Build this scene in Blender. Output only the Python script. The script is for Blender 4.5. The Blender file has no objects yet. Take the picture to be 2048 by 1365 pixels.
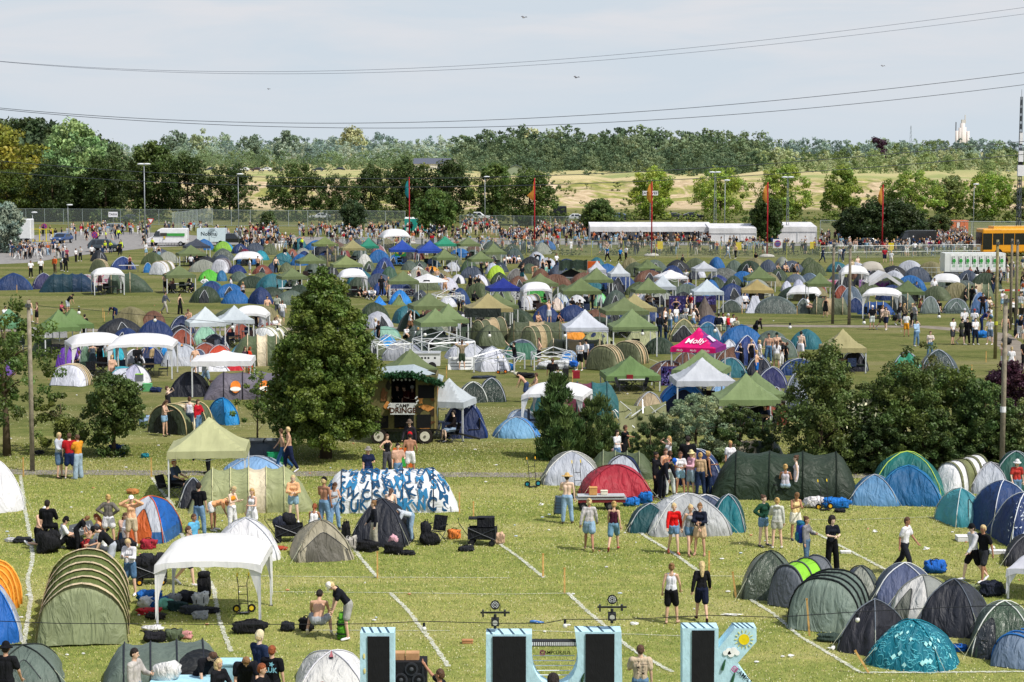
import bpy,bmesh,math,random
import numpy as np
from mathutils import Vector,Matrix,noise as mnoise
from math import cos,sin,pi
V3=Vector
R=random.Random(7);RU=R.uniform;RC=R.choice;ns=mnoise.noise
NR=np.random.default_rng(11)
sc=bpy.context.scene
col=sc.collection
H_CAM,F_PX,CX,CY,HOR=13.5,3982.0,1024.0,682.5,305.0
TH=math.atan((CY-HOR)/F_PX)
CT,ST=cos(TH),sin(TH)
rad=math.radians
# ---------- camera model helpers: where in the field does a photo point lie ----------
def raydir(px,py):
 dx,dy=px-CX,CY-py
 return V3((dx,F_PX*CT+dy*ST,-F_PX*ST+dy*CT))
def at(px,py,z=0.0):
 d=raydir(px,py);t=(z-H_CAM)/d.z
 return V3((d.x*t,d.y*t,z))
def ptY(px,py,Y):
 d=raydir(px,py);t=Y/d.y
 return V3((d.x*t,Y,H_CAM+d.z*t))
def sc_at(p):
 return F_PX/(p.y*CT+(H_CAM-p.z)*ST)
def topix(p):
 v=V3(p)-V3((0,0,H_CAM))
 zc=v.y*CT-v.z*ST;yc=v.y*ST+v.z*CT
 return(CX+F_PX*v.x/zc,CY-F_PX*yc/zc)
 # ---------- colours ----------
def lin(h):
 h=h.lstrip('#');h=h if len(h)==6 else ''.join(k*2 for k in h);o=[]
 for i in(0,2,4):
  c=int(h[i:i+2],16)/255
  o.append(c/12.92 if c<=.04045 else((c+.055)/1.055)**2.4)
 return tuple(o)
COL=dict(white='#e3e3e6',offwhite='#cfcfcc',black='#17181c',charcoal='#2a2d36',grey='#8b8f96',darkgrey='#4c5058',lightgrey='#b4bac4',navy='#1c2b52',blue='#1c5fae',brightblue='#1f86cf',skyblue='#7fa6cf',paleblue='#a9bcd4',denim='#5f7f9f',palejeans='#9fb4c6',teal='#1f6f78',darkteal='#1f4d52',turquoise='#2aa3b8',mint='#8fbfae',green='#2f7a3c',lime='#8fd23a',olive='#63703f',gazgreen='#68754f',moss='#566346',darkgreen='#2b3b2c',greygreen='#65736a',khaki='#99906a',tan='#a39466',beige='#c9b898',cream='#d8ccb0',brown='#6a5444',rust='#8a4634',orange='#e0902c',brightorange='#e8622a',yellow='#e0c23a',red='#b5222e',brightred='#d2202a',crimson='#b03346',maroon='#552334',pink='#d98fa8',hotpink='#d8106e',purple='#6a4aa0',darkpurple='#3a3560',palegreen='#9ca276',silver='#8d9186',slate='#49546c',peach='#efae7c',lilac='#b9b8d0')
def C(n):
 if isinstance(n,tuple):return n
 return lin(COL.get(n,n))
WORD=dict(gazgreen='olive green',brightblue='bright blue',darkgrey='dark grey',lightgrey='light grey',skyblue='sky blue',paleblue='pale blue',palejeans='pale denim',darkgreen='dark green',greygreen='grey-green',brightorange='bright orange',brightred='bright red',hotpink='hot pink',darkpurple='dark purple',palegreen='pale green',darkteal='dark teal',offwhite='off-white')
def W_(n):return WORD.get(n,n)
# ---------- materials ----------
def newmat(name):
 m=bpy.data.materials.new(name);m.use_nodes=True
 nt=m.node_tree;nt.nodes.clear()
 return m,nt
def N(nt,t,**k):
 n=nt.nodes.new(t)
 for a,b in k.items():setattr(n,a,b)
 return n
def L(nt,a,b):nt.links.new(a,b)
def colsrc(nt,src):
 if src=='obj':
  n=N(nt,'ShaderNodeObjectInfo');return n.outputs['Color']
 if src=='attr':
  n=N(nt,'ShaderNodeAttribute',attribute_name='Col');return n.outputs['Color']
 if src=='both':
  a=N(nt,'ShaderNodeAttribute',attribute_name='Col');b=N(nt,'ShaderNodeObjectInfo')
  m=N(nt,'ShaderNodeMix',data_type='RGBA',blend_type='MULTIPLY');m.inputs[0].default_value=1
  L(nt,a.outputs['Color'],m.inputs[6]);L(nt,b.outputs['Color'],m.inputs[7]);return m.outputs[2]
def surf(name,src='attr',rough=.8,spec=.2,metal=0.,transl=0.,bump=0.,bscale=8.,var=.15,vscale=3.,distort=1.5,coat=0.):
 m,nt=newmat(name)
 out=N(nt,'ShaderNodeOutputMaterial');b=N(nt,'ShaderNodeBsdfPrincipled')
 c=colsrc(nt,src)
 tc=N(nt,'ShaderNodeTexCoord')
 nz=N(nt,'ShaderNodeTexNoise');nz.inputs['Scale'].default_value=vscale;nz.inputs['Detail'].default_value=4
 L(nt,tc.outputs['Object'],nz.inputs['Vector'])
 mr=N(nt,'ShaderNodeMapRange');mr.inputs[1].default_value=.3;mr.inputs[2].default_value=.7
 mr.inputs[3].default_value=1-var;mr.inputs[4].default_value=1+var*.6
 L(nt,nz.outputs[0],mr.inputs[0])
 mx=N(nt,'ShaderNodeVectorMath',operation='SCALE');L(nt,c,mx.inputs[0]);L(nt,mr.outputs[0],mx.inputs['Scale'])
 L(nt,mx.outputs[0],b.inputs['Base Color'])
 b.inputs['Roughness'].default_value=rough;b.inputs['Specular IOR Level'].default_value=spec;b.inputs['Metallic'].default_value=metal
 if coat:b.inputs['Coat Weight'].default_value=coat
 if bump:
  n2=N(nt,'ShaderNodeTexNoise');n2 .inputs['Scale'].default_value=bscale;n2 .inputs['Detail'].default_value=3;n2 .inputs['Distortion'].default_value=distort
  mp=N(nt,'ShaderNodeMapping');mp.inputs['Scale'].default_value=(1,.45,.35);mp.inputs['Rotation'].default_value=(0.3,.5,.4)
  L(nt,tc.outputs['Object'],mp.inputs[0]);L(nt,mp.outputs[0],n2 .inputs['Vector'])
  bp=N(nt,'ShaderNodeBump');bp.inputs['Strength'].default_value=bump;bp.inputs['Distance'].default_value=.12
  L(nt,n2 .outputs[0],bp.inputs['Height']);L(nt,bp.outputs[0],b.inputs['Normal'])
 if transl:
  tr=N(nt,'ShaderNodeBsdfTranslucent');L(nt,mx.outputs[0],tr.inputs[0])
  ms=N(nt,'ShaderNodeMixShader');ms.inputs[0].default_value=transl
  L(nt,b.outputs[0],ms.inputs[1]);L(nt,tr.outputs[0],ms.inputs[2]);L(nt,ms.outputs[0],out.inputs[0])
 else:L(nt,b.outputs[0],out.inputs[0])
 return m
M={}
M['fabric']=surf('fabric',rough=.55,spec=.3,transl=.15,bump=1.0,bscale=2.6,var=.22,vscale=1.2,distort=2.2)
M['canopy']=surf('canopy',rough=.6,spec=.25,transl=.18,bump=.5,bscale=1.6,var=.18,vscale=.8,distort=1.)
M['tarp']=surf('tarp',rough=.35,spec=.5,transl=.08,bump=.9,bscale=4,var=.3,vscale=2.2,distort=3.)
M['matte']=surf('matte',rough=.8,spec=.2,var=.15,vscale=5,bump=.12,bscale=12)
M['cloth_bag']=surf('cloth_bag',rough=.75,spec=.25,var=.3,vscale=6,bump=.8,bscale=7,distort=2)
M['metal']=surf('metal',rough=.4,spec=.5,metal=.25,var=.1)
M['paint']=surf('paint',rough=.3,spec=.5,var=.08,coat=.3)
M['glass_dark']=surf('glass_dark',rough=.12,spec=.8,var=.3,vscale=1.)
M['skin']=surf('skin',src='obj',rough=.55,spec=.3,var=.08,vscale=6)
M['cloth']=surf('cloth',src='obj',rough=.85,spec=.12,var=.22,vscale=5,bump=.5,bscale=7,distort=1.5)
M['hair']=surf('hair',src='obj',rough=.6,spec=.3,var=.35,vscale=18,bump=.5,bscale=30)
M['crowd']=surf('crowd',rough=.85,spec=.1,var=.15)
M['leaf']=surf('leaf',src='both',rough=.5,spec=.3,transl=.3,var=.3,vscale=.5)
M['needle']=surf('needle',src='both',rough=.55,spec=.25,transl=.12,var=.3,vscale=.8)
M['bark']=surf('bark',rough=.9,spec=.1,var=.4,vscale=4,bump=.6,bscale=6)
M['wood']=surf('wood',rough=.8,spec=.15,var=.3,vscale=6,bump=.3,bscale=5)
# ---------- mesh builder ----------
class MB:
 def __init__(s):s.v=[];s.f=[];s.c=[];s.m=[]
 def add(s,vs,fs,c,mi=0):
  o=len(s.v);s.v+=[tuple(v)for v in vs];c=C(c)if isinstance(c,str)else c
  for f in fs:s.f.append(tuple(i+o for i in f));s.c.append(c);s.m.append(mi)
  return s
 def box(s,c,x0,x1,y0,y1,z0,z1,mat=None,mi=0,taper=0):
  tx=(x1-x0)*taper/2;ty=(y1-y0)*taper/2
  vs=[(x0,y0,z0),(x1,y0,z0),(x1,y1,z0),(x0,y1,z0),(x0+tx,y0+ty,z1),(x1-tx,y0+ty,z1),(x1-tx,y1-ty,z1),(x0+tx,y1-ty,z1)]
  if mat:vs=[mat@V3(v)for v in vs]
  return s.add(vs,[(3,2,1,0),(4,5,6,7),(0,1,5,4),(1,2,6,5),(2,3,7,6),(3,0,4,7)],c,mi)
 def tube(s,c,pts,r,n=6,mi=0,cap=True):
  pts=[V3(p)for p in pts];rs=r if isinstance(r,(list,tuple))else[r]*len(pts)
  vs=[];fs=[]
  for i,p in enumerate(pts):
   d=(pts[min(i+1,len(pts)-1)]-pts[max(i-1,0)])
   if d.length<1e-9:d=V3((0,0,1))
   d.normalize();a=V3((0,0,1))if abs(d.z)<.9 else V3((1,0,0))
   u=d.cross(a).normalized();w=d.cross(u)
   for k in range(n):
    t=2*pi*k/n;vs.append(p+(u*cos(t)+w*sin(t))*rs[i])
  for i in range(len(pts)-1):
   for k in range(n):
    k2=(k+1)%n;fs.append((i*n+k,i*n+k2,(i+1)*n+k2,(i+1)*n+k))
  if cap:fs.append(tuple(range(n))[::-1]);fs.append(tuple((len(pts)-1)*n+k for k in range(n)))
  return s.add(vs,fs,c,mi)
 def ell(s,c,cen,r,nu=10,nv=7,lump=0,p=1.0,seed=0):
  vs=[];fs=[];cen=V3(cen)
  def sp(x):return math.copysign(abs(x)**p,x)
  for j in range(nv+1):
   a=pi*j/nv
   for i in range(nu):
    t=2*pi*i/nu
    v=V3((sp(sin(a))*sp(cos(t)),sp(sin(a))*sp(sin(t)),sp(cos(a))))
    k=1+(lump*1.3*ns(v*1.8+V3((seed*3.7,seed,0)))+lump*.7*ns(v*4.5+V3((seed,3,0)))if lump else 0)
    vs.append(cen+V3((v.x*r[0],v.y*r[1],v.z*r[2]))*k)
  for j in range(nv):
   for i in range(nu):
    i2=(i+1)%nu;fs.append((j*nu+i,(j+1)*nu+i,(j+1)*nu+i2,j*nu+i2))
  return s.add(vs,fs,c)
 def quad(s,c,a,b,d,e,mi=0):return s.add([a,b,d,e],[(0,1,2,3)],c,mi)
 def disc(s,c,cen,r,axis='y',n=14,th=.04):
  cen=V3(cen);ax={'x':V3((1,0,0)),'y':V3((0,1,0)),'z':V3((0,0,1))}[axis]
  return s.tube(c,[cen-ax*th/2,cen+ax*th/2],r,n)
 def build(s,name,mat='matte',parent=None,smooth=False,mats=None):
  if not isinstance(mat,str):mat,parent='matte',mat
  me=bpy.data.meshes.new(name);me.from_pydata(s.v,[],s.f)
  if s.f:
   ca=me.color_attributes.new('Col','FLOAT_COLOR','CORNER')
   arr=np.ones((len(me.loops),4),dtype=np.float32);k=0
   lt=np.array([len(f)for f in s.f]);arr[:,:3]=np.repeat(np.array(s.c,dtype=np.float32),lt,axis=0)
   ca.data.foreach_set('color',arr.ravel())
  for mm in(mats or[mat]):me.materials.append(M[mm])
  if mats:me.polygons.foreach_set('material_index',s.m)
  if smooth:me.polygons.foreach_set('use_smooth',[True]*len(me.polygons))
  me.update()
  o=bpy.data.objects.new(name,me);col.objects.link(o)
  if parent:o.parent=parent
  return o
def meshobj(name,me,mat=None,parent=None,color=None):
 o=bpy.data.objects.new(name,me);col.objects.link(o)
 if parent:o.parent=parent
 if color is not None:o.color=(*C(color),1)
 return o
THINGS=[]
def tag(o,label,cat,group=None,px=None,base=None):
 o['category']=cat
 if group:o['group']=group
 if label:o['label']=label
 THINGS.append(dict(o=o,label=label,px=px,base=base,group=group));return o
def ray(p):return-math.atan2(p.x,p.y)
def struct(o):o['kind']='structure';return o
def empty(name,loc=(0,0,0),rz=0.0):
 o=bpy.data.objects.new(name,None);o.empty_display_size=.1;col.objects.link(o);o.location=loc;o.rotation_euler=(0,0,rz);return o
_txt={}
TS=bpy.data.scenes.new('tmp')
def ev_mesh(o):
 TS.collection.objects.link(o)
 with bpy.context.temp_override(scene=TS,view_layer=TS.view_layers[0]):return bpy.data.meshes.new_from_object(o.evaluated_get(bpy.context.evaluated_depsgraph_get()))
def text_mesh(s,bold=0.0,shear=0.0,extrude=0.0):
 key=(s,bold,shear,extrude)
 if key in _txt:return _txt[key]
 cu=bpy.data.curves.new('t','FONT');cu.body=s;cu.size=1;cu.align_x='CENTER';cu.align_y='CENTER';cu.offset=bold;cu.shear=shear;cu.extrude=extrude;cu.resolution_u=3
 o=bpy.data.objects.new('t',cu);me=ev_mesh(o)
 vs=np.zeros(len(me.vertices)*3,dtype=np.float32);me.vertices.foreach_get('co',vs)
 fs=[tuple(p.vertices)for p in me.polygons]
 bpy.data.objects.remove(o);bpy.data.curves.remove(cu);bpy.data.meshes.remove(me)
 _txt[key]=(vs.reshape(-1,3),fs);return _txt[key]
for _s in[('S',.03),('K',.03),('M',.03),('C',.03),('U',.03),('J',.03),('W',.03)]:text_mesh(*_s)
def text_to(mb,s,mapf,size,c,bold=0.0,shear=0.0,extrude=0.0):
 v,f=text_mesh(s,bold,shear,extrude)
 mb.add([mapf(p[0]*size,p[1]*size,p[2]*size)for p in v],f,c);return mb
def plane_map(o,ux,uy,off=0.0):
 o,ux,uy=V3(o),V3(ux).normalized(),V3(uy).normalized();n=ux.cross(uy)
 return lambda a,b,z=0:o+ux*a+uy*b+n*(off+z)
def text_obj(name,s,mapf,size,c,parent,bold=0.0,shear=0.0,mat='matte'):
 return text_to(MB(),s,mapf,size,c,bold,shear).build(name,mat,parent)
 # ---------- people ----------
def capsule(bm_v,bm_f,p0,r0,p1,r1,n=8):
 p0,p1=V3(p0),V3(p1);d=p1-p0
 if d.length<1e-6:d=V3((0,0,1e-4));p1=p0+d
 d.normalize();a=V3((0,0,1))if abs(d.z)<.9 else V3((1,0,0));u=d.cross(a).normalized();w=d.cross(u)
 rings=[]
 for k in(1,2):t=pi/2*k/3;rings.append((p0-d*r0*cos(t),r0*sin(t)))
 rings.append((p0,r0));rings.append((p1,r1))
 for k in(2,1):t=pi/2*k/3;rings.append((p1+d*r1*cos(t),r1*sin(t)))
 o=len(bm_v);bm_v.append(tuple(p0-d*r0))
 for c,r in rings:
  for k in range(n):t=2*pi*k/n;bm_v.append(tuple(c+(u*cos(t)+w*sin(t))*r))
 bm_v.append(tuple(p1+d*r1));m=len(rings)
 for k in range(n):
  k2=(k+1)%n
  bm_f.append((o,o+1+k2,o+1+k));bm_f.append((o+1+m*n,o+1+(m-1)*n+k,o+1+(m-1)*n+k2))
  for j in range(m-1):bm_f.append((o+1+j*n+k,o+1+j*n+k2,o+1+(j+1)*n+k2,o+1+(j+1)*n+k))
def fuse(caps,vox,mat,smooth_it=3,extra=None,dec=None):
 v=[];f=[]
 for c in caps:capsule(v,f,*c)
 me=bpy.data.meshes.new('tmp');me.from_pydata(v,[],f)
 o=bpy.data.objects.new('tmp',me)
 md=o.modifiers.new('r','REMESH');md.mode='VOXEL';md.voxel_size=vox;md.use_smooth_shade=True
 ms=o.modifiers.new('s','SMOOTH');ms.iterations=smooth_it;ms.factor=.5
 if dec:mdc=o.modifiers.new('d','DECIMATE');mdc.ratio=dec
 out=ev_mesh(o)
 bpy.data.objects.remove(o);bpy.data.meshes.remove(me)
 if extra:
  bm=bmesh.new();bm.from_mesh(out);ev=[];ef=[]
  for c in extra:capsule(ev,ef,*c,5)
  vs=[bm.verts.new(p)for p in ev]
  for q in ef:bm.faces.new([vs[i]for i in q])
  bm.to_mesh(out);bm.free()
 out.materials.clear();out.materials.append(M[mat])
 out.polygons.foreach_set('use_smooth',[True]*len(out.polygons));return out
def dv(p,s,sg):
 p,s=rad(p),rad(s);return V3((sin(s)*sg,-sin(p)*cos(s),-cos(p)*cos(s)))
POSE=dict(stand=(1,[(10,7,-2,5),(-3,3,-5,3)],[(14,16,38,-4),(-8,14,10,6)],6),relax=(-2,[(8,6,-4,6),(-3,4,-3,3)],[(2,10,10,4),(25,14,95,-35)],8),hips=(0,[(2,9,0,6),(0,9,0,6)],[(-18,45,25,-50),(-18,45,25,-50)],4),cross=(0,[(2,5,0,4),(5,7,-2,5)],[(22,12,85,-55),(22,12,80,-50)],8),phone=(3,[(2,4,0,4),(6,8,-2,6)],[(20,8,110,-25),(20,8,105,-20)],28),walk=(5,[(27,3,8,3),(-16,3,-42,3)],[(-22,10,0,8),(24,10,40,4)],4),walk2=(3,[(-12,3,-30,3),(18,3,4,3)],[(20,14,32,6),(-18,16,-4,10)],4),uphead=(-3,[(0,6,0,5),(3,6,0,5)],[(120,50,170,-60),(120,50,170,-60)],0),point=(3,[(0,6,0,5),(3,6,0,5)],[(5,10,12,6),(80,15,85,5)],6),reach=(8,[(0,6,0,5),(12,6,0,5)],[(120,10,140,5),(60,20,90,-10)],-10),bend=(72,[(4,6,2,4),(10,6,-4,4)],[(15,5,25,0),(30,5,40,0)],25),stoop=(38,[(6,5,0,4),(12,6,-6,4)],[(10,8,15,0),(18,8,22,0)],25),sit=(-4,[(84,9,4,6),(86,9,-4,6)],[(25,14,75,-15),(30,12,70,-20)],6),sitgr=(14,[(128,10,28,6),(118,12,34,6)],[(30,10,70,-15),(35,10,75,-10)],8),crouch=(22,[(100,22,-32,10),(104,22,-34,10)],[(35,10,50,-10),(35,10,55,-10)],12),kneel=(15,[(10,6,-88,3),(20,8,-86,3)],[(25,10,50,-5),(35,10,55,-5)],25),)
def skeleton(pose,fem):
 tp,legs,arms,hp=POSE[pose];J={}
 sh=.165 if fem else.195;hw=.085;pel=V3((0,0,0))
 foot=[]
 for i,sg in enumerate((-1,1)):
  t=legs[i];hip=pel+V3((sg*hw,0,-.03));kn=hip+dv(t[0],t[1],sg)*.43;an=kn+dv(t[2],t[3],sg)*.42
  fd=dv(t[2]+78,6,sg)if pose!='kneel'else dv(-120,3,sg)
  if pose not in('kneel','sitgr'):fd.z=max(fd.z,-.55)if t[2]<-20 else-.12
  J['hip%d'%i],J['kn%d'%i],J['an%d'%i],J['toe%d'%i]=hip,kn,an,an+fd.normalized()*.17+V3((0,0,-.04));foot.append(min(an.z-.085,J['toe%d'%i].z-.035,kn.z-.06))
 a=rad(tp);up=V3((0,-sin(a),cos(a)));J['pel']=pel
 J['waist']=pel+up*.17;J['chest']=pel+up*.36;J['neck']=pel+up*.53
 b=rad(tp+hp);hu=V3((0,-sin(b),cos(b)));J['head']=J['neck']+hu*.17;J['hu']=hu;J['up']=up
 for i,sg in enumerate((-1,1)):
  t=arms[i];s=J['neck']-up*.05+V3((sg*sh,0,0));el=s+dv(t[0],t[1],sg)*.29;wr=el+dv(t[2],t[3],sg)*.25
  J['sh%d'%i],J['el%d'%i],J['wr%d'%i]=s,el,wr;J['ha%d'%i]=wr+dv(t[2]+8,t[3],sg)*.09
 dz=max(-min(foot),.13)
 for k in J:
  if k not in('hu','up'):J[k]=J[k]+V3((0,0,dz))
 J['fw']=V3((0,-cos(b),-sin(b)))
 return J
_pc={}
def person_meshes(pose,fem,top,bot,hair,hat,fine):
 key=(pose,fem,top,bot,hair,hat,fine)
 if key in _pc:return _pc[key]
 J=skeleton(pose,fem);vox=.019 if fine else.034;X=V3((1,0,0));out={}
 cw=.055 if fem else.075;cr=.088 if fem else.098;bf=1.0 if fem else 1.08
 fwd=J['fw']
 body=[(J['chest']+X*cw,cr,J['waist']+X*cw*.7,cr*.84),(J['chest']-X*cw,cr,J['waist']-X*cw*.7,cr*.84),(J['waist']+X*.045,.085,J['pel']+X*.07,.105),(J['waist']-X*.045,.085,J['pel']-X*.07,.105),(J['sh0']*.86+J['sh1']*.14,.058*bf,J['sh1']*.86+J['sh0']*.14,.058*bf),(J['neck']-J['up']*.03,.055*bf,J['head']-J['hu']*.05,.05*bf),(J['head']+J['hu']*.03,.093,J['head']-J['hu']*.035+fwd*.02,.072),(J['head']-J['hu']*.05+fwd*.03,.05,J['head']-J['hu']*.075+fwd*.045,.035)]
 if fem:body+=[(J['chest']+X*.06+fwd*.05,.06,J['chest']+X*.06+fwd*.05-J['up']*.02,.06),(J['chest']-X*.06+fwd*.05,.06,J['chest']-X*.06+fwd*.05-J['up']*.02,.06)]
 ex=[]
 for i,sg in enumerate((-1,1)):
  body+=[(J['hip%d'%i],.092,J['kn%d'%i],.056),(J['kn%d'%i],.058,J['kn%d'%i]*.7+J['an%d'%i]*.3,.056),(J['kn%d'%i]*.7+J['an%d'%i]*.3,.056,J['an%d'%i],.036),(J['an%d'%i]-V3((0,0,.03)),.036,J['toe%d'%i],.03),(J['sh%d'%i],.05*bf,J['el%d'%i],.038*bf),(J['el%d'%i],.039*bf,J['wr%d'%i],.027*bf),(J['wr%d'%i],.028,J['ha%d'%i]*.65+J['wr%d'%i]*.35,.036)]
  if fine:
   d=(J['ha%d'%i]-J['wr%d'%i]).normalized();s=d.cross(fwd)
   if s.length<.1:s=d.cross(X)
   s.normalize();n=s.cross(d)
   for k in range(4):
    b0=J['ha%d'%i]-d*.01+s*(k-1.5)*.018;ln=(.035,.042,.04,.03)[k];m1=b0+d*ln;m2=m1+(d*.6+n*.6*sg)*.028
    ex+=[(b0,.0095,m1,.0085),(m1,.0085,m2,.007)]
   t0=J['wr%d'%i]+d*.025+s*.028;ex+=[(t0,.012,t0+(d*.5+s*.7)*.05,.009),(t0+(d*.5+s*.7)*.05,.009,t0+(d*.9+s*.6)*.075,.008)]
 if fine:
  hd=J['head'];hu=J['hu']
  ex+=[(hd+fwd*.088+hu*.005,.009,hd+fwd*.104-hu*.018,.014),(hd+fwd*.084-hu*.052-X*.016,.008,hd+fwd*.084-hu*.052+X*.016,.008)]
  for sg in(-1,1):ex.append((hd+X*sg*.09+hu*.01,.014,hd+X*sg*.092-hu*.018,.011))
 out['person']=fuse(body,vox,'skin',3,ex)
 g=.02
 if top!='none':
  t=[(J['chest']+X*cw,cr+g,J['waist']+X*cw*.8,cr*.9+g),(J['chest']-X*cw,cr+g,J['waist']-X*cw*.8,cr*.9+g),(J['waist']+X*.05,.1+g*.5,J['pel']+X*.06+J['up']*.05,.108+g*.6),(J['waist']-X*.05,.1+g*.5,J['pel']-X*.06+J['up']*.05,.108+g*.6)]
  if fem and top not in('band',):t+=[(J['chest']+X*.06+fwd*.055,.062+g*.7,J['chest']-X*.06+fwd*.055,.062+g*.7)]
  if top in('tee','long','hoodie','jacket'):
   t.append((J['sh0']*.9+J['sh1']*.1,.062*bf+g*.7,J['sh1']*.9+J['sh0']*.1,.062*bf+g*.7))
   for i in(0,1):
    if top=='tee':t.append((J['sh%d'%i],.062*bf+g,J['sh%d'%i]*.35+J['el%d'%i]*.65,.055*bf+g))
    else:t+=[(J['sh%d'%i],.06*bf+g,J['el%d'%i],.046*bf+g),(J['el%d'%i],.047*bf+g,J['wr%d'%i],.032*bf+g)]
   if top=='hoodie':t.append((J['neck']-fwd*.07-X*.06,.06,J['neck']-fwd*.07+X*.06,.06))
  elif top=='tank':
   for sg in(-1,1):t.append((J['chest']+X*sg*.085,.07,J['neck']+X*sg*.085-J['up']*.035,.05+g*.4))
  elif top=='dress':
   for sg in(-1,1):t.append((J['chest']+X*sg*.085,.07,J['neck']+X*sg*.085-J['up']*.035,.05+g*.4))
   for i in(0,1):t.append((J['hip%d'%i],.125,J['kn%d'%i]*.75+J['hip%d'%i]*.25,.15))
  elif top=='band':
   t=[(J['chest']-X*cw+fwd*.02,cr+g*.8,J['chest']+X*cw+fwd*.02,cr+g*.8)]
  out['top']=fuse(t,vox,'cloth',4)
 if top!='dress':
  b=[(J['pel']+X*.07,.112+g,J['pel']-X*.07,.112+g)]
  for i in(0,1):
   h_,k_,a_=J['hip%d'%i],J['kn%d'%i],J['an%d'%i]
   if bot=='shorts':b.append((h_,.104+g,h_*.22+k_*.78,.088+g))
   elif bot=='hotpants':b.append((h_,.102+g,h_*.62+k_*.38,.096+g))
   elif bot=='skirt':b.append((h_,.11+g,h_*.45+k_*.55,.14))
   elif bot=='trousers':b+=[(h_,.1+g,k_,.068+g),(k_,.07+g,a_-(a_-k_)*.06,.052+g)]
   elif bot=='wide':b+=[(h_,.105+g,k_,.085+g),(k_,.085+g,a_+(a_-k_)*.05,.085+g)]
  out['bottoms']=fuse(b,vox,'cloth',4)
 sh=[]
 for i in(0,1):sh.append((J['an%d'%i]-V3((0,0,.045))-(J['toe%d'%i]-J['an%d'%i])*.12,.045,J['toe%d'%i]+(J['toe%d'%i]-J['an%d'%i])*.08,.038))
 out['shoes']=fuse(sh,vox*.9,'cloth',2)
 hd,hu=J['head'],J['hu'];hr=[(hd+hu*.05-fwd*.012,.098,hd+hu*.0-fwd*.03,.09)]
 if hair=='long':hr+=[(hd-fwd*.05,.085,hd-hu*.14-fwd*.07,.075),(hd-hu*.14-fwd*.07,.075,hd-hu*.3-fwd*.09,.045)]
 elif hair=='bob':hr+=[(hd-fwd*.045+X*.03,.085,hd-hu*.12-fwd*.04+X*.03,.075),(hd-fwd*.045-X*.03,.085,hd-hu*.12-fwd*.04-X*.03,.075)]
 elif hair=='bun':hr+=[(hd+hu*.1-fwd*.09,.045,hd+hu*.1-fwd*.1,.045)]
 elif hair=='afro':hr+=[(hd+hu*.06-fwd*.05,.135,hd-hu*.05-fwd*.09,.13)]
 elif hair=='tail':hr+=[(hd+hu*.02-fwd*.09,.045,hd-hu*.12-fwd*.12,.035)]
 if hair!='bald':out['hair']=fuse(hr,vox*.85,'hair',2)
 if hat in('cap','capback'):
  f2=fwd if hat=='cap'else-fwd
  out['hat']=fuse([(hd+hu*.07,.104,hd+hu*.06,.104),(hd+hu*.045+f2*.08-X*.04,.022,hd+hu*.04+f2*.15-X*.02,.018),(hd+hu*.045+f2*.08+X*.04,.022,hd+hu*.04+f2*.15+X*.02,.018),(hd+hu*.045+f2*.08-X*.04,.022,hd+hu*.045+f2*.08+X*.04,.022)],.018,'cloth',1)
 elif hat=='beanie':out['hat']=fuse([(hd+hu*.09,.1,hd+hu*.05-fwd*.01,.108)],.018,'cloth',1)
 elif hat in('bucket','straw'):
  w=.15 if hat=='bucket'else.2;caps=[(hd+hu*.09,.1,hd+hu*.07,.106)];s=X;q=s.cross(hu)
  for k in range(10):t=k*pi/5;p=hd+hu*(.05 if hat=='straw'else.035)+(s*cos(t)+q*sin(t))*w;caps.append((hd+hu*.055+(s*cos(t)+q*sin(t))*.08,.022,p,.02))
  for k in range(10):
   t=k*pi/5;t2=t+pi/5;zz=hu*(.05 if hat=='straw'else.035);caps.append((hd+zz+(s*cos(t)+q*sin(t))*w,.018,hd+zz+(s*cos(t2)+q*sin(t2))*w,.018))
  out['hat']=fuse(caps,.018,'cloth',1)
 if fine:
  mb=MB()
  for sg in(-1,1):mb.ell('black',hd+X*sg*.033+fwd*.0865+hu*.022,(.011,.006,.008),6,4)
  me=mb.build('eyes','matte');m2=me.data;bpy.data.objects.remove(me);out['eyes']=m2
 _pc[key]=out;return out
SKINS=['#d8b49c','#cda68c','#dec0aa','#c49a80','#d4ac92','#a87a60']
HAIRC=dict(blond='#c8a468',brown='#5a4030',dark='#241b18',fair='#d9bf8c',red='#8f4d2a',lightbrown='#84623f')
POSEW=dict(stand='standing',relax='standing',hips='with hands on hips',cross='with arms crossed',phone='looking down at their hands',walk='walking',walk2='walking',uphead='with hands raised to head',point='pointing',reach='reaching up',bend='bending over',stoop='leaning forward',sit='sitting',sitgr='sitting on grass',crouch='crouching',kneel='kneeling')
BOTW=dict(shorts='shorts',hotpants='short shorts',skirt='skirt',trousers='trousers',wide='wide trousers')
TOPW=dict(tee='t-shirt',tank='tank top',long='long sleeves',hoodie='hoodie',jacket='jacket',dress='dress',band='bandeau top')
PEOPLE_N=0
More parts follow.
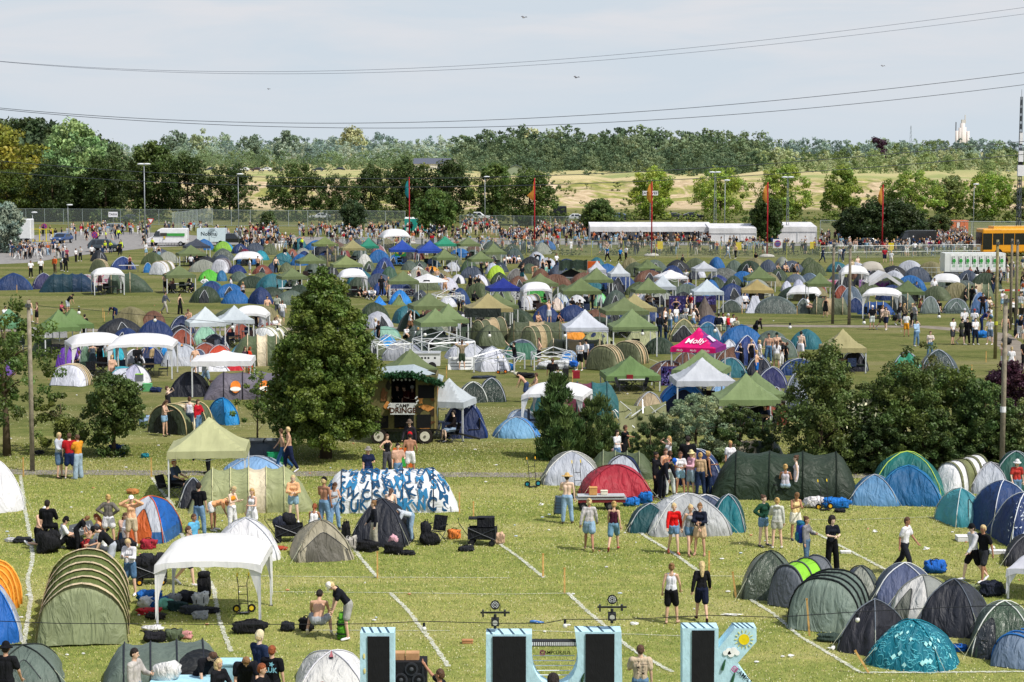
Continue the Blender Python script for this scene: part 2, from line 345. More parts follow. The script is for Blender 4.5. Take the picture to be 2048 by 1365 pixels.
def P(x,yf,pose,who,top,bot,hair,yaw=0,place=None,hat=None,h=None,label=None,seat=0.0,skin=None,shoes=None,group=None,fine=None,dy=0):
 """who m/f; top 'tee white' ; bot 'shorts navy'; hair 'blond long'"""
 global PEOPLE_N;PEOPLE_N+=1
 fem=who=='f';tk,tc=(top.split()+['white'])[:2]if top else('none','white');bk,bc=bot.split();hc,hk=hair.split()
 hk_,hatc=(hat.split()if hat else(None,None))
 p=at(x,yf);fn=yf>985 if fine is None else fine
 ms=person_meshes(pose,fem,tk,bk,hk,hk_,fn)
 h=h or(RU(1.64,1.72)if fem else RU(1.75,1.85));s=h/1.72
 o=meshobj('person',ms['person'],color=skin or RC(SKINS));o.location=(p.x,p.y+dy,seat-.41*s if pose=='sit'else seat);
 if pose=='sit'and seat==0:o.location.z=0.0
 o.rotation_euler=(0,0,rad(yaw));o.scale=(s*RU(.94,1.05)*RC((1,-1,1))if not fn else s,s*RU(.95,1.05),s)
 if tk!='none':meshobj({'tee':'shirt','tank':'tank_top','long':'sweater','hoodie':'hoodie','jacket':'jacket','dress':'dress','band':'top'}[tk],ms['top'],parent=o,color=tc)
 if 'bottoms'in ms:meshobj({'shorts':'shorts','hotpants':'shorts','skirt':'skirt','trousers':'trousers','wide':'trousers'}[bk],ms['bottoms'],parent=o,color=bc)
 meshobj('shoes',ms['shoes'],parent=o,color=shoes or RC(['white','white','black','offwhite','darkgrey']))
 if 'hair'in ms:meshobj('hair',ms['hair'],parent=o,color=HAIRC[hc])
 if 'hat'in ms:meshobj('hat',ms['hat'],parent=o,color=hatc)
 if 'eyes'in ms:meshobj('eyes',ms['eyes'],parent=o)
 wd='woman'if fem else 'man'
 base=(f"{wd} in {W_(tc)} {TOPW[tk]}"if tk!='none'else f"shirtless {wd}")+(""if tk=='dress'else(f" and {W_(bc)} {BOTW[bk]}"if tk!='none'else f" in {W_(bc)} {BOTW[bk]}"))
 cp=topix((p.x,p.y,.9))
 tag(o,label or(f"{base} {place}"if place else None),'person',group,cp,(base,POSEW[pose]))
 return o
 # ---------- camera, light, sky ----------
cam=bpy.data.cameras.new('camera');camo=bpy.data.objects.new('camera',cam);col.objects.link(camo)
cam.lens=70;cam.sensor_width=36;cam.clip_end=20000;cam.clip_start=.5
camo.location=(0,0,H_CAM);camo.rotation_euler=(pi/2-TH,0,0);sc.camera=camo
SUN_EL,SHD=54.0,V3((-.80,.60,0))
sd=V3((SHD.x*cos(rad(SUN_EL)),SHD.y*cos(rad(SUN_EL)),-sin(rad(SUN_EL))))
sun=bpy.data.lights.new('sun','SUN');suno=bpy.data.objects.new('sun',sun);col.objects.link(suno)
sun.energy=4.3;sun.angle=rad(.6);sun.color=(1,.955,.88);suno.rotation_euler=sd.to_track_quat('-Z','Y').to_euler();suno.location=(60,-40,120)
w=bpy.data.worlds.new('World');sc.world=w;w.use_nodes=True;nt=w.node_tree;nt.nodes.clear()
out=N(nt,'ShaderNodeOutputWorld');bg=N(nt,'ShaderNodeBackground');sky=N(nt,'ShaderNodeTexSky');sky.sky_type='NISHITA';sky.sun_disc=False
sky.sun_elevation=rad(SUN_EL);sky.sun_rotation=math.atan2(-SHD.x,-SHD.y);sky.dust_density=2.5;sky.air_density=1.0
tc=N(nt,'ShaderNodeTexCoord');sx=N(nt,'ShaderNodeSeparateXYZ');L(nt,tc.outputs['Generated'],sx.inputs[0])
mp=N(nt,'ShaderNodeMapping');mp.inputs['Scale'].default_value=(5,5,30);L(nt,tc.outputs['Generated'],mp.inputs[0])
nz=N(nt,'ShaderNodeTexNoise');nz.inputs['Scale'].default_value=1.6;nz.inputs['Detail'].default_value=7;nz.inputs['Roughness'].default_value=.55;nz.inputs['Distortion'].default_value=.4;L(nt,mp.outputs[0],nz.inputs['Vector'])
cl=N(nt,'ShaderNodeMapRange');cl.inputs[1].default_value=.38;cl.inputs[2].default_value=.62;L(nt,nz.outputs[0],cl.inputs[0])
hi=N(nt,'ShaderNodeMapRange');hi.inputs[1].default_value=.015;hi.inputs[2].default_value=.085;hi.inputs[3].default_value=.25;hi.inputs[4].default_value=1.0;L(nt,sx.outputs[2],hi.inputs[0])
ml=N(nt,'ShaderNodeMath',operation='MULTIPLY');L(nt,cl.outputs[0],ml.inputs[0]);L(nt,hi.outputs[0],ml.inputs[1])
haze=N(nt,'ShaderNodeMix',data_type='RGBA');haze.inputs[6].default_value=(4.5,5.05,5.6,1);haze.inputs[7].default_value=(5.35,5.4,5.65,1);L(nt,ml.outputs[0],haze.inputs[0])
hf=N(nt,'ShaderNodeMapRange');hf.inputs[1].default_value=.10;hf.inputs[2].default_value=.55;hf.inputs[3].default_value=1.0;hf.inputs[4].default_value=.25;L(nt,sx.outputs[2],hf.inputs[0])
mx=N(nt,'ShaderNodeMix',data_type='RGBA');L(nt,hf.outputs[0],mx.inputs[0]);L(nt,sky.outputs[0],mx.inputs[6]);L(nt,haze.outputs[2],mx.inputs[7])
L(nt,mx.outputs[2],bg.inputs[0]);bg.inputs[1].default_value=.14;L(nt,bg.outputs[0],out.inputs[0])
sc.view_settings.view_transform='Standard';sc.view_settings.look='None';sc.view_settings.exposure=0;sc.view_settings.gamma=1
sc.cycles.max_bounces=6;sc.cycles.diffuse_bounces=3;sc.cycles.glossy_bounces=2;sc.cycles.transparent_max_bounces=8;sc.cycles.transmission_bounces=3;sc.cycles.caustics_reflective=False;sc.cycles.caustics_refractive=False
# ---------- ground ----------
def smooth(t):t=min(1,max(0,t));return t*t*(3-2*t)
def gz(x,Y):
 if Y<470:return 0.0
 n=ns(V3((x*.012,Y*.006,3.1)))
 s0=495+22*ns(V3((x*.02,7.7,0)));z=6.6*smooth((Y-s0)/(105+35*n))
 rough=smooth((Y-480)/30)*(1-smooth((Y-640)/60));z+=rough*(2.2*ns(V3((x*.06,Y*.05,0)))+.5*ns(V3((x*.2,Y*.15,1))))
 return max(0,z)+max(0,Y-700)*.0010
ys=list(np.arange(-60,470,25))+list(np.arange(470,660,4))+list(np.geomspace(665,9000,34));xs=[]
gv=[];gf=[];nx=121
for y in ys:
 half=120+max(0,y)*.55+(0 if y<700 else(y-700)*.6)
 for i in range(nx):x=half*(2*i/(nx-1)-1);gv.append((x,y,gz(x,y)))
for j in range(len(ys)-1):
 for i in range(nx-1):a=j*nx+i;gf.append((a,a+1,a+nx+1,a+nx))
me=bpy.data.meshes.new('ground');me.from_pydata(gv,[],gf);me.polygons.foreach_set('use_smooth',[True]*len(gf));ground=bpy.data.objects.new('ground',me);col.objects.link(ground);struct(ground)
def ramp(nt,fac,stops):
 r=N(nt,'ShaderNodeValToRGB');el=r.color_ramp.elements
 while len(el)<len(stops):el.new(.5)
 for e,(p,c)in zip(el,stops):e.position=p;e.color=(*C(c),1)
 L(nt,fac,r.inputs[0]);return r.outputs[0]
def noise_n(nt,vec,scale,detail=5,dist=0.,rough=.6):
 n=N(nt,'ShaderNodeTexNoise');n.inputs['Scale'].default_value=scale;n.inputs['Detail'].default_value=detail;n.inputs['Distortion'].default_value=dist;n.inputs['Roughness'].default_value=rough
 L(nt,vec,n.inputs['Vector']);return n.outputs[0]
def mixc(nt,f,a,b,mode='MIX'):
 m=N(nt,'ShaderNodeMix',data_type='RGBA',blend_type=mode)
 (L(nt,f,m.inputs[0])if not isinstance(f,(int,float))else setattr(m.inputs[0],'default_value',f));L(nt,a,m.inputs[6]);L(nt,b,m.inputs[7]);return m.outputs[2]
def maprange(nt,v,a,b,c=0.,d=1.):
 m=N(nt,'ShaderNodeMapRange');m.inputs[1].default_value=a;m.inputs[2].default_value=b;m.inputs[3].default_value=c;m.inputs[4].default_value=d;L(nt,v,m.inputs[0]);return m.outputs[0]
m,nt=newmat('grass_ground');out=N(nt,'ShaderNodeOutputMaterial');b=N(nt,'ShaderNodeBsdfPrincipled');b.inputs['Roughness'].default_value=.95;b.inputs['Specular IOR Level'].default_value=.05
geo=N(nt,'ShaderNodeNewGeometry');pos=geo.outputs['Position'];sp=N(nt,'ShaderNodeSeparateXYZ');L(nt,pos,sp.inputs[0])
mpp=N(nt,'ShaderNodeMapping');mpp.inputs['Scale'].default_value=(.25,1,1);L(nt,pos,mpp.inputs[0])
big=noise_n(nt,mpp.outputs[0],.22,5,.6);mid=noise_n(nt,pos,1.6,6,.3,.7);fine=noise_n(nt,pos,14,6,0,.8)
c1=ramp(nt,big,[(.34,'#65743c'),(.46,'#848e50'),(.54,'#a09e64'),(.64,'#b8ae7e')])
c2=ramp(nt,mid,[(.3,'#5f7034'),(.5,'#8b934a'),(.7,'#b2a86c')])
g=mixc(nt,.5,c1,c2)
sc_f=maprange(nt,fine,.35,.68,.55,1.35);vm=N(nt,'ShaderNodeVectorMath',operation='SCALE');L(nt,g,vm.inputs[0]);L(nt,sc_f,vm.inputs['Scale'])
fy=maprange(nt,sp.outputs[1],78,100);cloud_dk=N(nt,'ShaderNodeVectorMath',operation='MULTIPLY');L(nt,vm.outputs[0],cloud_dk.inputs[0]);cloud_dk.inputs[1].default_value=(.53,.52,.58)  # far field darker in colour: cloud shadow painted in, and near grass drier
g2=mixc(nt,fy,vm.outputs[0],cloud_dk.outputs[0])
sl=noise_n(nt,pos,.05,6,1.5);sl2=noise_n(nt,pos,.4,6,.5)
sand=ramp(nt,sl2,[(.3,'#8f8264'),(.5,'#b8a484'),(.7,'#cfbea2')]);scrub=ramp(nt,sl2,[(.3,'#5c6a38'),(.55,'#8f8f52'),(.75,'#b3a468')])
sq=mixc(nt,maprange(nt,sl,.49,.57),sand,scrub)
field=ramp(nt,noise_n(nt,mpp.outputs[0],.03,5,1.0),[(.35,'#84905a'),(.48,'#a3a070'),(.62,'#bcae84')])
up=maprange(nt,sp.outputs[2],5.2,6.3);sq2=mixc(nt,up,sq,field)
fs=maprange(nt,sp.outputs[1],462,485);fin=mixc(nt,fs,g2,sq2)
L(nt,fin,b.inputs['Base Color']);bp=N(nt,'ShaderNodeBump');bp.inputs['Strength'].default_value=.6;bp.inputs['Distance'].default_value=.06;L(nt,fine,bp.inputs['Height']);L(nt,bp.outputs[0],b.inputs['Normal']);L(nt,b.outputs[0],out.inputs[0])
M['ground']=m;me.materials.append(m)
M['asphalt']=surf('asphalt',rough=.9,spec=.1,var=.25,vscale=1.5,bump=.1,bscale=30)
M['chalk']=surf('chalk',rough=1.,spec=0.,var=.3,vscale=2.5)
nt=M['chalk'].node_tree;bs=[n for n in nt.nodes if n.type=='BSDF_PRINCIPLED'][0];o_=[n for n in nt.nodes if n.type=='OUTPUT_MATERIAL'][0]
g_=N(nt,'ShaderNodeNewGeometry');fq=maprange(nt,noise_n(nt,g_.outputs['Position'],22,6,0,.8),.38,.62,.0,.9);tb=N(nt,'ShaderNodeBsdfTransparent');mq=N(nt,'ShaderNodeMixShader');L(nt,fq,mq.inputs[0]);L(nt,tb.outputs[0],mq.inputs[1]);L(nt,bs.outputs[0],mq.inputs[2]);L(nt,mq.outputs[0],o_.inputs[0])
def fast_mesh(name,verts,k,cols,mat,parent=None,color=None):
 n=len(verts)//k;me=bpy.data.meshes.new(name);me.vertices.add(len(verts));me.vertices.foreach_set('co',verts.astype(np.float32).ravel())
 me.loops.add(len(verts));me.loops.foreach_set('vertex_index',np.arange(len(verts),dtype=np.int32));me.polygons.add(n)
 me.polygons.foreach_set('loop_start',np.arange(0,len(verts),k,dtype=np.int32));me.update(calc_edges=True)
 ca=me.color_attributes.new('Col','FLOAT_COLOR','CORNER');a=np.ones((len(verts),4),dtype=np.float32);a[:,:3]=np.repeat(cols,k,axis=0);ca.data.foreach_set('color',a.ravel())
 me.materials.append(M[mat]);return me
def blades(n,y0,y1,wd,ht,pal,jit,name,label,cat):
 Y=np.sqrt(NR.uniform(y0**2,y1**2,n));X=NR.uniform(-.275,.275,n)*Y;a=NR.uniform(0,6.28,n);lean=NR.normal(0,.45,(n,2))*ht
 w_=wd*NR.uniform(.5,1.2,n)*(Y/60);h_=ht*NR.uniform(.4,1.3,n);v=np.zeros((n,3,3))
 v[:,0]=np.stack([X-np.cos(a)*w_,Y-np.sin(a)*w_,np.zeros(n)],1);v[:,1]=np.stack([X+np.cos(a)*w_,Y+np.sin(a)*w_,np.zeros(n)],1);v[:,2]=np.stack([X+lean[:,0],Y+lean[:,1],h_],1)
 pc=np.array([C(p)for p in pal])
 patch=np.array([ns(V3((x*.12,y*.35,5.0)))for x,y in zip(X[::8],Y[::8])]).repeat(8)[:n]if n>8 else 0
 idx=np.clip(((NR.uniform(0,1,n)*.75+.14+patch*.8)*len(pal)).astype(int),0,len(pal)-1);cc=pc[idx]*NR.uniform(1-jit,1+jit,(n,1))*np.interp(Y,[76,92],[1,.62])[:,None]  # blades dimmed with distance, same painted cloud shadow as the ground colour
 me=fast_mesh(name,v.reshape(-1,3),3,cc,'crowd');o=meshobj(name,me);o['kind']='stuff';tag(o,label,cat);return o
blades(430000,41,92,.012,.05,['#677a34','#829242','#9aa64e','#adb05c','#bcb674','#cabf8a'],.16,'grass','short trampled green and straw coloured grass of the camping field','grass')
n=30000;Y=np.sqrt(NR.uniform(41**2,105**2,n));X=NR.uniform(-.275,.275,n)*Y
keep=np.array([ns(V3((x*.25,y*.35,9)))+NR.uniform(-.45,.35)>0 for x,y in zip(X,Y)]);X,Y=X[keep],Y[keep];n=len(X);s_=.016*NR.uniform(.6,1.2,n);z=NR.uniform(.04,.07,n)
v=np.zeros((n,4,3));v[:,0]=np.stack([X-s_,Y,z],1);v[:,1]=np.stack([X,Y-s_*.5,z-s_],1);v[:,2]=np.stack([X+s_,Y,z],1);v[:,3]=np.stack([X,Y+s_*.5,z+s_],1)
o=meshobj('clover_flowers',fast_mesh('clover_flowers',v.reshape(-1,3),4,np.tile(C('#c9c7a4'),(n,1)),'crowd'));o['kind']='stuff';tag(o,'tiny white clover flowers dotted over the grass','flowers')
def ribbon(name,pts,width,color,mat,z=.006,rag=0.,seg=1.0):
 P_=[V3(p)for p in pts];out=[]
 for a_,b_ in zip(P_,P_[1:]):
  k=max(1,int((b_-a_).length/seg))
  for i in range(k):out.append(a_.lerp(b_,i/k))
 out.append(P_[-1]);mb=MB();vs=[]
 for i,p in enumerate(out):
  d=out[min(i+1,len(out)-1)]-out[max(0,i-1)];nrm=V3((-d.y,d.x,0)).normalized();wl=width/2*(1+RU(-rag,rag));wr=width/2*(1+RU(-rag,rag))
  vs+=[(p.x+nrm.x*wl,p.y+nrm.y*wl,z),(p.x-nrm.x*wr,p.y-nrm.y*wr,z)]
 mb.add(vs,[(2*i,2*i+1,2*i+3,2*i+2)for i in range(len(out)-1)],color);o=mb.build(name,mat);return struct(o)
def P0(x,y):return at(x,y)
ribbon('path',[P0(-250,941),P0(60,945),P0(620,948),P0(1100,951),P0(2300,953)],1.25,'#86807a','asphalt',.008,.12,.5)
ribbon('path',[P0(-200,662),P0(400,660),P0(1000,655),P0(1500,652),P0(1850,654),P0(1990,668),P0(2060,720),P0(2140,800)],2.0,'#857d72','asphalt',.008,.12,1.)
mb=MB();rd=[(-80,532),(60,526),(150,512),(300,496),(420,490),(700,488),(1200,490),(2200,496),(2200,484),(1200,478),(600,474),(420,474),(330,466),(130,463),(0,480),(-100,484)]
pp=[at(x,y,.01)for x,y in rd];mb.add(pp,[tuple(range(len(pp)))],'#8a8886');struct(mb.build('road','asphalt'))
ribbon('track',[P0(-100,594),P0(560,595),P0(900,600)],.7,'#a29a72','chalk',.006,.4,1.)
ribbon('track',[P0(560,557),P0(1100,575),P0(1500,560)],.4,'#a29a72','chalk',.006,.4,1.)
LW=[[(41,952),(50,1020),(62,1085),(66,1120),(55,1160),(62,1200),(48,1290)],[(303,955),(322,982),(345,1010),(352,1045),(370,1085),(400,1130),(428,1180),(438,1240),(462,1305)],[(705,1092),(722,1118),(755,1157)],[(500,1153),(640,1155),(755,1156),(1020,1157)],[(780,1187),(815,1222),(860,1280),(897,1335)],[(1000,1090),(1040,1118),(1088,1157)],[(1135,1187),(1175,1225),(1212,1255),(1255,1295),(1300,1322),(1345,1346)],[(1262,1055),(1300,1080),(1350,1110),(1400,1146)],[(1405,1153),(1500,1154),(1560,1155)],[(1622,1062),(1690,1098),(1775,1143)],[(1500,1200),(1545,1228),(1600,1275),(1660,1310),(1722,1347)],[(1722,1347),(1830,1347),(2048,1345)],[(1620,1040),(1700,1041),(1860,1035),(1880,1044)],[(540,1185),(800,1187),(1000,1190),(1135,1188)],[(1330,905+140),(1500,1043)],[(1050,1262),(1400,1275)],[(620,1262),(900,1263)]]
for i,l in enumerate(LW):ribbon('field_line',[at(x,y)for x,y in l],.085 if i in(3,8,12,13,14,15,16)else.13,'#c8cab8'if i in(3,8,12,13,14,15,16)else '#e9eae4','chalk',.022 if i in(3,8,12,13,14,15,16)else.028,.45,.07)
for l in[[(1330,745),(1420,705),(1480,690)],[(1180,670),(1340,735)],[(1250,530),(1330,505)],[(700,610),(1000,612)],[(0,612),(330,625)],[(1760,540),(1840,520),(2000,505)]]:ribbon('field_line',[at(x,y)for x,y in l],.12,'#b9bd9c','chalk',.008,.5,.6)
# ---------- foliage ----------
def env(shape,t):
 if shape=='round':return sin(pi*min(1,max(0,(t*.93+.05))))**.55
 if shape=='oval':return sin(pi*min(1,t*.70+.29))**.8+.02
 if shape=='cone':return(1-t)**.68*min(1,t*2.2+.6)+.03
 if shape=='full':return sin(pi*(t*.62+.34))**.6
 if shape=='tall':return(sin(pi*(t*.85+.1)))**.7
 if shape=='bush':return cos(t*pi/2*.96)**.5
 if shape=='wide':return(sin(pi*(t*.8+.14)))**.6
def leaves(seed,shape,wd,z0,h,ncl,per,lf,crad,needle=False,hole=.0):
 g=np.random.default_rng(seed);rr=random.Random(seed);cen=[];off=rr.uniform(0,50)
 while len(cen)<ncl:
  t=rr.random();e=env(shape,t)*wd/2
  if rr.random()>(e/(wd/2))**1.2+.08:continue
  a=rr.uniform(0,2*pi);q=ns(V3((cos(a)*1.6+off,sin(a)*1.6,t*3.2)))
  rr_=e*(1+.38*q)*(rr.random()**.45);c=V3((rr_*cos(a),rr_*sin(a),z0+t*h+.03*h*rr.uniform(-1,1)))
  if hole and ns(c*(3.2/h)+V3((off,0,9)))<-.25+hole:continue
  cen.append(c)
 cen=np.array(cen);k=np.repeat(np.arange(ncl),per);n=len(k);cr=(crad*g.uniform(.6,1.3,ncl))[k]
 d=g.normal(0,1,(n,3));d/=np.linalg.norm(d,axis=1,keepdims=True);rad_=g.uniform(.25,1,(n,1))**.6;p=cen[k]+d*rad_*cr[:,None]*np.array([1,1,.75])
 nrm=d*.7+g.normal(0,.6,(n,3))+np.array([0,0,.35]);nrm/=np.linalg.norm(nrm,axis=1,keepdims=True)
 ax=np.cross(nrm,g.normal(0,1,(n,3)));ax/=np.linalg.norm(ax,axis=1,keepdims=True)+1e-9;bx=np.cross(nrm,ax)
 s=(lf*g.uniform(.55,1.25,n))[:,None]
 if needle:ax=d*.6+np.array([0,0,.8])+g.normal(0,.25,(n,3));ax/=np.linalg.norm(ax,axis=1,keepdims=True);bx=np.cross(ax,g.normal(0,1,(n,3)));bx/=np.linalg.norm(bx,axis=1,keepdims=True);v=np.stack([p-ax*s,p+bx*s*.22,p+ax*s*1.3,p-bx*s*.22],1)
 else:v=np.stack([p-ax*s,p-bx*s*.6,p+ax*s,p+bx*s*.6],1)
 cb=g.uniform(.72,1.3,ncl)[k];hue=g.uniform(-.12,.14,ncl)[k];cb=cb*1.45;base=np.stack([1+hue*1.2,np.ones(n),1-hue*.8],1)*cb[:,None]*g.uniform(.75,1.25,(n,1));return v.reshape(-1,3),base
def limbs(seed,shape,wd,z0,h,tr,nb,H_):
 rr=random.Random(seed);mb=MB();top=z0+h*.8;pts=[(rr.uniform(-.02,.02)*H_*t,rr.uniform(-.02,.02)*H_*t,top*t)for t in(0,.25,.5,.75,1)]
 mb.tube('#5c5040',pts,[tr*1.35,tr,tr*.8,tr*.5,tr*.15],8)
 for i in range(nb):
  t=rr.uniform(.05,.85);z=z0+t*h*.75;a=i*2.4+rr.uniform(-.4,.4);e=env(shape,min(.95,t+.12))*wd/2*rr.uniform(.6,.92)
  mb.tube('#54493a',[(0,0,z),(e*.5*cos(a),e*.5*sin(a),z+h*.10),(e*cos(a),e*sin(a),z+h*.16)],[tr*.42,tr*.25,tr*.06],5)
 return mb
_tv={}
def tree(name,x,ybase,wpx,ytop,shape,color,label,cat='tree',var=0,per=None,ncl=None,lf=None,clear=.12,dz=0,Y=None,group=None,crad=None,needle=False,hole=.05,tr=None,own=False):
 p=at(x,ybase)if Y is None else V3((ptY(x,ybase,Y).x,Y,gz(ptY(x,ybase,Y).x,Y)));s=sc_at(p);W=wpx/s;Hh=(topix(p)[1]-ytop)/s
 ar=round(W/Hh*2.5)/2.5 if not own else W/Hh;ar=max(.4,ar)
 key=(shape,ar,var,needle,per,ncl,clear,hole)if not own else('own',x,ybase)
 if key not in _tv:
  nc,pr=ncl or 90,per or 55;lv,cb=leaves(int(ar*100)+var*37+len(shape),shape,ar,clear,1-clear,nc,pr,lf or.022,crad or.095,needle,hole)
  lm=fast_mesh('crown',lv,4,cb,'needle'if needle else 'leaf');tm=limbs(int(ar*100)+var,shape,ar,clear,1-clear,(tr or.022),9,1).build('trunk','bark',smooth=True);td=tm.data;bpy.data.objects.remove(tm);_tv[key]=(lm,td)
 lm,td=_tv[key];e=empty(name,p,RU(0,6.28));k=W/Hh/ar;e.scale=(Hh*k,Hh*k,Hh)
 meshobj('crown',lm,parent=e,color=color);meshobj('trunk',td,parent=e);tag(e,label,cat,group,px=topix((p.x,p.y,Hh/2)),base=None);return e
tree('conical_tree',652,917,212,545,'oval','#54652a','tall conical broadleaf tree standing alone beside the camouflage trailer',ncl=640,per=165,lf=.0098,crad=.046,clear=.13,own=True,hole=.0,tr=.026)
tree('broadleaf_tree',14,912,205,605,'tall','#4d5f2a','loose spreading tree left of the wooden pole at the left edge',ncl=100,per=90,lf=.0125,crad=.06,clear=.25,own=True,hole=.18)
tree('shrub',122,908,110,785,'bush','#535f2c','thin see-through shrub just right of the left wooden pole','shrub',ncl=55,per=80,lf=.026,crad=.09,clear=.1,own=True,hole=.2)
tree('shrub',228,912,118,738,'round','#46562a','dense dark shrub between the path and the open arch tent','shrub',ncl=150,per=90,lf=.02,crad=.08,clear=.03,own=True)
tree('sapling',515,885,95,742,'tall','#566a30','thin sapling left of the tall conical tree','tree',ncl=36,per=60,lf=.02,crad=.07,clear=.08,own=True,hole=.2,tr=.012)
def TH_(name,x,yb,w,yt,c,lb,cat='tree',shp='full',ncl=200,per=120,lf=.014,crad=.075):tree(name,x,yb,w,yt,shp,c,lb,cat,ncl=ncl,per=per,lf=lf,crad=crad,clear=.0,own=True,hole=0)
for a in((1116,918,118,752,'#42562e','taller of the two young pines in front of the white arched gazebo','cone'),(1192,914,112,785,'#485a32','shorter bushier young pine right of the taller pine','cone'),(1300,925,110,835,'#3f5030','small dark pine at the left end of the silvery bush','full')):tree('pine_tree',*a[:4],a[6],a[4],a[5],ncl=130,per=90,lf=.036,crad=.075,clear=.0,own=True,needle=True,hole=0)
TH_('willow_bush',1392,918,190,790,'#7d8c6c','silvery green willow bush between small pine and dark bush','bush','bush',lf=.02)
TH_('bush',1480,918,165,812,'#41522a','rounded dark green bush behind the big green tunnel tent','bush','bush',lf=.022)
TH_('broadleaf_tree',1640,938,150,690,'#515f30','dark loose tree at the left end of the right hand thicket')
TH_('hawthorn',1725,930,140,770,'#5c6a3e','hawthorn with pale blossom clumps in the thicket','bush',lf=.019)
TH_('broadleaf_tree',1805,938,205,735,'#4b5c2c','broad feathery tree in the middle of the thicket',ncl=300,lf=.016)
TH_('broadleaf_tree',1905,930,150,735,'#54652f','light green tree left of the right wooden pole',ncl=220,lf=.016)
TH_('copper_bush',2018,880,110,728,'#3e2432','dark purple leaved bush at the right edge beside the wooden pole','bush','round',lf=.02)
TH_('bush',1965,940,140,765,'#475a2e','low dark bush under the right wooden pole','bush',lf=.019)
TH_('bush',2045,940,110,800,'#5b683c','pale green bush at the right edge behind the tents','bush',lf=.02)
TH_('bush',1760,945,120,830,'#3c4c28','low dark bush at the foot of the hawthorn','bush',lf=.024);TH_('bush',1860,945,150,820,'#40522a','low dark bush between the teal dome and broad tree','bush',lf=.022)
tree('spindly_tree',1840,900,150,682,'tall','#5a6236','spindly drooping tree rising above the thicket centre',ncl=60,per=90,lf=.014,crad=.06,clear=.2,own=True,hole=.15)
hx=at(1715,930);g=NR;n=700;p=np.stack([g.normal(hx.x-.1,.55,n),g.normal(hx.y-1.0,.5,n),g.uniform(.5,3.0,n)],1);p=p[np.array([ns(V3(q)*1.3)>.05 for q in p])];n=len(p);d1=g.normal(0,.045,(n,3));d2=g.normal(0,.045,(n,3))
bo=meshobj('blossom',fast_mesh('blossom',np.stack([p-d1,p-d2,p+d1,p+d2],1).reshape(-1,3),4,np.tile(C('#d6d4b4'),(n,1)),'crowd'));hw=[t['o']for t in THINGS if t['o'].name.startswith('hawthorn')][0];bpy.context.view_layer.update();bo.parent=hw;bo.matrix_parent_inverse=(Matrix.Translation(hw.location)@Matrix.Rotation(hw.rotation_euler.z,4,'Z')@Matrix.Diagonal((*hw.scale,1))).inverted()
ROW=[(8,462,210,262,'round','#79782c','yellow-green tree at the left edge of the forest',415),(60,455,150,240,'tall','#38482a','dark forest tree between yellow-green tree and big chestnut',440),(143,452,130,246,'tall','#7d9560','big pale blossomed chestnut rising out of the left forest',400),(105,448,150,330,'round','#33421f','dark low crown in front of the big chestnut',392),(212,450,100,318,'round','#37461f','dark rounded tree right of the big chestnut',392),(15,452,130,340,'round','#46531f','olive tinted tree low at the left forest edge',390),(300,446,112,288,'tall','#465628','tall tree behind the leftmost lamp mast',410),(375,444,92,314,'round','#3a4a22','dark tree between the lamp mast and a low wide tree',405),(460,442,104,334,'wide','#35451f','dark tree at right end of the left row by the fence',405),(592,444,122,330,'wide','#465628','wide tree at the left end of middle row by the sand bank',405),(672,444,90,350,'round','#3f5024','mid sized tree joined to the wide tree in the middle row',400),(742,444,72,336,'round','#3b4a22','upright dark tree in the middle of the row',405),(812,446,92,318,'tall','#43542a','tall tree with the teal flag in front',410),(893,446,96,322,'tall','#34431f','dark tall tree left of the parked white car',410),(985,450,88,330,'tall','#4c5f2c','loose tree behind the lamp mast near the white car',400),(1060,462,100,345,'round','#4a5c2a','broad tree behind the first orange flag',370),(1306,450,88,336,'tall','#86983e','bright tall tree behind the east sign',400),(1440,452,108,338,'tall','#82943e','bright tree behind the double lamp mast',400),(1568,452,120,334,'tall','#7c8e3e','bright tree right of the second orange flag',400),(1685,452,76,338,'tall','#768a3c','slim bright tree standing free on the sand bank',400),(1822,458,118,345,'round','#788c3e','broad bright tree right of the third orange flag',395),(1897,456,70,352,'tall','#727e4a','thin pale tree between two broad bright trees',400),(1968,458,110,345,'round','#748a36','broad bright tree behind the yellow bus',395),(2052,458,60,375,'round','#5b6740','olive tree behind the lattice mast at the right edge',395)]  # middle-left crowns have cloud shadow put into their darker greens
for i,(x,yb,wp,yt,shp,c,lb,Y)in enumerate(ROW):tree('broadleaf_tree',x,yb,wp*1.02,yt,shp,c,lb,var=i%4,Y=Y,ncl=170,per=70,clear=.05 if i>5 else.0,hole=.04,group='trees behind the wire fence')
for x,yb,wp,yt,shp,c,lb in[(872,466,82,384,'round','#4f6530','light green tree beside the teal toilets'),(706,468,46,404,'round','#36472a','small dark tree in front of the fence left of white gazebo'),(537,462,34,424,'bush','#4f5f38','small loose shrub by the fence left of the waiting crowd'),(1196,470,62,402,'wide','#4c5f30','low spreading tree at the left end of the white marquee'),(1533,486,58,392,'round','#3b4d22','dark tree in front of the marquee behind second orange flag'),(1700,482,60,425,'round','#33431f','dark round tree left of the very dark wide tree'),(1765,486,175,405,'wide','#2f3d1d','very dark wide spreading tree in front of the fence'),(1878,482,46,432,'round','#46522a','small tree in front of the orange containers'),(12,506,66,412,'round','#7b8a7c','grey-green willow at the left edge beside the white trailer')]:
 tree('broadleaf_tree',x,yb,wp,yt,shp,c,lb,ncl=int(90+wp*1.6),per=80,clear=.05,var=5,hole=.0,lf=.034,crad=.13)
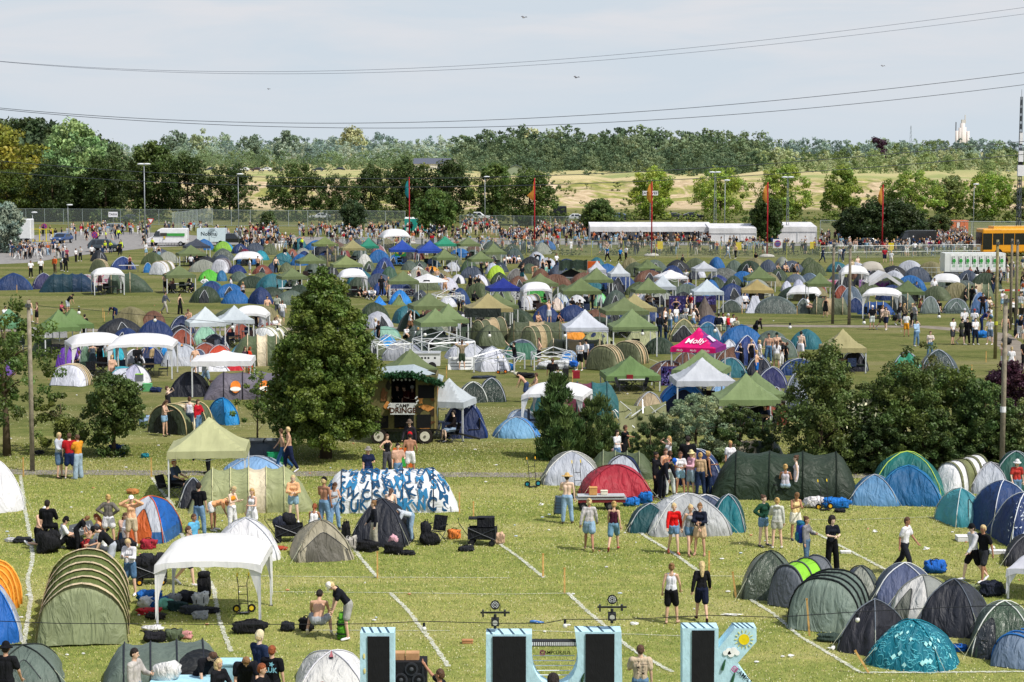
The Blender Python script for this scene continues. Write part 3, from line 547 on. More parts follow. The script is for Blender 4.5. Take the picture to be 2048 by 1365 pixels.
def mass(name,items,label,cat,lf=.05):
 V=[];Cc=[]
 for(x,y,z,w_,h_,c,shp,sd,nc,pr)in items:
  lv,cb=leaves(sd,shp,w_/h_,.0 if shp=='bush'else.02,1,nc,pr,lf,.12);V.append(lv*h_+np.array([x,y,z]));Cc.append((cb*.35+.8)*np.array(C(c)))
 me=fast_mesh(name,np.concatenate(V),4,np.concatenate(Cc),'leaf_far');o=meshobj(name,me,color=(1,1,1));o['kind']='stuff';tag(o,label,cat);return o
M['leaf_far']=surf('leaf_far',rough=.7,spec=.1,transl=.15,var=.2,vscale=.05)
it=[]
for x in range(-40,2100,17):
 if 505<x<530:continue
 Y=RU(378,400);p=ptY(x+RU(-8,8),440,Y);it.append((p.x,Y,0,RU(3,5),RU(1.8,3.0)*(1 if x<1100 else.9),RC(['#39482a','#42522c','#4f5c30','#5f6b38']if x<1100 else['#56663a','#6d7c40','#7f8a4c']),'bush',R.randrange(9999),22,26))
mass('hedge',it,'rough mixed hedge growing along behind the wire fence','hedge',.07)
it=[]
HAZE_GREY=['#70827a','#7a8c82','#84967f','#6a7e78','#909e8a','#9aa694']  # bluish pale greens with the aerial haze put into the base colour
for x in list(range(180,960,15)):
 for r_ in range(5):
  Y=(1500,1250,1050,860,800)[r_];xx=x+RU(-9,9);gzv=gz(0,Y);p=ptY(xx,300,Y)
  yt=(278,285,292,306,322)[r_]+RU(-7,8)+14*ns(V3((xx*.014,r_,0)))+(0 if xx>330 else 10);zt=ptY(xx,yt,Y).z;h_=max(4,zt-gzv);it.append((p.x,Y+RU(-40,40),gzv,h_*RU(1.0,1.5),h_,RC(HAZE_GREY if r_<3 else['#5f7250','#6a7c56','#748660']),RC(['full','round','full']),R.randrange(9999),34,26))
for xx,yt in[(400,262),(575,264),(500,270),(350,266),(705,258),(1060,262)]:
 Y=1100;zt=ptY(xx,yt,Y).z;g0=gz(0,Y);it.append((ptY(xx,300,Y).x,Y,g0,15,zt-g0,RC(['#6c7c68','#8f9a78','#a5a880']),'round',R.randrange(999),60,40))
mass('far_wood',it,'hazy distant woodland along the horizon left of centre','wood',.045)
it=[]
for x in range(925,1500,14):
 for r_ in range(4):
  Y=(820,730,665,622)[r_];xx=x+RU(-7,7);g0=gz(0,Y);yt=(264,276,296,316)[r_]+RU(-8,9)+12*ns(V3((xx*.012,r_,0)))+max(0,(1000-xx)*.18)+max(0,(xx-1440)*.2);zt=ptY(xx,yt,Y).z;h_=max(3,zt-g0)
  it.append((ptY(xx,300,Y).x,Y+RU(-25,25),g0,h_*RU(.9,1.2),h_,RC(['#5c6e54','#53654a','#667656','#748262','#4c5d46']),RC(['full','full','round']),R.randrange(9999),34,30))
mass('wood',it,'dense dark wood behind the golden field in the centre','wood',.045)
it=[]
for x in range(1440,2120,14):
 for r_ in range(5):
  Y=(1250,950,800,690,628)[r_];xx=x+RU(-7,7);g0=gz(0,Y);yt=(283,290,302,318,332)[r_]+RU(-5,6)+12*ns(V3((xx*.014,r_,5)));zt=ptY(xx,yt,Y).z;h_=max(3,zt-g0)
  it.append((ptY(xx,300,Y).x,Y+RU(-25,25),g0,h_*RU(.8,1.3),h_,RC(HAZE_GREY[:3]+['#66764c']if r_<2 else['#6f8050','#80905c','#93a070','#5f7046','#a0a880']),RC(['full','round','full']),R.randrange(9999),40,30))
it.append((ptY(1755,290,1100).x,1100,gz(0,1100),8.5,ptY(1755,273,1100).z-gz(0,1100),'#3d2a38','round',5,60,40))
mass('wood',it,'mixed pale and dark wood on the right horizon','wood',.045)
it=[]
for x in range(-60,215,16):
 for r_ in range(2):
  Y=(470,440)[r_];xx=x+RU(-7,7);yt=(252+max(0,xx-90)*.33,284+max(0,xx-120)*.3)[r_]+RU(-6,8);zt=ptY(xx,yt,Y).z
  it.append((ptY(xx,300,Y).x,Y+RU(-8,8),0,zt*RU(.5,.7),zt,RC(['#43523a','#4e5e3e','#3a4936','#57664a']),RC(['full','tall','full']),R.randrange(9999),110,50))
for x in range(150,270,16):Y=520;yt=285+(x-150)*.35+RU(-5,5);it.append((ptY(x,300,Y).x,Y,gz(0,Y),9,ptY(x,yt,Y).z-gz(0,Y),'#4a5a3c','round',R.randrange(999),50,34))
mass('forest',it,'tall dark forest at the left edge of the picture','forest',.035)
it=[]
for _ in range(210):
 x=RU(230,2048);Y=RC([RU(480,600),RU(480,560),RU(600,800)]);p=ptY(x,330,Y);h_=RU(1.2,4.2)*(1 if ns(V3((x*.012,Y*.05,0)))>-.05 else.4);it.append((p.x,Y,gz(p.x,Y),h_*1.9,h_,RC(['#6a7548','#808654','#5b6a44']),'bush',R.randrange(999),12,22))
mass('scrub',it,'scattered scrub bushes on the sandy bank and golden fields','bushes',.09)
it=[]
for _ in range(260):
 x=RU(660,2048);y=RU(506,513);p=at(x,y);h_=RU(.5,1.0);it.append((p.x,p.y,0,h_*2.6,h_,RC(['#4f5c34','#6a7048','#7d7d52']),'bush',R.randrange(999),8,22))
mass('long_grass',it,'tall uncut grass along the foot of the yellow barrier fence','grass',.12)
# ---------- transparent netting ----------
m,nt=newmat('netting');out=N(nt,'ShaderNodeOutputMaterial');b=N(nt,'ShaderNodeBsdfPrincipled');b.inputs['Base Color'].default_value=(*C('#8f9a98'),1);b.inputs['Roughness'].default_value=.7
tr=N(nt,'ShaderNodeBsdfTransparent');mxs=N(nt,'ShaderNodeMixShader');mxs.inputs[0].default_value=.22;L(nt,tr.outputs[0],mxs.inputs[1]);L(nt,b.outputs[0],mxs.inputs[2]);L(nt,mxs.outputs[0],out.inputs[0]);M['netting']=m
def fence(name,pts,h,gap,c,label,mesh=True,r=.045,rails=(1.,),group=None,postc=None):
 pts=[V3(p)for p in pts];e=empty(name,pts[0]);o0=pts[0];net=MB();rl=MB()
 for a,b_ in zip(pts,pts[1:]):
  n=max(1,round((b_-a).length/gap));d=b_-a
  for i in range(n+1):
   p=a.lerp(b_,i/n)-o0;mb=MB();mb.tube(postc or c,[p,p+V3((0,0,h))],r,6);mb.build('post','metal',e)
  for q in rails:rl.tube(c,[a-o0+V3((0,0,h*q)),b_-o0+V3((0,0,h*q))],r*.6,5)
  if mesh:net.quad(c,a-o0+V3((0,0,.05)),b_-o0+V3((0,0,.05)),b_-o0+V3((0,0,h)),a-o0+V3((0,0,h)))
 rl.build('rail','metal',e)
 if mesh:net.build('wire_mesh','netting',e)
 tag(e,label,'fence',group,px=topix(pts[len(pts)//2]));return e
fence('wire_fence',[at(-60,448),at(395,451)],2.9,3.7,'#9aa6a8','tall wire fence along the foot of the dark forest on the left',rails=(1,.02))
fence('wire_fence',[at(345,462,0),at(425,450,0)],3.1,1.0,'#b3bec0','short angled run of close set grey fence posts',rails=(1,.02),r=.035)
fence('wire_fence',[at(425,452),at(810,455)],2.9,3.7,'#a6b0b0','tall wire fence behind the waiting crowd and trees in the middle',rails=(1,.02),r=.06)
fence('wire_fence',[at(920,458),at(1175,462)],2.4,3.4,'#a6b0b0','wire fence between parked white car and white marquee',rails=(1,))
fence('wire_fence',[at(1640,480),at(2120,484)],3.0,3.4,'#b0bab8','tall pale wire fence behind the yellow bus and orange containers',rails=(1,.02),r=.055)
fence('barrier_fence',[at(660,508),at(1120,513),at(1640,520)],2.1,4.4,'#a8ab6a','long yellow topped barrier fence between camp field and road',rails=(1,.05),r=.035,postc='#c2c36a')
fence('barrier_fence',[at(1640,518),at(1960,514)],1.6,3.2,'#9aa2a2','grey barrier fence in front of the black van',rails=(1,.5),r=.035)
fence('yellow_gate',[at(66,484),at(106,484)],1.9,1.1,'#d6c62c','yellow steel gate beside the no parking sign and blue car',mesh=False,rails=(1,.05),r=.09)
fence('crowd_barrier',[at(320,493),at(372,491)],1.1,.5,'#9ea4a6','low steel crowd barrier in front of the white van',mesh=False,rails=(1,.2),r=.03)
fence('railing',[at(1835,556),at(1882,556)],1.1,.5,'#9fa6a6','grey metal washing trough frame left of the white locker container',mesh=False,rails=(1,.55),r=.03)
# ---------- poles ----------
def pole(x,yb,yt,r,label,c='#8d8474',name='wooden_pole',band=None,group='wooden poles'):
 p=at(x,yb);h=(yb-yt)/sc_at(p);e=empty(name,p);MB().tube(c,[(0,0,0),(.01,0,h*.5),(0,0,h)],[r,r*.92,r*.78],12).build('pole_shaft','wood',e,smooth=True)
 if band:MB().tube(band[1],[(0,0,band[0]*h-.12),(0,0,band[0]*h+.12)],r*1.07,12).build('band',e)
 MB().box('#54585c',-.12,.12,-r-.03,-r+.02,h-.3,h-.15).tube('#54585c',[(0,-r-.02,h-.2),(0,-r-.2,h-.1)],.02,5).build('bracket','metal',e)
 tag(e,label,'pole',group,px=topix((p.x,p.y,h/2)));return e
pole(65,943,600,.105,'weathered wooden pole at the left standing beside the grey path')
pole(2003,952,590,.115,'wooden pole rising from the right hand thicket with a white band',band=(.37,'white'))
pole(1990,718,480,.12,'wooden pole wrapped in green tape behind the crowd at right',c='#827b58',band=(.3,'#b3b83a'))
pole(1665,648,485,.12,'left one of two bare wooden poles near the grey domes',c='#7b7364')
pole(1698,650,487,.13,'right one of two bare wooden poles near the grey domes',c='#81796a')
pole(2020,660,478,.12,'middle wooden pole beside the parked yellow bus',c='#7b7364');pole(2031,662,480,.12,'rightmost wooden pole beside the parked yellow bus',c='#7b7364')
pole(655,556,490,.10,'left one of two wooden posts behind the tree top',c='#857c66');pole(671,556,490,.10,'right one of two wooden posts behind the tree top',c='#857c66')
# ---------- lamp masts ----------
def lampmast(x,yb,yt,label,heads=2,r=.09,lattice=False):
 p=at(x,yb);h=(yb-yt)/sc_at(p);e=empty('lamp_mast',p)
 if lattice:
  mb=MB()
  for a in range(3):t=a*2.094;mb.tube('#8a9094',[(.28*cos(t),.28*sin(t),0),(.12*cos(t),.12*sin(t),h)],.03,5)
  for k in range(int(h)):
   for a in range(3):t=a*2.094;t2=t+2.094;q=.28-.16*k/h;mb.tube('#8a9094',[(q*cos(t),q*sin(t),k),(q*cos(t2),q*sin(t2),k+1)],.02,4)
  mb.build('mast','metal',e)
 else:MB().tube('#949a9e',[(0,0,0),(0,0,h)],[r,r*.6],8).build('mast','metal',e,smooth=True)
 for k in range(heads):a=(-1,1)[k%2];MB().ell('#d8dcde',(a*.45 if heads>1 else.3,0,h+.05),(.5,.22,.13),10,6).build('lamp_head',e)
 tag(e,label,'lamp post','lamp masts',px=topix((p.x,p.y,h)));return e
lampmast(291,500,330,'tall twin headed lamp mast beside the white van');lampmast(137,478,411,'small single lamp post above the blue car',1,.06);lampmast(66,478,426,'shortest lamp post next to the yellow gate',1,.06)
lampmast(478,495,350,'thin plain mast right of the banner truck',1,.06);lampmast(970,470,355,'lamp mast in front of the loose tree by the white car',1,.07)
lampmast(1429,482,346,'lattice mast with two lamps behind the marquee',2,lattice=True);lampmast(1449,482,362,'thin mast with round lamp right of the lattice lamp mast',1,.07);lampmast(1574,485,356,'lattice mast with two lamps right of the second orange flag',2,lattice=True);lampmast(1946,478,370,'thin mast with round lamp above the yellow bus',1,.06)
# ---------- lattice telecom mast ----------
p=at(2036,500);s=sc_at(p);h=(500-196)/s;e=empty('telecom_mast',p);mb=MB();q0,q1=.4,.15
for a in range(3):t=a*2.094+.3;mb.tube('#4a5056',[(q0*cos(t),q0*sin(t),0),(q1*cos(t),q1*sin(t),h)],.055,5)
for k in range(int(h/1.1)):
 z=k*1.1;q=q0+(q1-q0)*z/h
 for a in range(3):t=a*2.094+.3;t2=t+2.094;mb.tube('#4a5056',[(q*cos(t),q*sin(t),z),(q*cos(t2),q*sin(t2),z+1.1)],.03,4);mb.tube('#4a5056',[(q*cos(t2),q*sin(t2),z),(q*cos(t),q*sin(t),z+1.1)],.03,4)
mb.build('lattice','metal',e);MB().tube('#4a5056',[(0,0,h),(0,0,h+1)],.03,5).build('antenna_rod','metal',e)
for y,c,w_ in((278,'white',.22),(314,'white',.32),(328,'black',.25),(342,'white',.45)):z=(500-y)/s;MB().box(c,-w_,w_,-w_-.2,-.2,z-.75,z+.75).build('antenna_panel',e)
tag(e,'tall dark lattice telecom mast with white boxes at the right edge','mast',px=(2036,350))
# ---------- flag poles ----------
def flag(x,yb,yt,fc,fy0,fy1,side,label,shape=0):
 p=at(x,yb);s=sc_at(p);h=(yb-yt)/s;e=empty('flag_pole',p);MB().tube('#a82430',[(0,0,0),(0,0,h)],[.10,.07],8).build('pole_shaft',e,smooth=True)
 MB().ell('#b9b6ae',(0,0,.12),(1.0,.9,.32),12,6).build('base_weight',e)
 z0,z1=(yb-fy1)/s,(yb-fy0)/s;mb=MB();vs=[];n=10
 for i in range(n+1):
  t=i/n;z=z1+(z0-z1)*t;wd=(.66 if shape==0 else.25+.8*max(0,1-abs(t-.8)/.25))*(.55+.45*sin(min(1,t*2.2)*1.57))*side*(1 if t<.8 else 1-(t-.8)*3*(1-shape))
  for j in range(4):u=j/3;vs.append((wd*u,.14*sin(u*4+t*5)*u,z+.1*u*side*0-.3*u*(1 if t<.5 else-.4)))
 mb.add(vs,[(i*4+j,i*4+j+1,(i+1)*4+j+1,(i+1)*4+j)for i in range(n)for j in range(3)],fc);mb.build('flag','canopy',e,smooth=True)
 tag(e,label,'flag','red poles with tall feather flags',px=topix((p.x,p.y,h*.8)));return e
flag(819,488,355,'#1f7f86',360,398,-1,'red pole flying the only teal feather flag');flag(1069,502,357,'#c98436',360,402,-1,'red pole with orange flag curled near its foot, first of the orange flags',1);flag(1303,513,364,'#c98a3c',366,408,-1,'red pole with orange flag crossing the east sign')
flag(1534,515,365,'#c98a3c',368,408,-1,'red pole with orange flag before the marquee right end');flag(1764,500,370,'#cf9444',373,412,-1,'red pole with orange flag over the very dark tree')
# ---------- east sign ----------
p=at(1300,470);s=sc_at(p);e=empty('direction_sign',p);zz=(470-387)/s;hw=15.5/s;MB().tube('#8a9094',[(0,.1,0),(0,.1,zz+.6)],.06,6).build('sign_post','metal',e);MB().box('white',-hw,hw,-.04,.04,zz-.36,zz+.36).build('sign_board',e)
text_obj('lettering','EAST',plane_map((-hw*.55,-.05,zz),(1,0,0),(0,0,1)),.62,'black',e,.02);text_obj('lettering','WEST',plane_map((hw*.58,-.05,zz),(1,0,0),(0,0,1)),.6,'black',e,.02);tag(e,'white board sign reading EAST high on a post before the bright tree','sign',px=(1300,387))
# ---------- road signs ----------
def sign(x,yb,yt,kind,label):
 p=at(x,yb);s=sc_at(p);h=(yb-yt)/s;e=empty('road_sign',p);MB().tube('#8f9699',[(0,0,0),(0,0,h)],.035,6).build('sign_post','metal',e);z=h-.45
 if kind=='stop':MB().disc('#b32e52',(0,-.06,z),.48,'y',18).disc('#4a3f8f',(0,-.09,z),.38,'y',18).box('#b32e52',-.05,.05,-.125,-.115,-.4,.4,mat=Matrix.Translation((0,0,z))@Matrix.Rotation(.785,4,'Y')).box('#b32e52',-.05,.05,-.130,-.120,-.4,.4,mat=Matrix.Translation((0,0,z))@Matrix.Rotation(-.785,4,'Y')).build('sign_face','paint',e)
 elif kind=='yield':MB().add([(-.55,-.05,z+.4),(.55,-.05,z+.4),(0,-.05,z-.55)],[(0,2,1)],'#c0392f').add([(-.36,-.06,z+.29),(.36,-.06,z+.29),(0,-.06,z-.32)],[(0,2,1)],'white').build('sign_face','paint',e)
 elif kind=='stopw':MB().box('white',-.62,.62,-.04,0,z-.6,z+.6).disc('#b32e52',(0,-.06,z),.45,'y',18).disc('#4a3f8f',(0,-.09,z),.34,'y',18).build('sign_face','paint',e)
 elif kind=='board':MB().box('white',-.75,.75,-.04,.02,z-.42,z+.42).build('sign_face',e);text_obj('lettering','TAXA',plane_map((0,-.05,z),(1,0,0),(0,0,1)),.5,'black',e,.02)
 elif kind=='yellow':MB().box('#dcc52c',-.36,.36,-.04,.02,z-.5,z+.5).build('sign_face',e)
 tag(e,label,'sign',px=topix((p.x,p.y,z)))
sign(89,472,448,'stop','round no parking sign beside the yellow gate');sign(190,492,464,'stop','round no parking sign behind the dark parked car');sign(302,478,437,'yield','triangular give way sign beside the twin headed lamp mast');sign(227,470,424,'board','small white board on a wooden post above the grey car')
sign(538,478,458,'stopw','round no parking sign on white board in the waiting crowd');sign(1555,507,481,'stopw','round no parking sign right of the dark tree and orange flag');sign(1859,505,484,'stopw','round no parking sign on white board near the black van');sign(1320,512,484,'yellow','small yellow notice on the barrier right of a red pole');sign(1477,512,486,'yellow','small yellow notice on the barrier left of the dark tree');sign(1782,510,487,'yellow','small yellow notice on the barrier left of the black van');sign(1625,508,485,'yellow','small yellow notice on barrier below the marquee right end')
# ---------- vehicles ----------
def vehicle(name,x,yb,wpx,kind,c,yaw,label,Y=None,stripe=None):
 p=at(x,yb)if Y is None else V3((ptY(x,300,Y).x,Y,gz(ptY(x,300,Y).x,Y)));e=empty(name,p,rad(yaw))
 D=dict(car=(4.4,1.8,.5,.95,1.48),suv=(4.7,1.85,.5,1.05,1.72),van=(5.9,2.0,.45,1.25,2.55),pickup=(5.2,1.9,.5,1.1,1.8));Ln,Wd,zb,zm,zt=D[kind]
 hx=Ln/2;hy=Wd/2
 if kind=='van':prof=[(-hx,zb),(-hx,1.0),(-hx+.8,1.35),(-hx+1.7,2.35),(-hx+2.1,zt),(hx-.1,zt),(hx,zt-.1),(hx,zb)]
 elif kind=='suv':prof=[(-hx,zb),(-hx,.95),(-hx+1.1,1.1),(-hx+1.9,zt),(hx-.6,zt),(hx-.05,1.1),(hx,zb)]
 elif kind=='pickup':prof=[(-hx,zb),(-hx,1.0),(-hx+1.2,1.12),(-hx+1.9,zt),(-hx+3.2,zt),(-hx+3.4,1.12),(hx,1.1),(hx,zb)]
 else:prof=[(-hx,zb),(-hx,.8),(-hx+.25,.88),(-hx+1.15,.98),(-hx+1.95,zt),(hx-1.35,zt-.02),(hx-.35,1.05),(hx,.95),(hx,zb)]
 mb=MB();n=len(prof);vs=[]
 for sg in(-1,1):
  for(a,z)in prof:k=1-.16*max(0,(z-zm)/(zt-zm))if z>zm else 1-(.04 if z<zm-.25 else 0);vs.append((a,sg*hy*k,z))
 fs=[tuple(range(n))[::-1],tuple(range(n,2*n))]+[(i,(i+1)%n,n+(i+1)%n,n+i)for i in range(n)];mb.add(vs,fs,c);body=mb.build('body','paint',e)
 bv=body.modifiers.new('bevel','BEVEL');bv.width=.07;bv.segments=2
 z0,z1=zm+.06,zt-.1
 if kind=='van':wins=[(-hx+1.0,-hx+1.95,1.4,2.15)]
 elif kind=='suv':wins=[(-hx+1.55,-hx+2.5,z0,z1),(-hx+2.6,-hx+3.5,z0,z1),(-hx+3.6,hx-.55,z0,z1)]
 elif kind=='pickup':wins=[(-hx+1.65,-hx+2.4,z0,z1),(-hx+2.5,-hx+3.15,z0,z1)]
 else:wins=[(-hx+1.5,-hx+2.25,z0,z1),(-hx+2.35,hx-1.0,z0,z1)]
 for(a,b_,za,zb_)in wins:
  for sg in(-1,1):
   k0,k1=hy*(1-.16*max(0,(za-zm)/(zt-zm)))+.012,hy*(1-.16*(zb_-zm)/(zt-zm))+.012;sl=.22 if a<-hx+2.0 else 0;sr=.18 if b_>hx-1.3 else 0
   q=[(a,sg*k0,za),(b_,sg*k0,za),(b_-sr,sg*k1,zb_),(a+sl*1.6,sg*k1,zb_)];MB().add(q,[(0,1,2,3)if sg<0 else(3,2,1,0)],'#20262c').build('window','glass_dark',e)
 fw_={'van':((-hx+.83,1.42),(-hx+1.66,2.3)),'suv':((-hx+1.15,1.15),(-hx+1.83,1.65)),'pickup':((-hx+1.25,1.17),(-hx+1.84,1.72)),'car':((-hx+1.2,1.02),(-hx+1.88,1.42))}[kind]
 (a,za),(b_,zb_)=fw_;MB().add([(a-.03,-hy*.86,za),(a-.03,hy*.86,za),(b_-.03,hy*.78,zb_),(b_-.03,-hy*.78,zb_)],[(0,3,2,1)],'#20262c').build('windscreen','glass_dark',e)
 for wx in(-hx+.95,hx-.95):
  for sg in(-1,1):wl=MB().disc('#17181a',(wx,sg*(hy-.06),.34),.34,'y',16,.2).build('wheel',e);MB().disc('#9a9ea2',(wx,sg*(hy-.06)+sg*.11,.34),.19,'y',12,.02).build('rim','metal',wl)
 for sg in(-1,1):MB().box('#dfe3e6',-hx-.02,-hx+.12,sg*hy*.75-.14,sg*hy*.75+.14,.72,.86).build('headlight','paint',e);MB().box('#8f1f22',hx-.1,hx+.02,sg*hy*.8-.1,sg*hy*.8+.1,.85,1.02).build('tail_light','paint',e)
 if stripe:
  MB().box(stripe,-hx+2.0,hx-.35,-hy-.012,-hy+.02,1.45,1.85).build('stripe','paint',e);MB().box('#3c3a34',-hx+2.0,-hx+3.0,-hy-.02,-hy-.013,1.45,1.9).build('emblem','paint',e);MB().box('#d8b82a',-hx+2.5,-hx+2.75,-hy-.016,-hy+.02,1.05,1.4).build('emblem','paint',e)
 tag(e,label,'van'if kind=='van'else 'car',px=topix((p.x,p.y,1)));return e
vehicle('delivery_van',336,492,80,'van','white',0,'white high roofed van with a green side stripe by the twin lamp mast',stripe='#3f9a44')
vehicle('parked_car',124,487,28,'car','#2b4a7c',78,'small blue car facing the camera beside the yellow gate');vehicle('parked_car',222,468,45,'suv','#8d9599',0,'silver grey people carrier left of the white van');vehicle('parked_car',212,504,60,'suv','#3a4650',180,'dark blue car surrounded by people in yellow vests')
vehicle('pickup',462,492,40,'pickup','#26282c',180,'black pickup right of the banner on the truck');vehicle('parked_car',956,440,42,'suv','#d8dcde',180,'white estate car behind the wire fence near the teal toilets',Y=395);vehicle('parked_car',1148,442,36,'car','#d4d8dc',0,'white car right of the black trailer behind the fence',Y=392)
vehicle('parked_car',1237,438,44,'car','#49638c',0,'blue hatchback left of the bright tall tree',Y=398);vehicle('parked_car',1345,438,36,'car','#2b3036',0,'dark car half hidden right of the bright tall tree',Y=400);vehicle('parked_car',1388,440,36,'car','#30394a',180,'dark blue car left of the double lamp mast tree',Y=402)
vehicle('black_van',1828,497,64,'van','#1d2024',0,'long black van behind the grey barrier near the bus');vehicle('parked_car',1740,497,40,'car','#202b34',180,'dark car under the very dark wide tree')
vehicle('parked_car',255,440,30,'car','#39404a',0,'dark car behind the forest fence',Y=388);vehicle('parked_car',640,436,30,'car','#c9ced2',0,'pale car parked behind the wide tree in the middle row',Y=398)
for x,y,c,lb in[(160*1+260,330,'#36424e','dark jeep'),(463,342,'#e2e4e6','white van'),(487,342,'#dfe2e4','white saloon'),(512,344,'#4b3a3a','dark red car'),(532,342,'#dfe2e4','short white car'),(555,342,'#3a3436','black car'),(636,344,'#2f3f44','dark green car'),(678,344,'#2b3038','navy car')]:
 vehicle('parked_car',x,y,14,'car',c,0,f'tiny {lb} parked on the distant golden field',Y=720)
p=at(424,492);s=sc_at(p);e=empty('banner_truck',p);MB().box('#cfe0ea',-2.0,2.1,-1,1,.6,2.55).build('cargo_box','paint',e);text_obj('lettering','Nobina',plane_map((-.3,-1.02,1.75),(1,0,0),(0,0,1)),.78,'#1d2b33',e,.01)
mb=MB()
for k in range(24):a0,a1=k*pi/12,(k+1)*pi/12;mb.add([(.45+.52*cos(a0),-1.03,1.75+.52*sin(a0)),(.45+.52*cos(a1),-1.03,1.75+.52*sin(a1)),(.45+.49*cos(a1),-1.03,1.75+.49*sin(a1)),(.45+.49*cos(a0),-1.03,1.75+.49*sin(a0))],[(0,1,2,3)],'#1d2b33')
mb.build('emblem',e)
for wx in(-1.3,1.4):MB().disc('#17181a',(wx,-.9,.4),.4,'y',14,.2).build('wheel',e)
tag(e,'pale blue box trailer lettered with a ringed company name','trailer',px=(424,478))
def boxtrailer(name,x,yb,w_,h_,c,label,Y=None,z0=.5,wheels=True):
 p=at(x,yb)if Y is None else V3((ptY(x,300,Y).x,Y,0));e=empty(name,p);b_=MB().box(c,-w_/2,w_/2,-1,1.2,z0,z0+h_).build('cargo_box','paint',e);bv=b_.modifiers.new('b','BEVEL');bv.width=.12
 MB().box('#777c80',-w_/2+.1,w_/2-.1,-1.02,-1.005,z0+.1,z0+.2).build('sill_rail','metal',e)
 if wheels:
  for k in(-.5,.5):MB().disc('#17181a',(k,-.95,.36),.36,'y',14,.2).build('wheel',e)
 tag(e,label,'trailer',px=topix((p.x,p.y,1.5)));return e
boxtrailer('white_trailer',50,486,2.3,3.1,'#d6d8d8','tall white box trailer beside the grey-green willow');boxtrailer('horse_trailer',1120,440,2.6,2.5,'#20242a','black horse trailer with grey frame left of a white car',Y=392)
def toilet(x,yb,label,Y=None):
 p=at(x,yb);e=empty('portable_toilet',p);b_=MB().box('#2fae9f',-.55,.55,-.55,.55,0,2.1).build('cabin','paint',e);MB().box('#dfe8e4',-.58,.58,-.58,.58,2.1,2.35,taper=.25).build('roof','paint',e);MB().box('#1f8f84',-.38,.38,-.58,-.555,.1,1.95).build('door','paint',e);tag(e,label,'portable toilet','teal portable toilets',px=topix((p.x,p.y,1)))
for x,w in((816,'leftmost teal portable toilet left of the red flagpole'),(829,'second teal portable toilet just right of the teal-flag pole'),(842,'third teal portable toilet half behind the light green tree'),(855,'rightmost teal portable toilet mostly behind the light green tree')):toilet(x,462,w)
toilet(1402,480,'single teal portable toilet at the end of the marquee queue')
def marquee(x0,x1,yb,h_,D,label,seg=6,open_=True):
 a,b_=at(x0,yb),at(x1,yb);Wd=b_.x-a.x;e=empty('marquee',(a.x,a.y,0));n=seg
 for i in range(n):u0,u1=Wd*i/n,Wd*(i+1)/n;MB().add([(u0,0,h_),(u1,0,h_),(u1,D,h_+.5),(u0,D,h_+.5)],[(0,1,2,3)],'white').add([(u0,-.02,h_-.75),(u1,-.02,h_-.75),(u1,0,h_),(u0,0,h_)],[(0,1,2,3)],'#dcdcdc').build('roof_panel','canopy',e)
 MB().box('#d6d8d8',0,Wd,D-.05,D,0,h_+.5).build('back_wall','canopy',e)
 for i in range(n+1):MB().tube('#c8ccce',[(Wd*i/n,.05,0),(Wd*i/n,.05,h_)],.06,6).build('post','metal',e)
 if not open_:MB().box('#e0e0e0',.05,Wd-.05,0.08,.1,0,h_-.02).build('front_wall','canopy',e)
 tag(e,label,'marquee',px=topix((a.x+Wd/2,a.y,2)))
marquee(1180,1425,486,2.4,6,'long open fronted white marquee sheltering the queue',7);marquee(1418,1512,488,2.3,6,'closed white marquee section between lattice mast and dark tree',3,False);marquee(1556,1633,486,2.4,6,'closed white marquee right of the dark tree and no parking sign',2,False)
def container(x0,x1,yb,h_,c,label,doors=True):
 a,b_=at(x0,yb),at(x1,yb);Wd=b_.x-a.x;e=empty('container',a);mb=MB();k=int(Wd/.3)
 for i in range(k):u0,u1=Wd*i/k,Wd*(i+1)/k;dd=-.05 if i%2 else 0;mb.box(c,u0,u1,dd,2.4,.1,h_)
 mb.build('wall','paint',e);MB().box(c,-.04,Wd+.04,-.08,2.45,h_,h_+.12).build('frame','paint',e)
 if doors:MB().box('#e9e6e0',Wd*.35,Wd*.5,-.09,-.06,1.4,2.3).build('emblem',e)
 tag(e,label,'container',px=topix((a.x+Wd/2,a.y,1)))
container(1901,1936,474,2.5,'#e0702a','bright orange container behind the crowd left of the bus');container(1862,1889,482,3.2,'#e0702a','orange and white container half hidden by a small tree',False);container(1720,1748,482,2.2,'#dd6a2c','orange container glimpsed under the dark wide tree',False)
a,b_=at(1889,566),at(2010,566);Wd=b_.x-a.x;e=empty('locker_container',a);s=sc_at(a);zb,zt=(566-544)/s,(566-507)/s
MB().box('#dfe2df',0,Wd,0,2.3,zb,zt).build('cabin','paint',e);nd=8
for i in range(nd):
 u=Wd*(.09+.9*i/nd);uw=Wd*.9/nd*.92;d_=MB().box('#e6e8e6',u,u+uw,-.03,-.003,zb+.12,zt-.15).build('door','paint',e)
 mb=MB();mb.ell('#3a9a44',(u+uw*.6,-.04,zt-1.0+.2),(.17,.012,.2),10,6)
 for k in range(6):mb.box('#3a9a44',u+uw*.28+.03*(k%2),u+uw*.78,-.042,-.034,zb+.5+k*.16,zb+.56+k*.16)
 mb.box('#2c3a30',u+.12,u+.2,-.042,-.034,zb+.8,zb+1.6).box('#2c3a30',u+uw*.45,u+uw*.7,-.042,-.034,zt-.42,zt-.34);mb.build('emblem','matte',d_)
for i in range(9):st=MB();u=Wd*(.06+.9*i/8.5);st.tube('#6a6f72',[(u,0.1,0),(u,.1,zb)],.05,6);st.build('leg','metal',e)
for i in range(8):st=MB();u=Wd*(.09+.9*i/8)+.1;[st.box('#7f8588',u,u+.75,-.2-.22*k,0-.22*k,zb-.2-.22*k,zb-.14-.22*k)for k in range(4)];st.build('steps','metal',e)
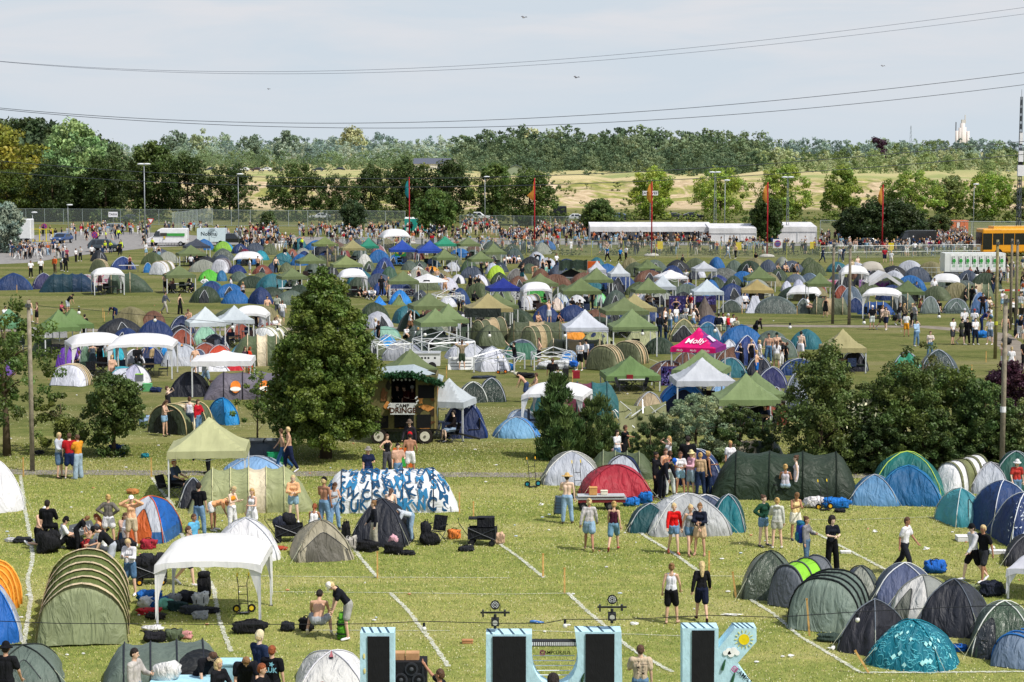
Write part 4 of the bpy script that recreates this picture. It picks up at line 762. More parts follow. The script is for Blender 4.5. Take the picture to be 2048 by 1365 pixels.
tag(e,'white container on legs with eight doors bearing green symbols','container',px=(1950,526))
p=at(2010,512);e=empty('bus',p,rad(8));Lb=12.0;zt=3.6
b_=MB().box('#e09a1c',-3.6,Lb-3.6,-1.25,1.25,.45,zt).build('body','paint',e);bv=b_.modifiers.new('b','BEVEL');bv.width=.18;bv.segments=2
for i in range(7):u=-2.2+i*1.5;MB().box('#15181b',u,u+1.42,-1.27,-1.245,1.5,3.0).build('window','glass_dark',e)
MB().box('#15181b',-3.64,-3.59,-1.1,1.1,1.5,3.1).build('windscreen','glass_dark',e);MB().box('#15181b',-3.55,-2.3,-1.28,-1.25,.9,3.0).build('door','glass_dark',e);MB().box('#d8dde0',-3.66,-3.61,-.5,.5,.7,1.2).build('number_plate','paint',e)
for wx in(-1.4,5.5):MB().disc('#17181a',(wx,-1.15,.5),.5,'y',16,.3).build('wheel',e)
MB().box('#e7ae3a',-2,7,-1.0,1.0,zt,zt+.3).build('roof_unit','paint',e)
tag(e,'yellow-orange bus with dark windows parked at the right edge','bus',px=(1985,490))
def house(x0,x1,ye,yr,Y,wall,roof,label,gable=False,name='house'):
 g0=gz(0,Y)-.5;a=ptY(x0,ye,Y);b_=ptY(x1,ye,Y);Wd=b_.x-a.x;ze=a.z;zr=ptY(x0,yr,Y).z;e=empty(name,(a.x,Y,g0));D=8;he,hr=ze-g0,zr-g0
 if gable:
  MB().add([(0,0,0),(Wd,0,0),(Wd,0,he),(Wd/2,0,hr-.05),(0,0,he),(0,D,0),(Wd,D,0),(Wd,D,he),(Wd/2,D,hr-.05),(0,D,he)],[(0,1,2,3,4),(5,9,8,7,6),(1,6,7,2),(0,4,9,5)],wall).build('wall',e)
  MB().add([(-.3,-.3,he-.1),(Wd/2,-.3,hr+.15),(Wd+.3,-.3,he-.1),(-.3,D,he-.1),(Wd/2,D,hr+.15),(Wd+.3,D,he-.1)],[(0,1,4,3),(1,2,5,4)],roof).build('roof',e)
 else:
  MB().box(wall,0,Wd,0,D,0,he).build('wall',e);MB().add([(-.3,-.3,he-.05),(Wd+.3,-.3,he-.05),(Wd+.3,D/2,hr),(-.3,D/2,hr),(Wd+.3,D+.3,he-.05),(-.3,D+.3,he-.05)],[(0,1,2,3),(3,2,4,5),(1,4,2),(0,3,5)],roof).build('roof',e)
 for k in range(2):MB().box('#4a5056',Wd*(.25+.4*k),Wd*(.25+.4*k)+.9,-.04,.02,he*.45,he*.8).build('window','glass_dark',e)
 tag(e,label,'house',px=topix((a.x+Wd/2,Y,ze)))
house(828,900,328,317,700,'#d9d4c8','#5a5f6c','long white farmhouse with grey roof behind the tree row');house(897,923,330,319,690,'#ddd8cc','#5a5f6c','white gabled house end right of the long farmhouse',True);house(972,1090,352,331,600,'#8f9a82','#7d8890','wide low green-grey barn with shallow gable roof',True,'barn');house(2020,2060,350,340,640,'#7d8890','#6a727c','grey hall roof at the right edge behind the trees',False,'barn')
Y=1700;g0=gz(0,Y);e=empty('silo_tower',(ptY(1925,300,Y).x,Y,g0));kx=Y/3982
for dx,w_,yt in((-12,5,262),(-5,6,256),(3,6,255),(10,5,263),(-1,8,247)):z=ptY(1925,yt,Y).z-g0;MB().tube('#d4ccc8',[(dx*kx,0,0),(dx*kx,0,z)],w_*kx/1.6,14).build('silo',e,smooth=True)
z1=ptY(1925,247,Y).z-g0;z2=ptY(1925,235,Y).z-g0;MB().box('#c9c6c4',-3.0*kx,5*kx,-1,2,z1,z1+(z2-z1)*.6).tube('#d0cccc',[(4*kx,0,z1),(4*kx,0,z2+2)],.5,5).tube('#5a5a60',[(-14*kx,0,0),(-14*kx,0,z1+1)],.45,5).build('headworks',e);tag(e,'pale silo tower cluster standing above the woods on the horizon','silo',px=(1925,262))
Y=1500;p=ptY(1821,300,Y);e=empty('distant_mast',(p.x,Y,gz(0,Y)));mb=MB();hh=ptY(1821,252,Y).z-gz(0,Y)
for sg in(-1,1):mb.tube('#8c96a0',[(sg*1.2,0,0),(sg*.2,0,hh)],.12,4)
for k in range(8):z=hh*k/8;q=1.2-1.0*k/8;mb.tube('#8c96a0',[(-q,0,z),(q,0,z+hh/8)],.1,4)
mb.build('mast','metal',e);tag(e,'thin faint mast on the horizon left of the silo tower','mast',px=(1821,265))
# ---------- power cables ----------
def interp(pts,n=60):
 xs_=np.array([p[0]for p in pts],float);y_=np.array([p[1]for p in pts],float);c=np.polyfit(xs_,y_,min(3,len(pts)-1));X=np.linspace(xs_[0],xs_[-1],n);return list(zip(X,np.polyval(c,X)))
def cable(pts,Y,r,c,label,name='power_cable',group='power cables crossing the sky'):
 ps=[ptY(x,y,Y)for x,y in interp(pts)];o=MB().tube(c,ps,r,5).build(name,'metal');tag(o,label,'cable',group,px=None);return o
cable([(-200,104),(0,120),(560,144),(1024,128),(1500,82),(2048,15),(2250,-12)],300,.030,'#6d7480','topmost of the power cables sagging across the sky');cable([(-200,103),(0,121),(560,148),(1024,136),(1500,92),(2048,28),(2250,2)],305,.030,'#6d7480','second power cable from the top crossing the sky')
cable([(-200,195),(0,215),(300,237),(650,248),(1024,240),(1500,205),(2048,145),(2250,120)],250,.036,'#3c424c','third power cable from the top crossing the sky');cable([(-200,198),(0,219),(330,240),(700,260),(1024,255),(1500,225),(2048,168),(2250,144)],255,.036,'#3c424c','fourth power cable from the top, just above the treetops')
cable([(-200,300),(0,322),(400,350),(750,358),(1024,354),(1500,331),(1745,311),(2048,283),(2250,262)],230,.04,'#333a40','fifth power cable from the top running in front of the woods');cable([(-200,325),(0,345),(400,368),(800,374),(1100,370),(1500,353),(1750,334),(2048,308),(2250,290)],235,.04,'#333a40','lowest power cable running in front of the tree row')
# ---------- festoon cables with bulbs ----------
def festoon(pts,Y,r,bulbs,br,label):
 ps=[ptY(x,y,Y)for x,y in pts];o0=ps[0];e=empty('festoon_cable',o0);MB().tube('#22252a',[p-o0 for p in ps],r,6).build('cord',e)
 for(x,y)in bulbs:
  p=ptY(x,y,Y)-o0;MB().tube('#22252a',[p+V3((0,0,br*2.6)),p+V3((0,0,br*.9))],br*.55,8).build('socket',e);MB().ell('#dcdcd8',p,(br,br,br*1.15),12,8).build('bulb','glass_bulb',e,smooth=True)
 tag(e,label,'string lights',px=topix(ps[len(ps)//2]));return e
M['glass_bulb']=surf('glass_bulb',rough=.15,spec=.6,var=.02)
festoon([(-300,1232),(-20,1242),(110,1247),(250,1248),(420,1249),(600,1249),(740,1248),(848,1243),(1000,1247),(1090,1247),(1130,1239),(1260,1239),(1420,1231),(1550,1235),(1715,1224),(1900,1215),(2200,1205)],22,.0045,[(848,1258),(1130,1252),(1715,1240)],.026,'black festoon cable with three unlit white bulbs hanging close to the viewer')
fb=[(158,626),(310,641),(465,655),(555,660),(676,665),(850,670),(979,672),(1130,672),(1285,668),(1430,662),(1580,655),(1728,646),(1878,634)]
festoon([(66,610),(110,616)]+[(x,y-8)for x,y in fb]+[(2003,614)],86,.010,fb,.075,'long festoon cable of small white bulbs strung between left and right wooden poles')
for x,y,s_,lb in[(1047,36,.5,'pale gull gliding with bent wings high above centre'),(1152,156,.5,'dark bird with raised wing below the upper cables'),(537,179,.3,'tiny bird left of centre between the two cable pairs'),(1765,133,.35,'faint pale bird far right below the upper cables')]:
 p=ptY(x,y,200);mb=MB();k=s_;mb.ell('#8d8a86'if 'pale'in lb else '#3a3a3c',(0,0,0),(.28*k,.09*k,.09*k),8,6);mb.add([(-.05*k,0,.03),(.12*k,0,.03),(.02*k,.1,.35*k),(-.5*k,.3*k,.22*k),(-.3*k,.2*k,.38*k)],[(0,1,2,4),(0,4,3)],'#77757a');mb.add([(0,0,.03),(.15*k,0,.03),(.55*k,-.2*k,.25*k),(.8*k,-.3*k,.05*k)],[(0,1,3,2)],'#77757a')
 o=mb.build('bird','matte');o.location=p;tag(o,lb,'bird',px=(x,y))
 # ---------- tents ----------
def spow(x,p):return math.copysign(abs(x)**p,x)
def fit_ground(x0,x1,yb,D):
 """front base line at pixel row yb; centre D/2 behind"""
 xc=(x0+x1)/2;f=at(xc,yb);c=V3((f.x*(f.y+D/2)/f.y,f.y+D/2,0));return c
def mkcols(cols):return[C(c)for c in cols.split()]
def dome(x0,x1,yt,yb,cols,label,D=None,yaw=0,corner=6,door=None,pole='#9aa0a8',band=None,fin=True,name='dome_tent',cat='tent',group=None,vent=False,mat='fabric',fac=None,lean=0.0,guy=False,pk=None):
 """two-pole dome; cols = front right back left panel colours"""
 s0=sc_at(at((x0+x1)/2,yb));w_=(x1-x0)/s0;D=D or min(w_,2.6)*.85;ca,sa=abs(cos(rad(yaw))),abs(sin(rad(yaw)))
 dpt=D*ca+w_*sa*.4;c=fit_ground(x0,x1,yb,dpt);s=sc_at(c);wpx=(x1-x0)/s;Wd=max(.8,max(.01,wpx**1.2-(D*sa)**1.2)**(1/1.2)/max(ca,.5));h=(topix(c)[1]-yt)/s
 e=empty(name,c,rad(yaw)+ray(c));cc=mkcols(cols);cc=(cc*4)[:4]if len(cc)<4 else cc
 sd_=RU(0,99);pk=RU(.1,.36)if pk is None else pk
 def S(th,t,off=0.0):
  a=abs(cos(th));b_=abs(sin(th));k=(a**corner+b_**corner)**(-1/corner)
  rr=(1-pk)*sin(t*pi/2)+pk*t**.9;z=(1-pk)*max(0.,cos(t*pi/2))+pk*max(0.,1-t)
  sag=1-.11*(cos(2*th)**2)*sin(pi*min(1,t))
  n=ns(V3((cos(th)*2+sd_,sin(th)*2,t*3)))*.05+ns(V3((th*5+sd_,t*1.6,2)))*.035*t+ns(V3((cos(th)*7+sd_,sin(th)*7,t*9)))*.012
  x=k*rr*cos(th)*Wd/2*sag*(1+n);y=k*rr*sin(th)*D/2*sag*(1+n);zz=h*z*(1+n*.5)
  v=V3((x,y,zz));nrm=V3((cos(th)*rr,sin(th)*rr,z+.2)).normalized();return v+nrm*off+V3((lean*zz,0,0))
 nth,nt_=(72,16)if s>50 else(40,10);mb=MB();vs=[S(-pi*.25+2*pi*i/nth,j/nt_)for j in range(nt_+1)for i in range(nth)]
 for j in range(nt_):
  for i in range(nth):
   sec=int(i/(nth/4));
   k={0:1,1:2,2:3,3:0}[sec];c_=cc[k]
   if band and j>=nt_-3:c_=C(band)
   if fac and j<3:c_=C(fac)
   i2=(i+1)%nth;mb.f.append((j*nth+i,(j+1)*nth+i,(j+1)*nth+i2,j*nth+i2));mb.c.append(c_);mb.m.append(0)
 mb.v=[tuple(v)for v in vs];mb.build('flysheet',mat,e,smooth=True)
 small=s<30
 if not small or fin:
  for q in range(2):
   pb=MB();th=pi*(.25+.5*q);pts=[S(th,1-k/8,.025)for k in range(9)]+[S(th+pi,k/8,.025)for k in range(1,9)];pb.tube(pole,pts,.018 if s>40 else.028,5);pb.build('tent_pole',e,smooth=True)
 if door:
  dc,th0,th1=door if isinstance(door,tuple)else(door,-2.0,-1.15);db=MB();n1,n2=8,8;V=[]
  for i in range(n1+1):
   th=th0+(th1-th0)*i/n1;u=2*i/n1-1;tt=.42+.38*(u*u)
   for j in range(n2+1):V.append(S(th,tt+(1.0-tt)*j/n2,.022))
  db.add(V,[(i*(n2+1)+j,i*(n2+1)+j+1,(i+1)*(n2+1)+j+1,(i+1)*(n2+1)+j)for i in range(n1)for j in range(n2)],dc);db.build('door',mat,e,smooth=True)
  zb_=MB();zb_.tube('#b8bcc2'if small else '#3a3d42',[S(th0+(th1-th0)*i/n1,.42+.38*((2*i/n1-1)**2),.03)for i in range(n1+1)],.012 if s>40 else.02,4);zb_.build('zip',e)
 if vent:
  vb=MB();vb.add([S(-1.75,.22,.05),S(-1.39,.22,.05),S(-1.57,.10,.12)],[(0,1,2)],vent if isinstance(vent,str)else cols.split()[0]);vb.add([S(-1.75,.24,.03),S(-1.39,.24,.03),S(-1.57,.12,.06)],[(0,1,2)],'#202328');vb.build('vent',mat,e)
 if s>40 or guy:
  for th in(.785,2.356,3.927,5.498):a_=S(th,.55,.02);b_=S(th,1.0);b2=V3((b_.x*1.28,b_.y*1.28,0));gb=MB().tube('#c9cdb0',[a_,b2],.005,4);gb.build('guy_rope',e)
 tag(e,label,cat,group,px=topix(c+V3((0,0,h*.5))),base=('tent',));e['_h']=h;del e['_h']
 return e,S,(Wd,D,h)
def tunnel(x0,x1,yt,yb,cols,label,yaw=0,L=None,Wd=None,hoops='beige',ends=(.55,.55),sag=.06,hoopr=.03,bandw=None,front=None,name='tunnel_tent',fl=2.3,door=None,mat='fabric',hp=None,grp=None,doorside=False,H=None):
 """tunnel tent, axis = local Y (front at -Y) ; cols = colour of each bay"""
 cc=mkcols(cols);nb=len(cc)
 if yaw==90:cc=cc[::-1];ends=ends[::-1];doorside=doorside and(doorside[0],-doorside[1],doorside[2])
 s0=sc_at(at((x0+x1)/2,yb));w_=(x1-x0)/s0;ca,sa=abs(cos(rad(yaw))),abs(sin(rad(yaw)))
 if sa>.5:Wd=Wd or 2.3;L=max(1.5,(w_-Wd*ca)/sa)
 else:L=L or 3.6;Wd=max(1.2,(w_-L*sa)/ca)
 dep=L*ca+Wd*sa;c=fit_ground(x0,x1,yb,dep);s=sc_at(c)
 yc=c.y if sa>.5 else c.y-dep*.25;sy=F_PX/(yc*CT+H_CAM*ST);h=(topix((c.x*yc/c.y,yc,0))[1]-yt)/sy if sa>.5 else None
 if h is None:
  h=9
  for yq in(c.y-L/2+ends[0]*.6,c.y+L/2-ends[1]):sq=F_PX/(yq*CT+(H_CAM-1.2)*ST);h=min(h,(topix((c.x,yq,0))[1]-yt)/sq)
 h=H or max(.8,min(h,2.9));e=empty(name,c,rad(yaw)+ray(c));sec=[];sdd=RU(0,90)
 ya,yb_=-L/2+ends[0],L/2-ends[1];hpz=hp or[1.0]*(nb+1)
 sec.append((-L/2,.86,.03));sec.append((-L/2+ends[0]*.35,.94,.55));sec.append((-L/2+ends[0]*.7,.98,.86))
 for i in range(nb):
  for k in range(3):t=(i+k/3)/nb;f_=1-(sag if k else 0);hh=hpz[i]*(1-k/3)+hpz[i+1]*k/3;sec.append((ya+(yb_-ya)*t,f_*(.5+.5*hh),f_*hh))
 sec.append((yb_,.5+.5*hpz[-1],hpz[-1]));sec.append((L/2-ends[1]*.7,.98*(.5+.5*hpz[-1]),.86*hpz[-1]));sec.append((L/2-ends[1]*.35,.93,.55*hpz[-1]));sec.append((L/2,.85,.03))
 m_=18
 def pt(y,fw,fh,u,off=0):
  a=pi*u;x=-Wd/2*fw*spow(cos(a),2/fl);z=h*fh*spow(max(0,sin(a)),2/fl*.95);n=ns(V3((x+sdd,y*1.2,z*1.2)))*.04+ns(V3((x*3+sdd,y*5,z*2)))*.02
  q=V3((-cos(a),0,sin(a)));return V3((x,y,z))+q*(off+n)
 mb=MB();mb.v=[tuple(pt(y,fw,fh,u/m_))for(y,fw,fh)in sec for u in range(m_+1)]
 fr=C(front)if front else cc[0]
 for j in range(len(sec)-1):
  ci=fr if j<3 else(cc[min(nb-1,(j-3)//3)]if j<3+3*nb else cc[-1])
  for u in range(m_):a=j*(m_+1)+u;mb.f.append((a,a+1,a+m_+2,a+m_+1));mb.c.append(ci);mb.m.append(0)
 mb.build('flysheet',mat,e,smooth=True)
 for i in range(nb+1):
  t=i/nb;y=ya+(yb_-ya)*t;fw,fh=(.5+.5*hpz[i]),hpz[i]
  if bandw:
   hb=MB();V=[]
   for u in range(m_+1):V+=[pt(y-bandw/2,fw,fh,u/m_,.025),pt(y+bandw/2,fw,fh,u/m_,.025)]
   hb.add(V,[(2*u,2*u+2,2*u+3,2*u+1)for u in range(m_)],hoops);hb.build('hoop_sleeve',mat,e,smooth=True)
  else:MB().tube(hoops,[pt(y,fw,fh,u/m_,.015)for u in range(m_+1)],hoopr,5).build('hoop',e,smooth=True)
 if door:
  V=[];n1=8
  for i in range(n1+1):
   u=i/n1;xx=(u-.5)*Wd*.62;zt_=h*.74*math.sqrt(max(.05,1-(2*u-1)**2*.8))
   V+=[V3((xx,-L/2-.03+.02,.02)),V3((xx,-L/2+ends[0]*(zt_/h)**1.3-.05,zt_))]
  MB().add(V,[(2*i,2*i+2,2*i+3,2*i+1)for i in range(n1)],door).build('door',mat,e)
 if doorside:
  V=[];n1=8;sgn=1
  for i in range(n1+1):
   u=i/n1;yy=doorside[1]+(u-.5)*1.3;q=.05+.30*math.sqrt(max(.02,1-(2*u-1)**2));side=1 if doorside[2]>0 else 0
   for k in range(5):uu=.012+(q)*k/4;V.append(pt(yy,1,1,(1-uu)if side else uu,.03))
  MB().add(V,[(i*5+k,i*5+k+1,(i+1)*5+k+1,(i+1)*5+k)for i in range(n1)for k in range(4)],doorside[0]).build('door',mat,e)
 tag(e,label,'tent',grp,px=topix(c+V3((0,0,h*.5))),base=('tent',));return e,pt,(Wd,L,h)
def pyramid(x0,x1,yt,yb,cols,label,D=2.0,n=4,name='pyramid_tent',ridge=0.0,mat='fabric',yaw=0,tip=0):
 c=fit_ground(x0,x1,yb,D);s=sc_at(c);Wd=(x1-x0)/s;h=(topix(c)[1]-yt)/s;e=empty(name,c,rad(yaw)+ray(c));cc=mkcols(cols);mb=MB();N_=24;nt_=8;vs=[]
 for j in range(nt_+1):
  t=j/nt_
  for i in range(N_):
   th=2*pi*i/N_-pi/4;k=(abs(cos(th))**6+abs(sin(th))**6)**(-1/6)if n==4 else 1
   r=t**1.12*(1-.04*sin(3.14*t));x=k*cos(th)*Wd/2*r;x+=math.copysign(ridge*Wd/2*(1-t),cos(th))if ridge else 0;nn=ns(V3((cos(th)*3,sin(th)*3,t*2+x0)))*.05*t
   vs.append((x*(1+nn),k*sin(th)*D/2*r*(1+nn),h*(1-t)))
 mb.v=vs
 for j in range(nt_):
  for i in range(N_):i2=(i+1)%N_;mb.f.append((j*N_+i,(j+1)*N_+i,(j+1)*N_+i2,j*N_+i2));mb.c.append(cc[(0 if i>=18 else i//6+1)%len(cc)]);mb.m.append(0)
 mb.build('flysheet',mat,e,smooth=False);V=V3((0,0,h));MB().tube('#8a8f94',[V-V3((0,0,.3)),V+V3((0,0,.06))],.02,5).build('tent_pole','metal',e)
 tag(e,label,'tent',None,px=topix(c+V3((0,0,h*.5))),base=('tent',));return e
 # ---------- gazebos ----------
def gazebo(x0,x1,yp,ye,c,label,style='peak',yaw=12,zeave=2.0,yf=None,vc=None,legs=True,name='gazebo',frame_only=False,D=None,legc='#d9dcde',grp=None):
 Z=zeave
 if yf is None:
  yf=(ye-2*0)*1.0;k=Z/H_CAM;yf=(ye-k*HOR)/(1-k)
 f=at((x0+x1)/2,yf);s=sc_at(f);W0=(x1-x0)/s;ca,sa=cos(rad(abs(yaw))),sin(rad(abs(yaw)));Wd=W0/(ca+sa);D=D or Wd
 if yf is not None:Z=(yf-ye)/s
 dep=(D*ca+Wd*sa);yc=f.y+dep/2;c3=V3((f.x*yc/f.y,yc,0));s2=sc_at(c3+V3((0,0,Z)));h=(topix(c3)[1]-yp)/sc_at(c3+V3((0,0,2.5)));h=max(Z+.35,h)
 e=empty(name,c3,rad(yaw)+ray(c3));hw,hd=Wd/2,D/2;n=14;vz=.28 if style=='peak'else.16
 def top(u,v):
  a,b_=abs(u),abs(v);m=max(a,b_)
  if style=='arch':z=Z+(h-Z)*(max(0,1-a**2.2))*(max(0,1-b_**2.2))**.5 if False else Z+(h-Z)*(1-a**2.3)*(1-.55*b_**2)+(0)
  elif style=='flat':z=Z+(h-Z)*(1-m)**.9
  else:z=Z+(h-Z)*((1-m)**1.25)*(.86+.14*(1-m))-.05*sin(pi*m)*(1-abs(a-b_))*0
  if style=='arch':z=Z+(h-Z)*cos(a*pi/2)**.75*(1-.10*b_*b_)if D>0 else z
  z+=ns(V3((u*2.5+x0,v*2.5,1)))*.09*(1-m**4);return V3((u*hw,v*hd,z))
 if style=='arch':
  def top(u,v):
   z=Z+(h-Z)*(1-abs(u)**2.1)*(1-.5*abs(v)**2.1)if True else 0
   z=Z+(h-Z)*((1-u*u)**.75*.55*(1)+(1-v*v)**.75*.45)*(1 if True else 0)-0
   z-=(h-Z)*(.45*(1-v*v)**.75*(abs(u)**8)+.55*(1-u*u)**.75*(abs(v)**8)*.65)
   return V3((u*hw,v*hd,z))
 if not frame_only:
  mb=MB();g_=[[top(2*i/n-1,2*j/n-1)for i in range(n+1)]for j in range(n+1)]
  for j in range(n+1):
   for i in range(n+1):mb.v.append(tuple(g_[j][i]))
  for j in range(n):
   for i in range(n):
    u,v=(i+.5)/n*2-1,(j+.5)/n*2-1;c_=C(c)if not(isinstance(vc,dict)and abs(u)>abs(v)and u>0)else C(vc['right']);a=j*(n+1)+i;mb.f.append((a,a+1,a+n+2,a+n+1));mb.c.append(c_);mb.m.append(0)
  mb.build('canopy','canopy',e,smooth=(style=='arch'))
  vb=MB();scal=.05
  edges=[[(2*i/n-1,-1)for i in range(n+1)],[(1,2*i/n-1)for i in range(n+1)],[(1-2*i/n,1)for i in range(n+1)],[(-1,1-2*i/n)for i in range(n+1)]]
  for ei,ed in enumerate(edges):
   V=[]
   for i,(u,v)in enumerate(ed):p=top(u,v)+V3((u*.012,v*.012,0));dz=vz+(.10*(abs(2*i/n-1)**10 if style=='arch'else 0));V+=[p,p-V3((0,0,dz+scal*sin(i*2.1)*.3))+V3((u,v,0))*.02]
   vcol=(vc['right']if ei==1 else c)if isinstance(vc,dict)else(vc or c);vb.add(V,[(2*i,2*i+1,2*i+3,2*i+2)for i in range(n)],vcol)
  vb.build('valance','canopy',e)
 lr=.028 if s>45 else.036
 if legs:
  for sx in(-1,1):
   for sy in(-1,1):
    lg=MB();x_,y_=sx*(hw-.04),sy*(hd-.04);lg.box(legc,x_-lr,x_+lr,y_-lr,y_+lr,0,Z*.98)
    if style=='arch'and s>20:
     for(dx,dy)in((-sx,0),(0,-sy)):lg.add([(x_+sx*.05,y_+sy*.05,.45*Z*.3),(x_+sx*.05,y_+sy*.05,Z),(x_+dx*.34,y_+dy*.34,Z),(x_+dx*.07,y_+dy*.07,Z*.55)],[(0,1,2,3)],c)
    lg.box('#3a3d40',x_-lr*2,x_+lr*2,y_-lr*2,y_+lr*2,0,.02);lg.build('leg','canopy'if style=='arch'else 'metal',e)
 fb_=MB()
 for(a,b_)in(((-1,-1),(1,-1)),((1,-1),(1,1)),((1,1),(-1,1)),((-1,1),(-1,-1))):
  A,B=V3((a[0]*(hw-.04),a[1]*(hd-.04),Z-.05)),V3((b_[0]*(hw-.04),b_[1]*(hd-.04),Z-.05));dn=V3((0,0,.34))
  if style=='arch'and not frame_only:fb_.tube(legc,[A,B],lr*.5,4)
  else:
   m_=(A+B)/2;fb_.tube(legc,[A,m_-dn],lr*.45,4);fb_.tube(legc,[m_-dn,B],lr*.45,4);fb_.tube(legc,[A-dn,m_],lr*.45,4);fb_.tube(legc,[m_,B-dn],lr*.45,4)
   if frame_only:fb_.tube(legc,[A,B],lr*.7,5)
 if frame_only:
  pk=V3((0,0,h))
  for a in((-1,-1),(1,-1),(1,1),(-1,1)):fb_.tube(legc,[(a[0]*(hw-.04),a[1]*(hd-.04),Z),pk],lr*.7,5)
 fb_.build('frame','metal',e)
 tag(e,label,'gazebo',grp,px=topix(c3+V3((0,0,(Z+h)/2))),base=('gazebo',));return e,top,(Wd,D,h,Z)
 # ================= FOREGROUND TENTS =================
dome(-75,48,914,1029,'white slate slate white','white and slate tent with striped sleeves cut by the left edge',D=2.6,pole='white',yaw=20)
tunnel(-90,52,1120,1243,'orange orange orange','bright orange hooped tunnel tent at the left edge',yaw=-12,L=2.6,hoops='#e8a94a',hoopr=.035)
dome(-85,43,1160,1292,'blue lightgrey brightblue blue','blue and pale grey dome tent in front of the orange tent',D=2.4,pole='#2a6fc0')
tunnel(73,270,1097,1295,'olive olive olive olive olive','large olive tunnel tent with six beige hoops in the left foreground',yaw=-2,L=5.6,hoops='#d8c4a0',bandw=.2,ends=(.3,.3),front='#8b9470',sag=.07,fl=2.1,H=1.66)
dome(-30,128,1290,1382,'greygreen','grey-green dome tent with orange piping at the bottom left corner',D=2.8,pole='#2c3230',door='#56645c')
tunnel(206,452,1286,1386,'greygreen greygreen greygreen','long grey-green tunnel tent behind the pale blue table',yaw=90,Wd=2.4,hoops='charcoal',hoopr=.02,doorside=('#1c2024',.9,-1))
dome(592,735,1302,1398,'offwhite white offwhite offwhite','white dome tent with two pink triangles beside the letter I',D=2.8,pole='#c6c6cc',vent='#b36a72')
dome(237,365,992,1089,'lightgrey blue blue blue','blue and grey dome tent with orange trim by the woman in peach hoodie',D=2.5,band='#2f5f96',pole='#c9603a',door=('#c3602e',-2.0,-1.1),yaw=-18)
dome(358,415,956,1018,'charcoal charcoal black charcoal','small charcoal pup tent attached left of the green tunnel tent',D=1.8,fin=False)
tunnel(378,628,935,1028,'palegreen palegreen cream palegreen','long light olive tunnel tent with one cream bay',yaw=90,Wd=2.6,hoops='#b9b98e',hoopr=.025,ends=(.9,1.1),mat='fabric')
dome(448,572,913,950,'skyblue paleblue skyblue skyblue','low pale blue dome tent behind the light olive tunnel tent',D=2.0,fin=False)
dome(424,560,1036,1125,'white white offwhite white','white translucent dome tent behind the big white arched gazebo',D=2.3,pole='#b8bcc4')
dome(577,709,1040,1125,'#a39c86','small sand grey dome tent with dark mesh top',D=2.0,pole='#7e7a6c',door=('#5f5c52',-2.3,-.85),band='#a8a18c',yaw=8)
dome(700,829,997,1096,'charcoal #20232c charcoal charcoal','tall black dome tent in front of the blue letter print tent',D=2.3,pole='#3c404a',yaw=-8)
e,pt,(WD,LL,hh)=tunnel(638,918,938,1027,'#e6e9ec #e6e9ec #e6e9ec','white tunnel tent printed all over with large blue letters',yaw=90,Wd=2.6,hoops='#232a3c',hoopr=.02,ends=(.85,.95),sag=.03)
mb=MB();rr=random.Random(3);LET='SKMCUJWSMK'
for iy in range(11):
 for iu in range(6):
  ch=LET[(iy*3+iu*2)%len(LET)];y0=-LL/2+.55+iy*(LL-1.0)/10+rr.uniform(-.08,.08);u0=.045+iu*.085+rr.uniform(-.01,.01);rot=rr.uniform(-.5,.5);sz=rr.uniform(.42,.56);v_,f_=text_mesh(ch,.03);clr=rr.choice(['#1a4f78','#1a4f78','#2f78a6','#1c4568'])
  vs=[]
  for q in v_:
   a=(q[0]*cos(rot)-q[1]*sin(rot))*sz;b_=(q[0]*sin(rot)+q[1]*cos(rot))*sz;yy=y0-a;ed=min(1,max(.05,(LL/2-abs(yy))/.9));fw,fh=.86+.14*ed,ed**.5;uu=min(.995,max(.005,u0+b_/3.9));vs.append(pt(yy,fw,fh,uu,.03))
  mb.add(vs,f_,clr)
mb.build('letter_print',e)
dome(1082,1205,903,972,'lightgrey #9a9c94 lightgrey #8a8c86','light grey peaked dome tent right of the upright hand truck',D=2.4,pole='#d5d5d0')
tunnel(1172,1312,903,960,'moss moss moss','moss green tunnel tent behind the red tent',yaw=90,Wd=2.4,hoops='#7c8468',ends=(.7,.7))
dome(1203,1287,911,968,'lightgrey navy slate lightgrey','grey and navy dome tent peeping over the red tent',D=2.0,pole='#20242c')
dome(1156,1306,930,1004,'#a82c3a crimson #a82c3a #a82c3a','red dome tent behind the trolley of boxes',D=2.6,pole='#7a2230',yaw=6)
dome(1340,1446,899,972,'navy #26406e navy navy','navy dome tent behind the standing group of friends',D=2.4,pole='#c8ccd4',door=('#22355e',-1.9,-1.0))
dome(1352,1470,990,1050,'slate slate teal slate','slate and teal tent directly behind the white fronted dome',D=1.6,pole='#d5d5d5')
dome(1285,1462,987,1075,'#b0b3b4 grey darkgrey #d0d2d2','white and grey dome tent behind the woman in red sweater',D=2.4,pole='#c9cbcb',yaw=10,door=('#8f9290',-1.95,-1.2))
dome(1255,1345,1008,1068,'darkteal','dark teal side wing tent with lime guy ropes left of the white dome',D=1.8,fin=False)
dome(1420,1492,990,1066,'teal darkteal darkteal teal','dark teal tent right of the white and grey dome',D=2.2,fin=False,guy=True)
tunnel(1420,1718,903,1003,'darkgreen darkgreen #333f33','huge dark green tunnel tent behind the women with the blue bags',yaw=90,Wd=3.0,hoops='#1c261e',hoopr=.025,ends=(1.0,.9),sag=.07)
tunnel(1418,1570,896,925,'cream cream darkgreen','cream and olive tunnel tent roof behind the huge dark green tent',yaw=90,Wd=2.4,hoops='#8f8a70')
dome(1735,1890,903,1005,'#1f6a66','teal green dome tent with lime piping behind the blue porch tent',D=2.6,pole='#b6d05a',door=('#2b7d78',-1.75,-.9))
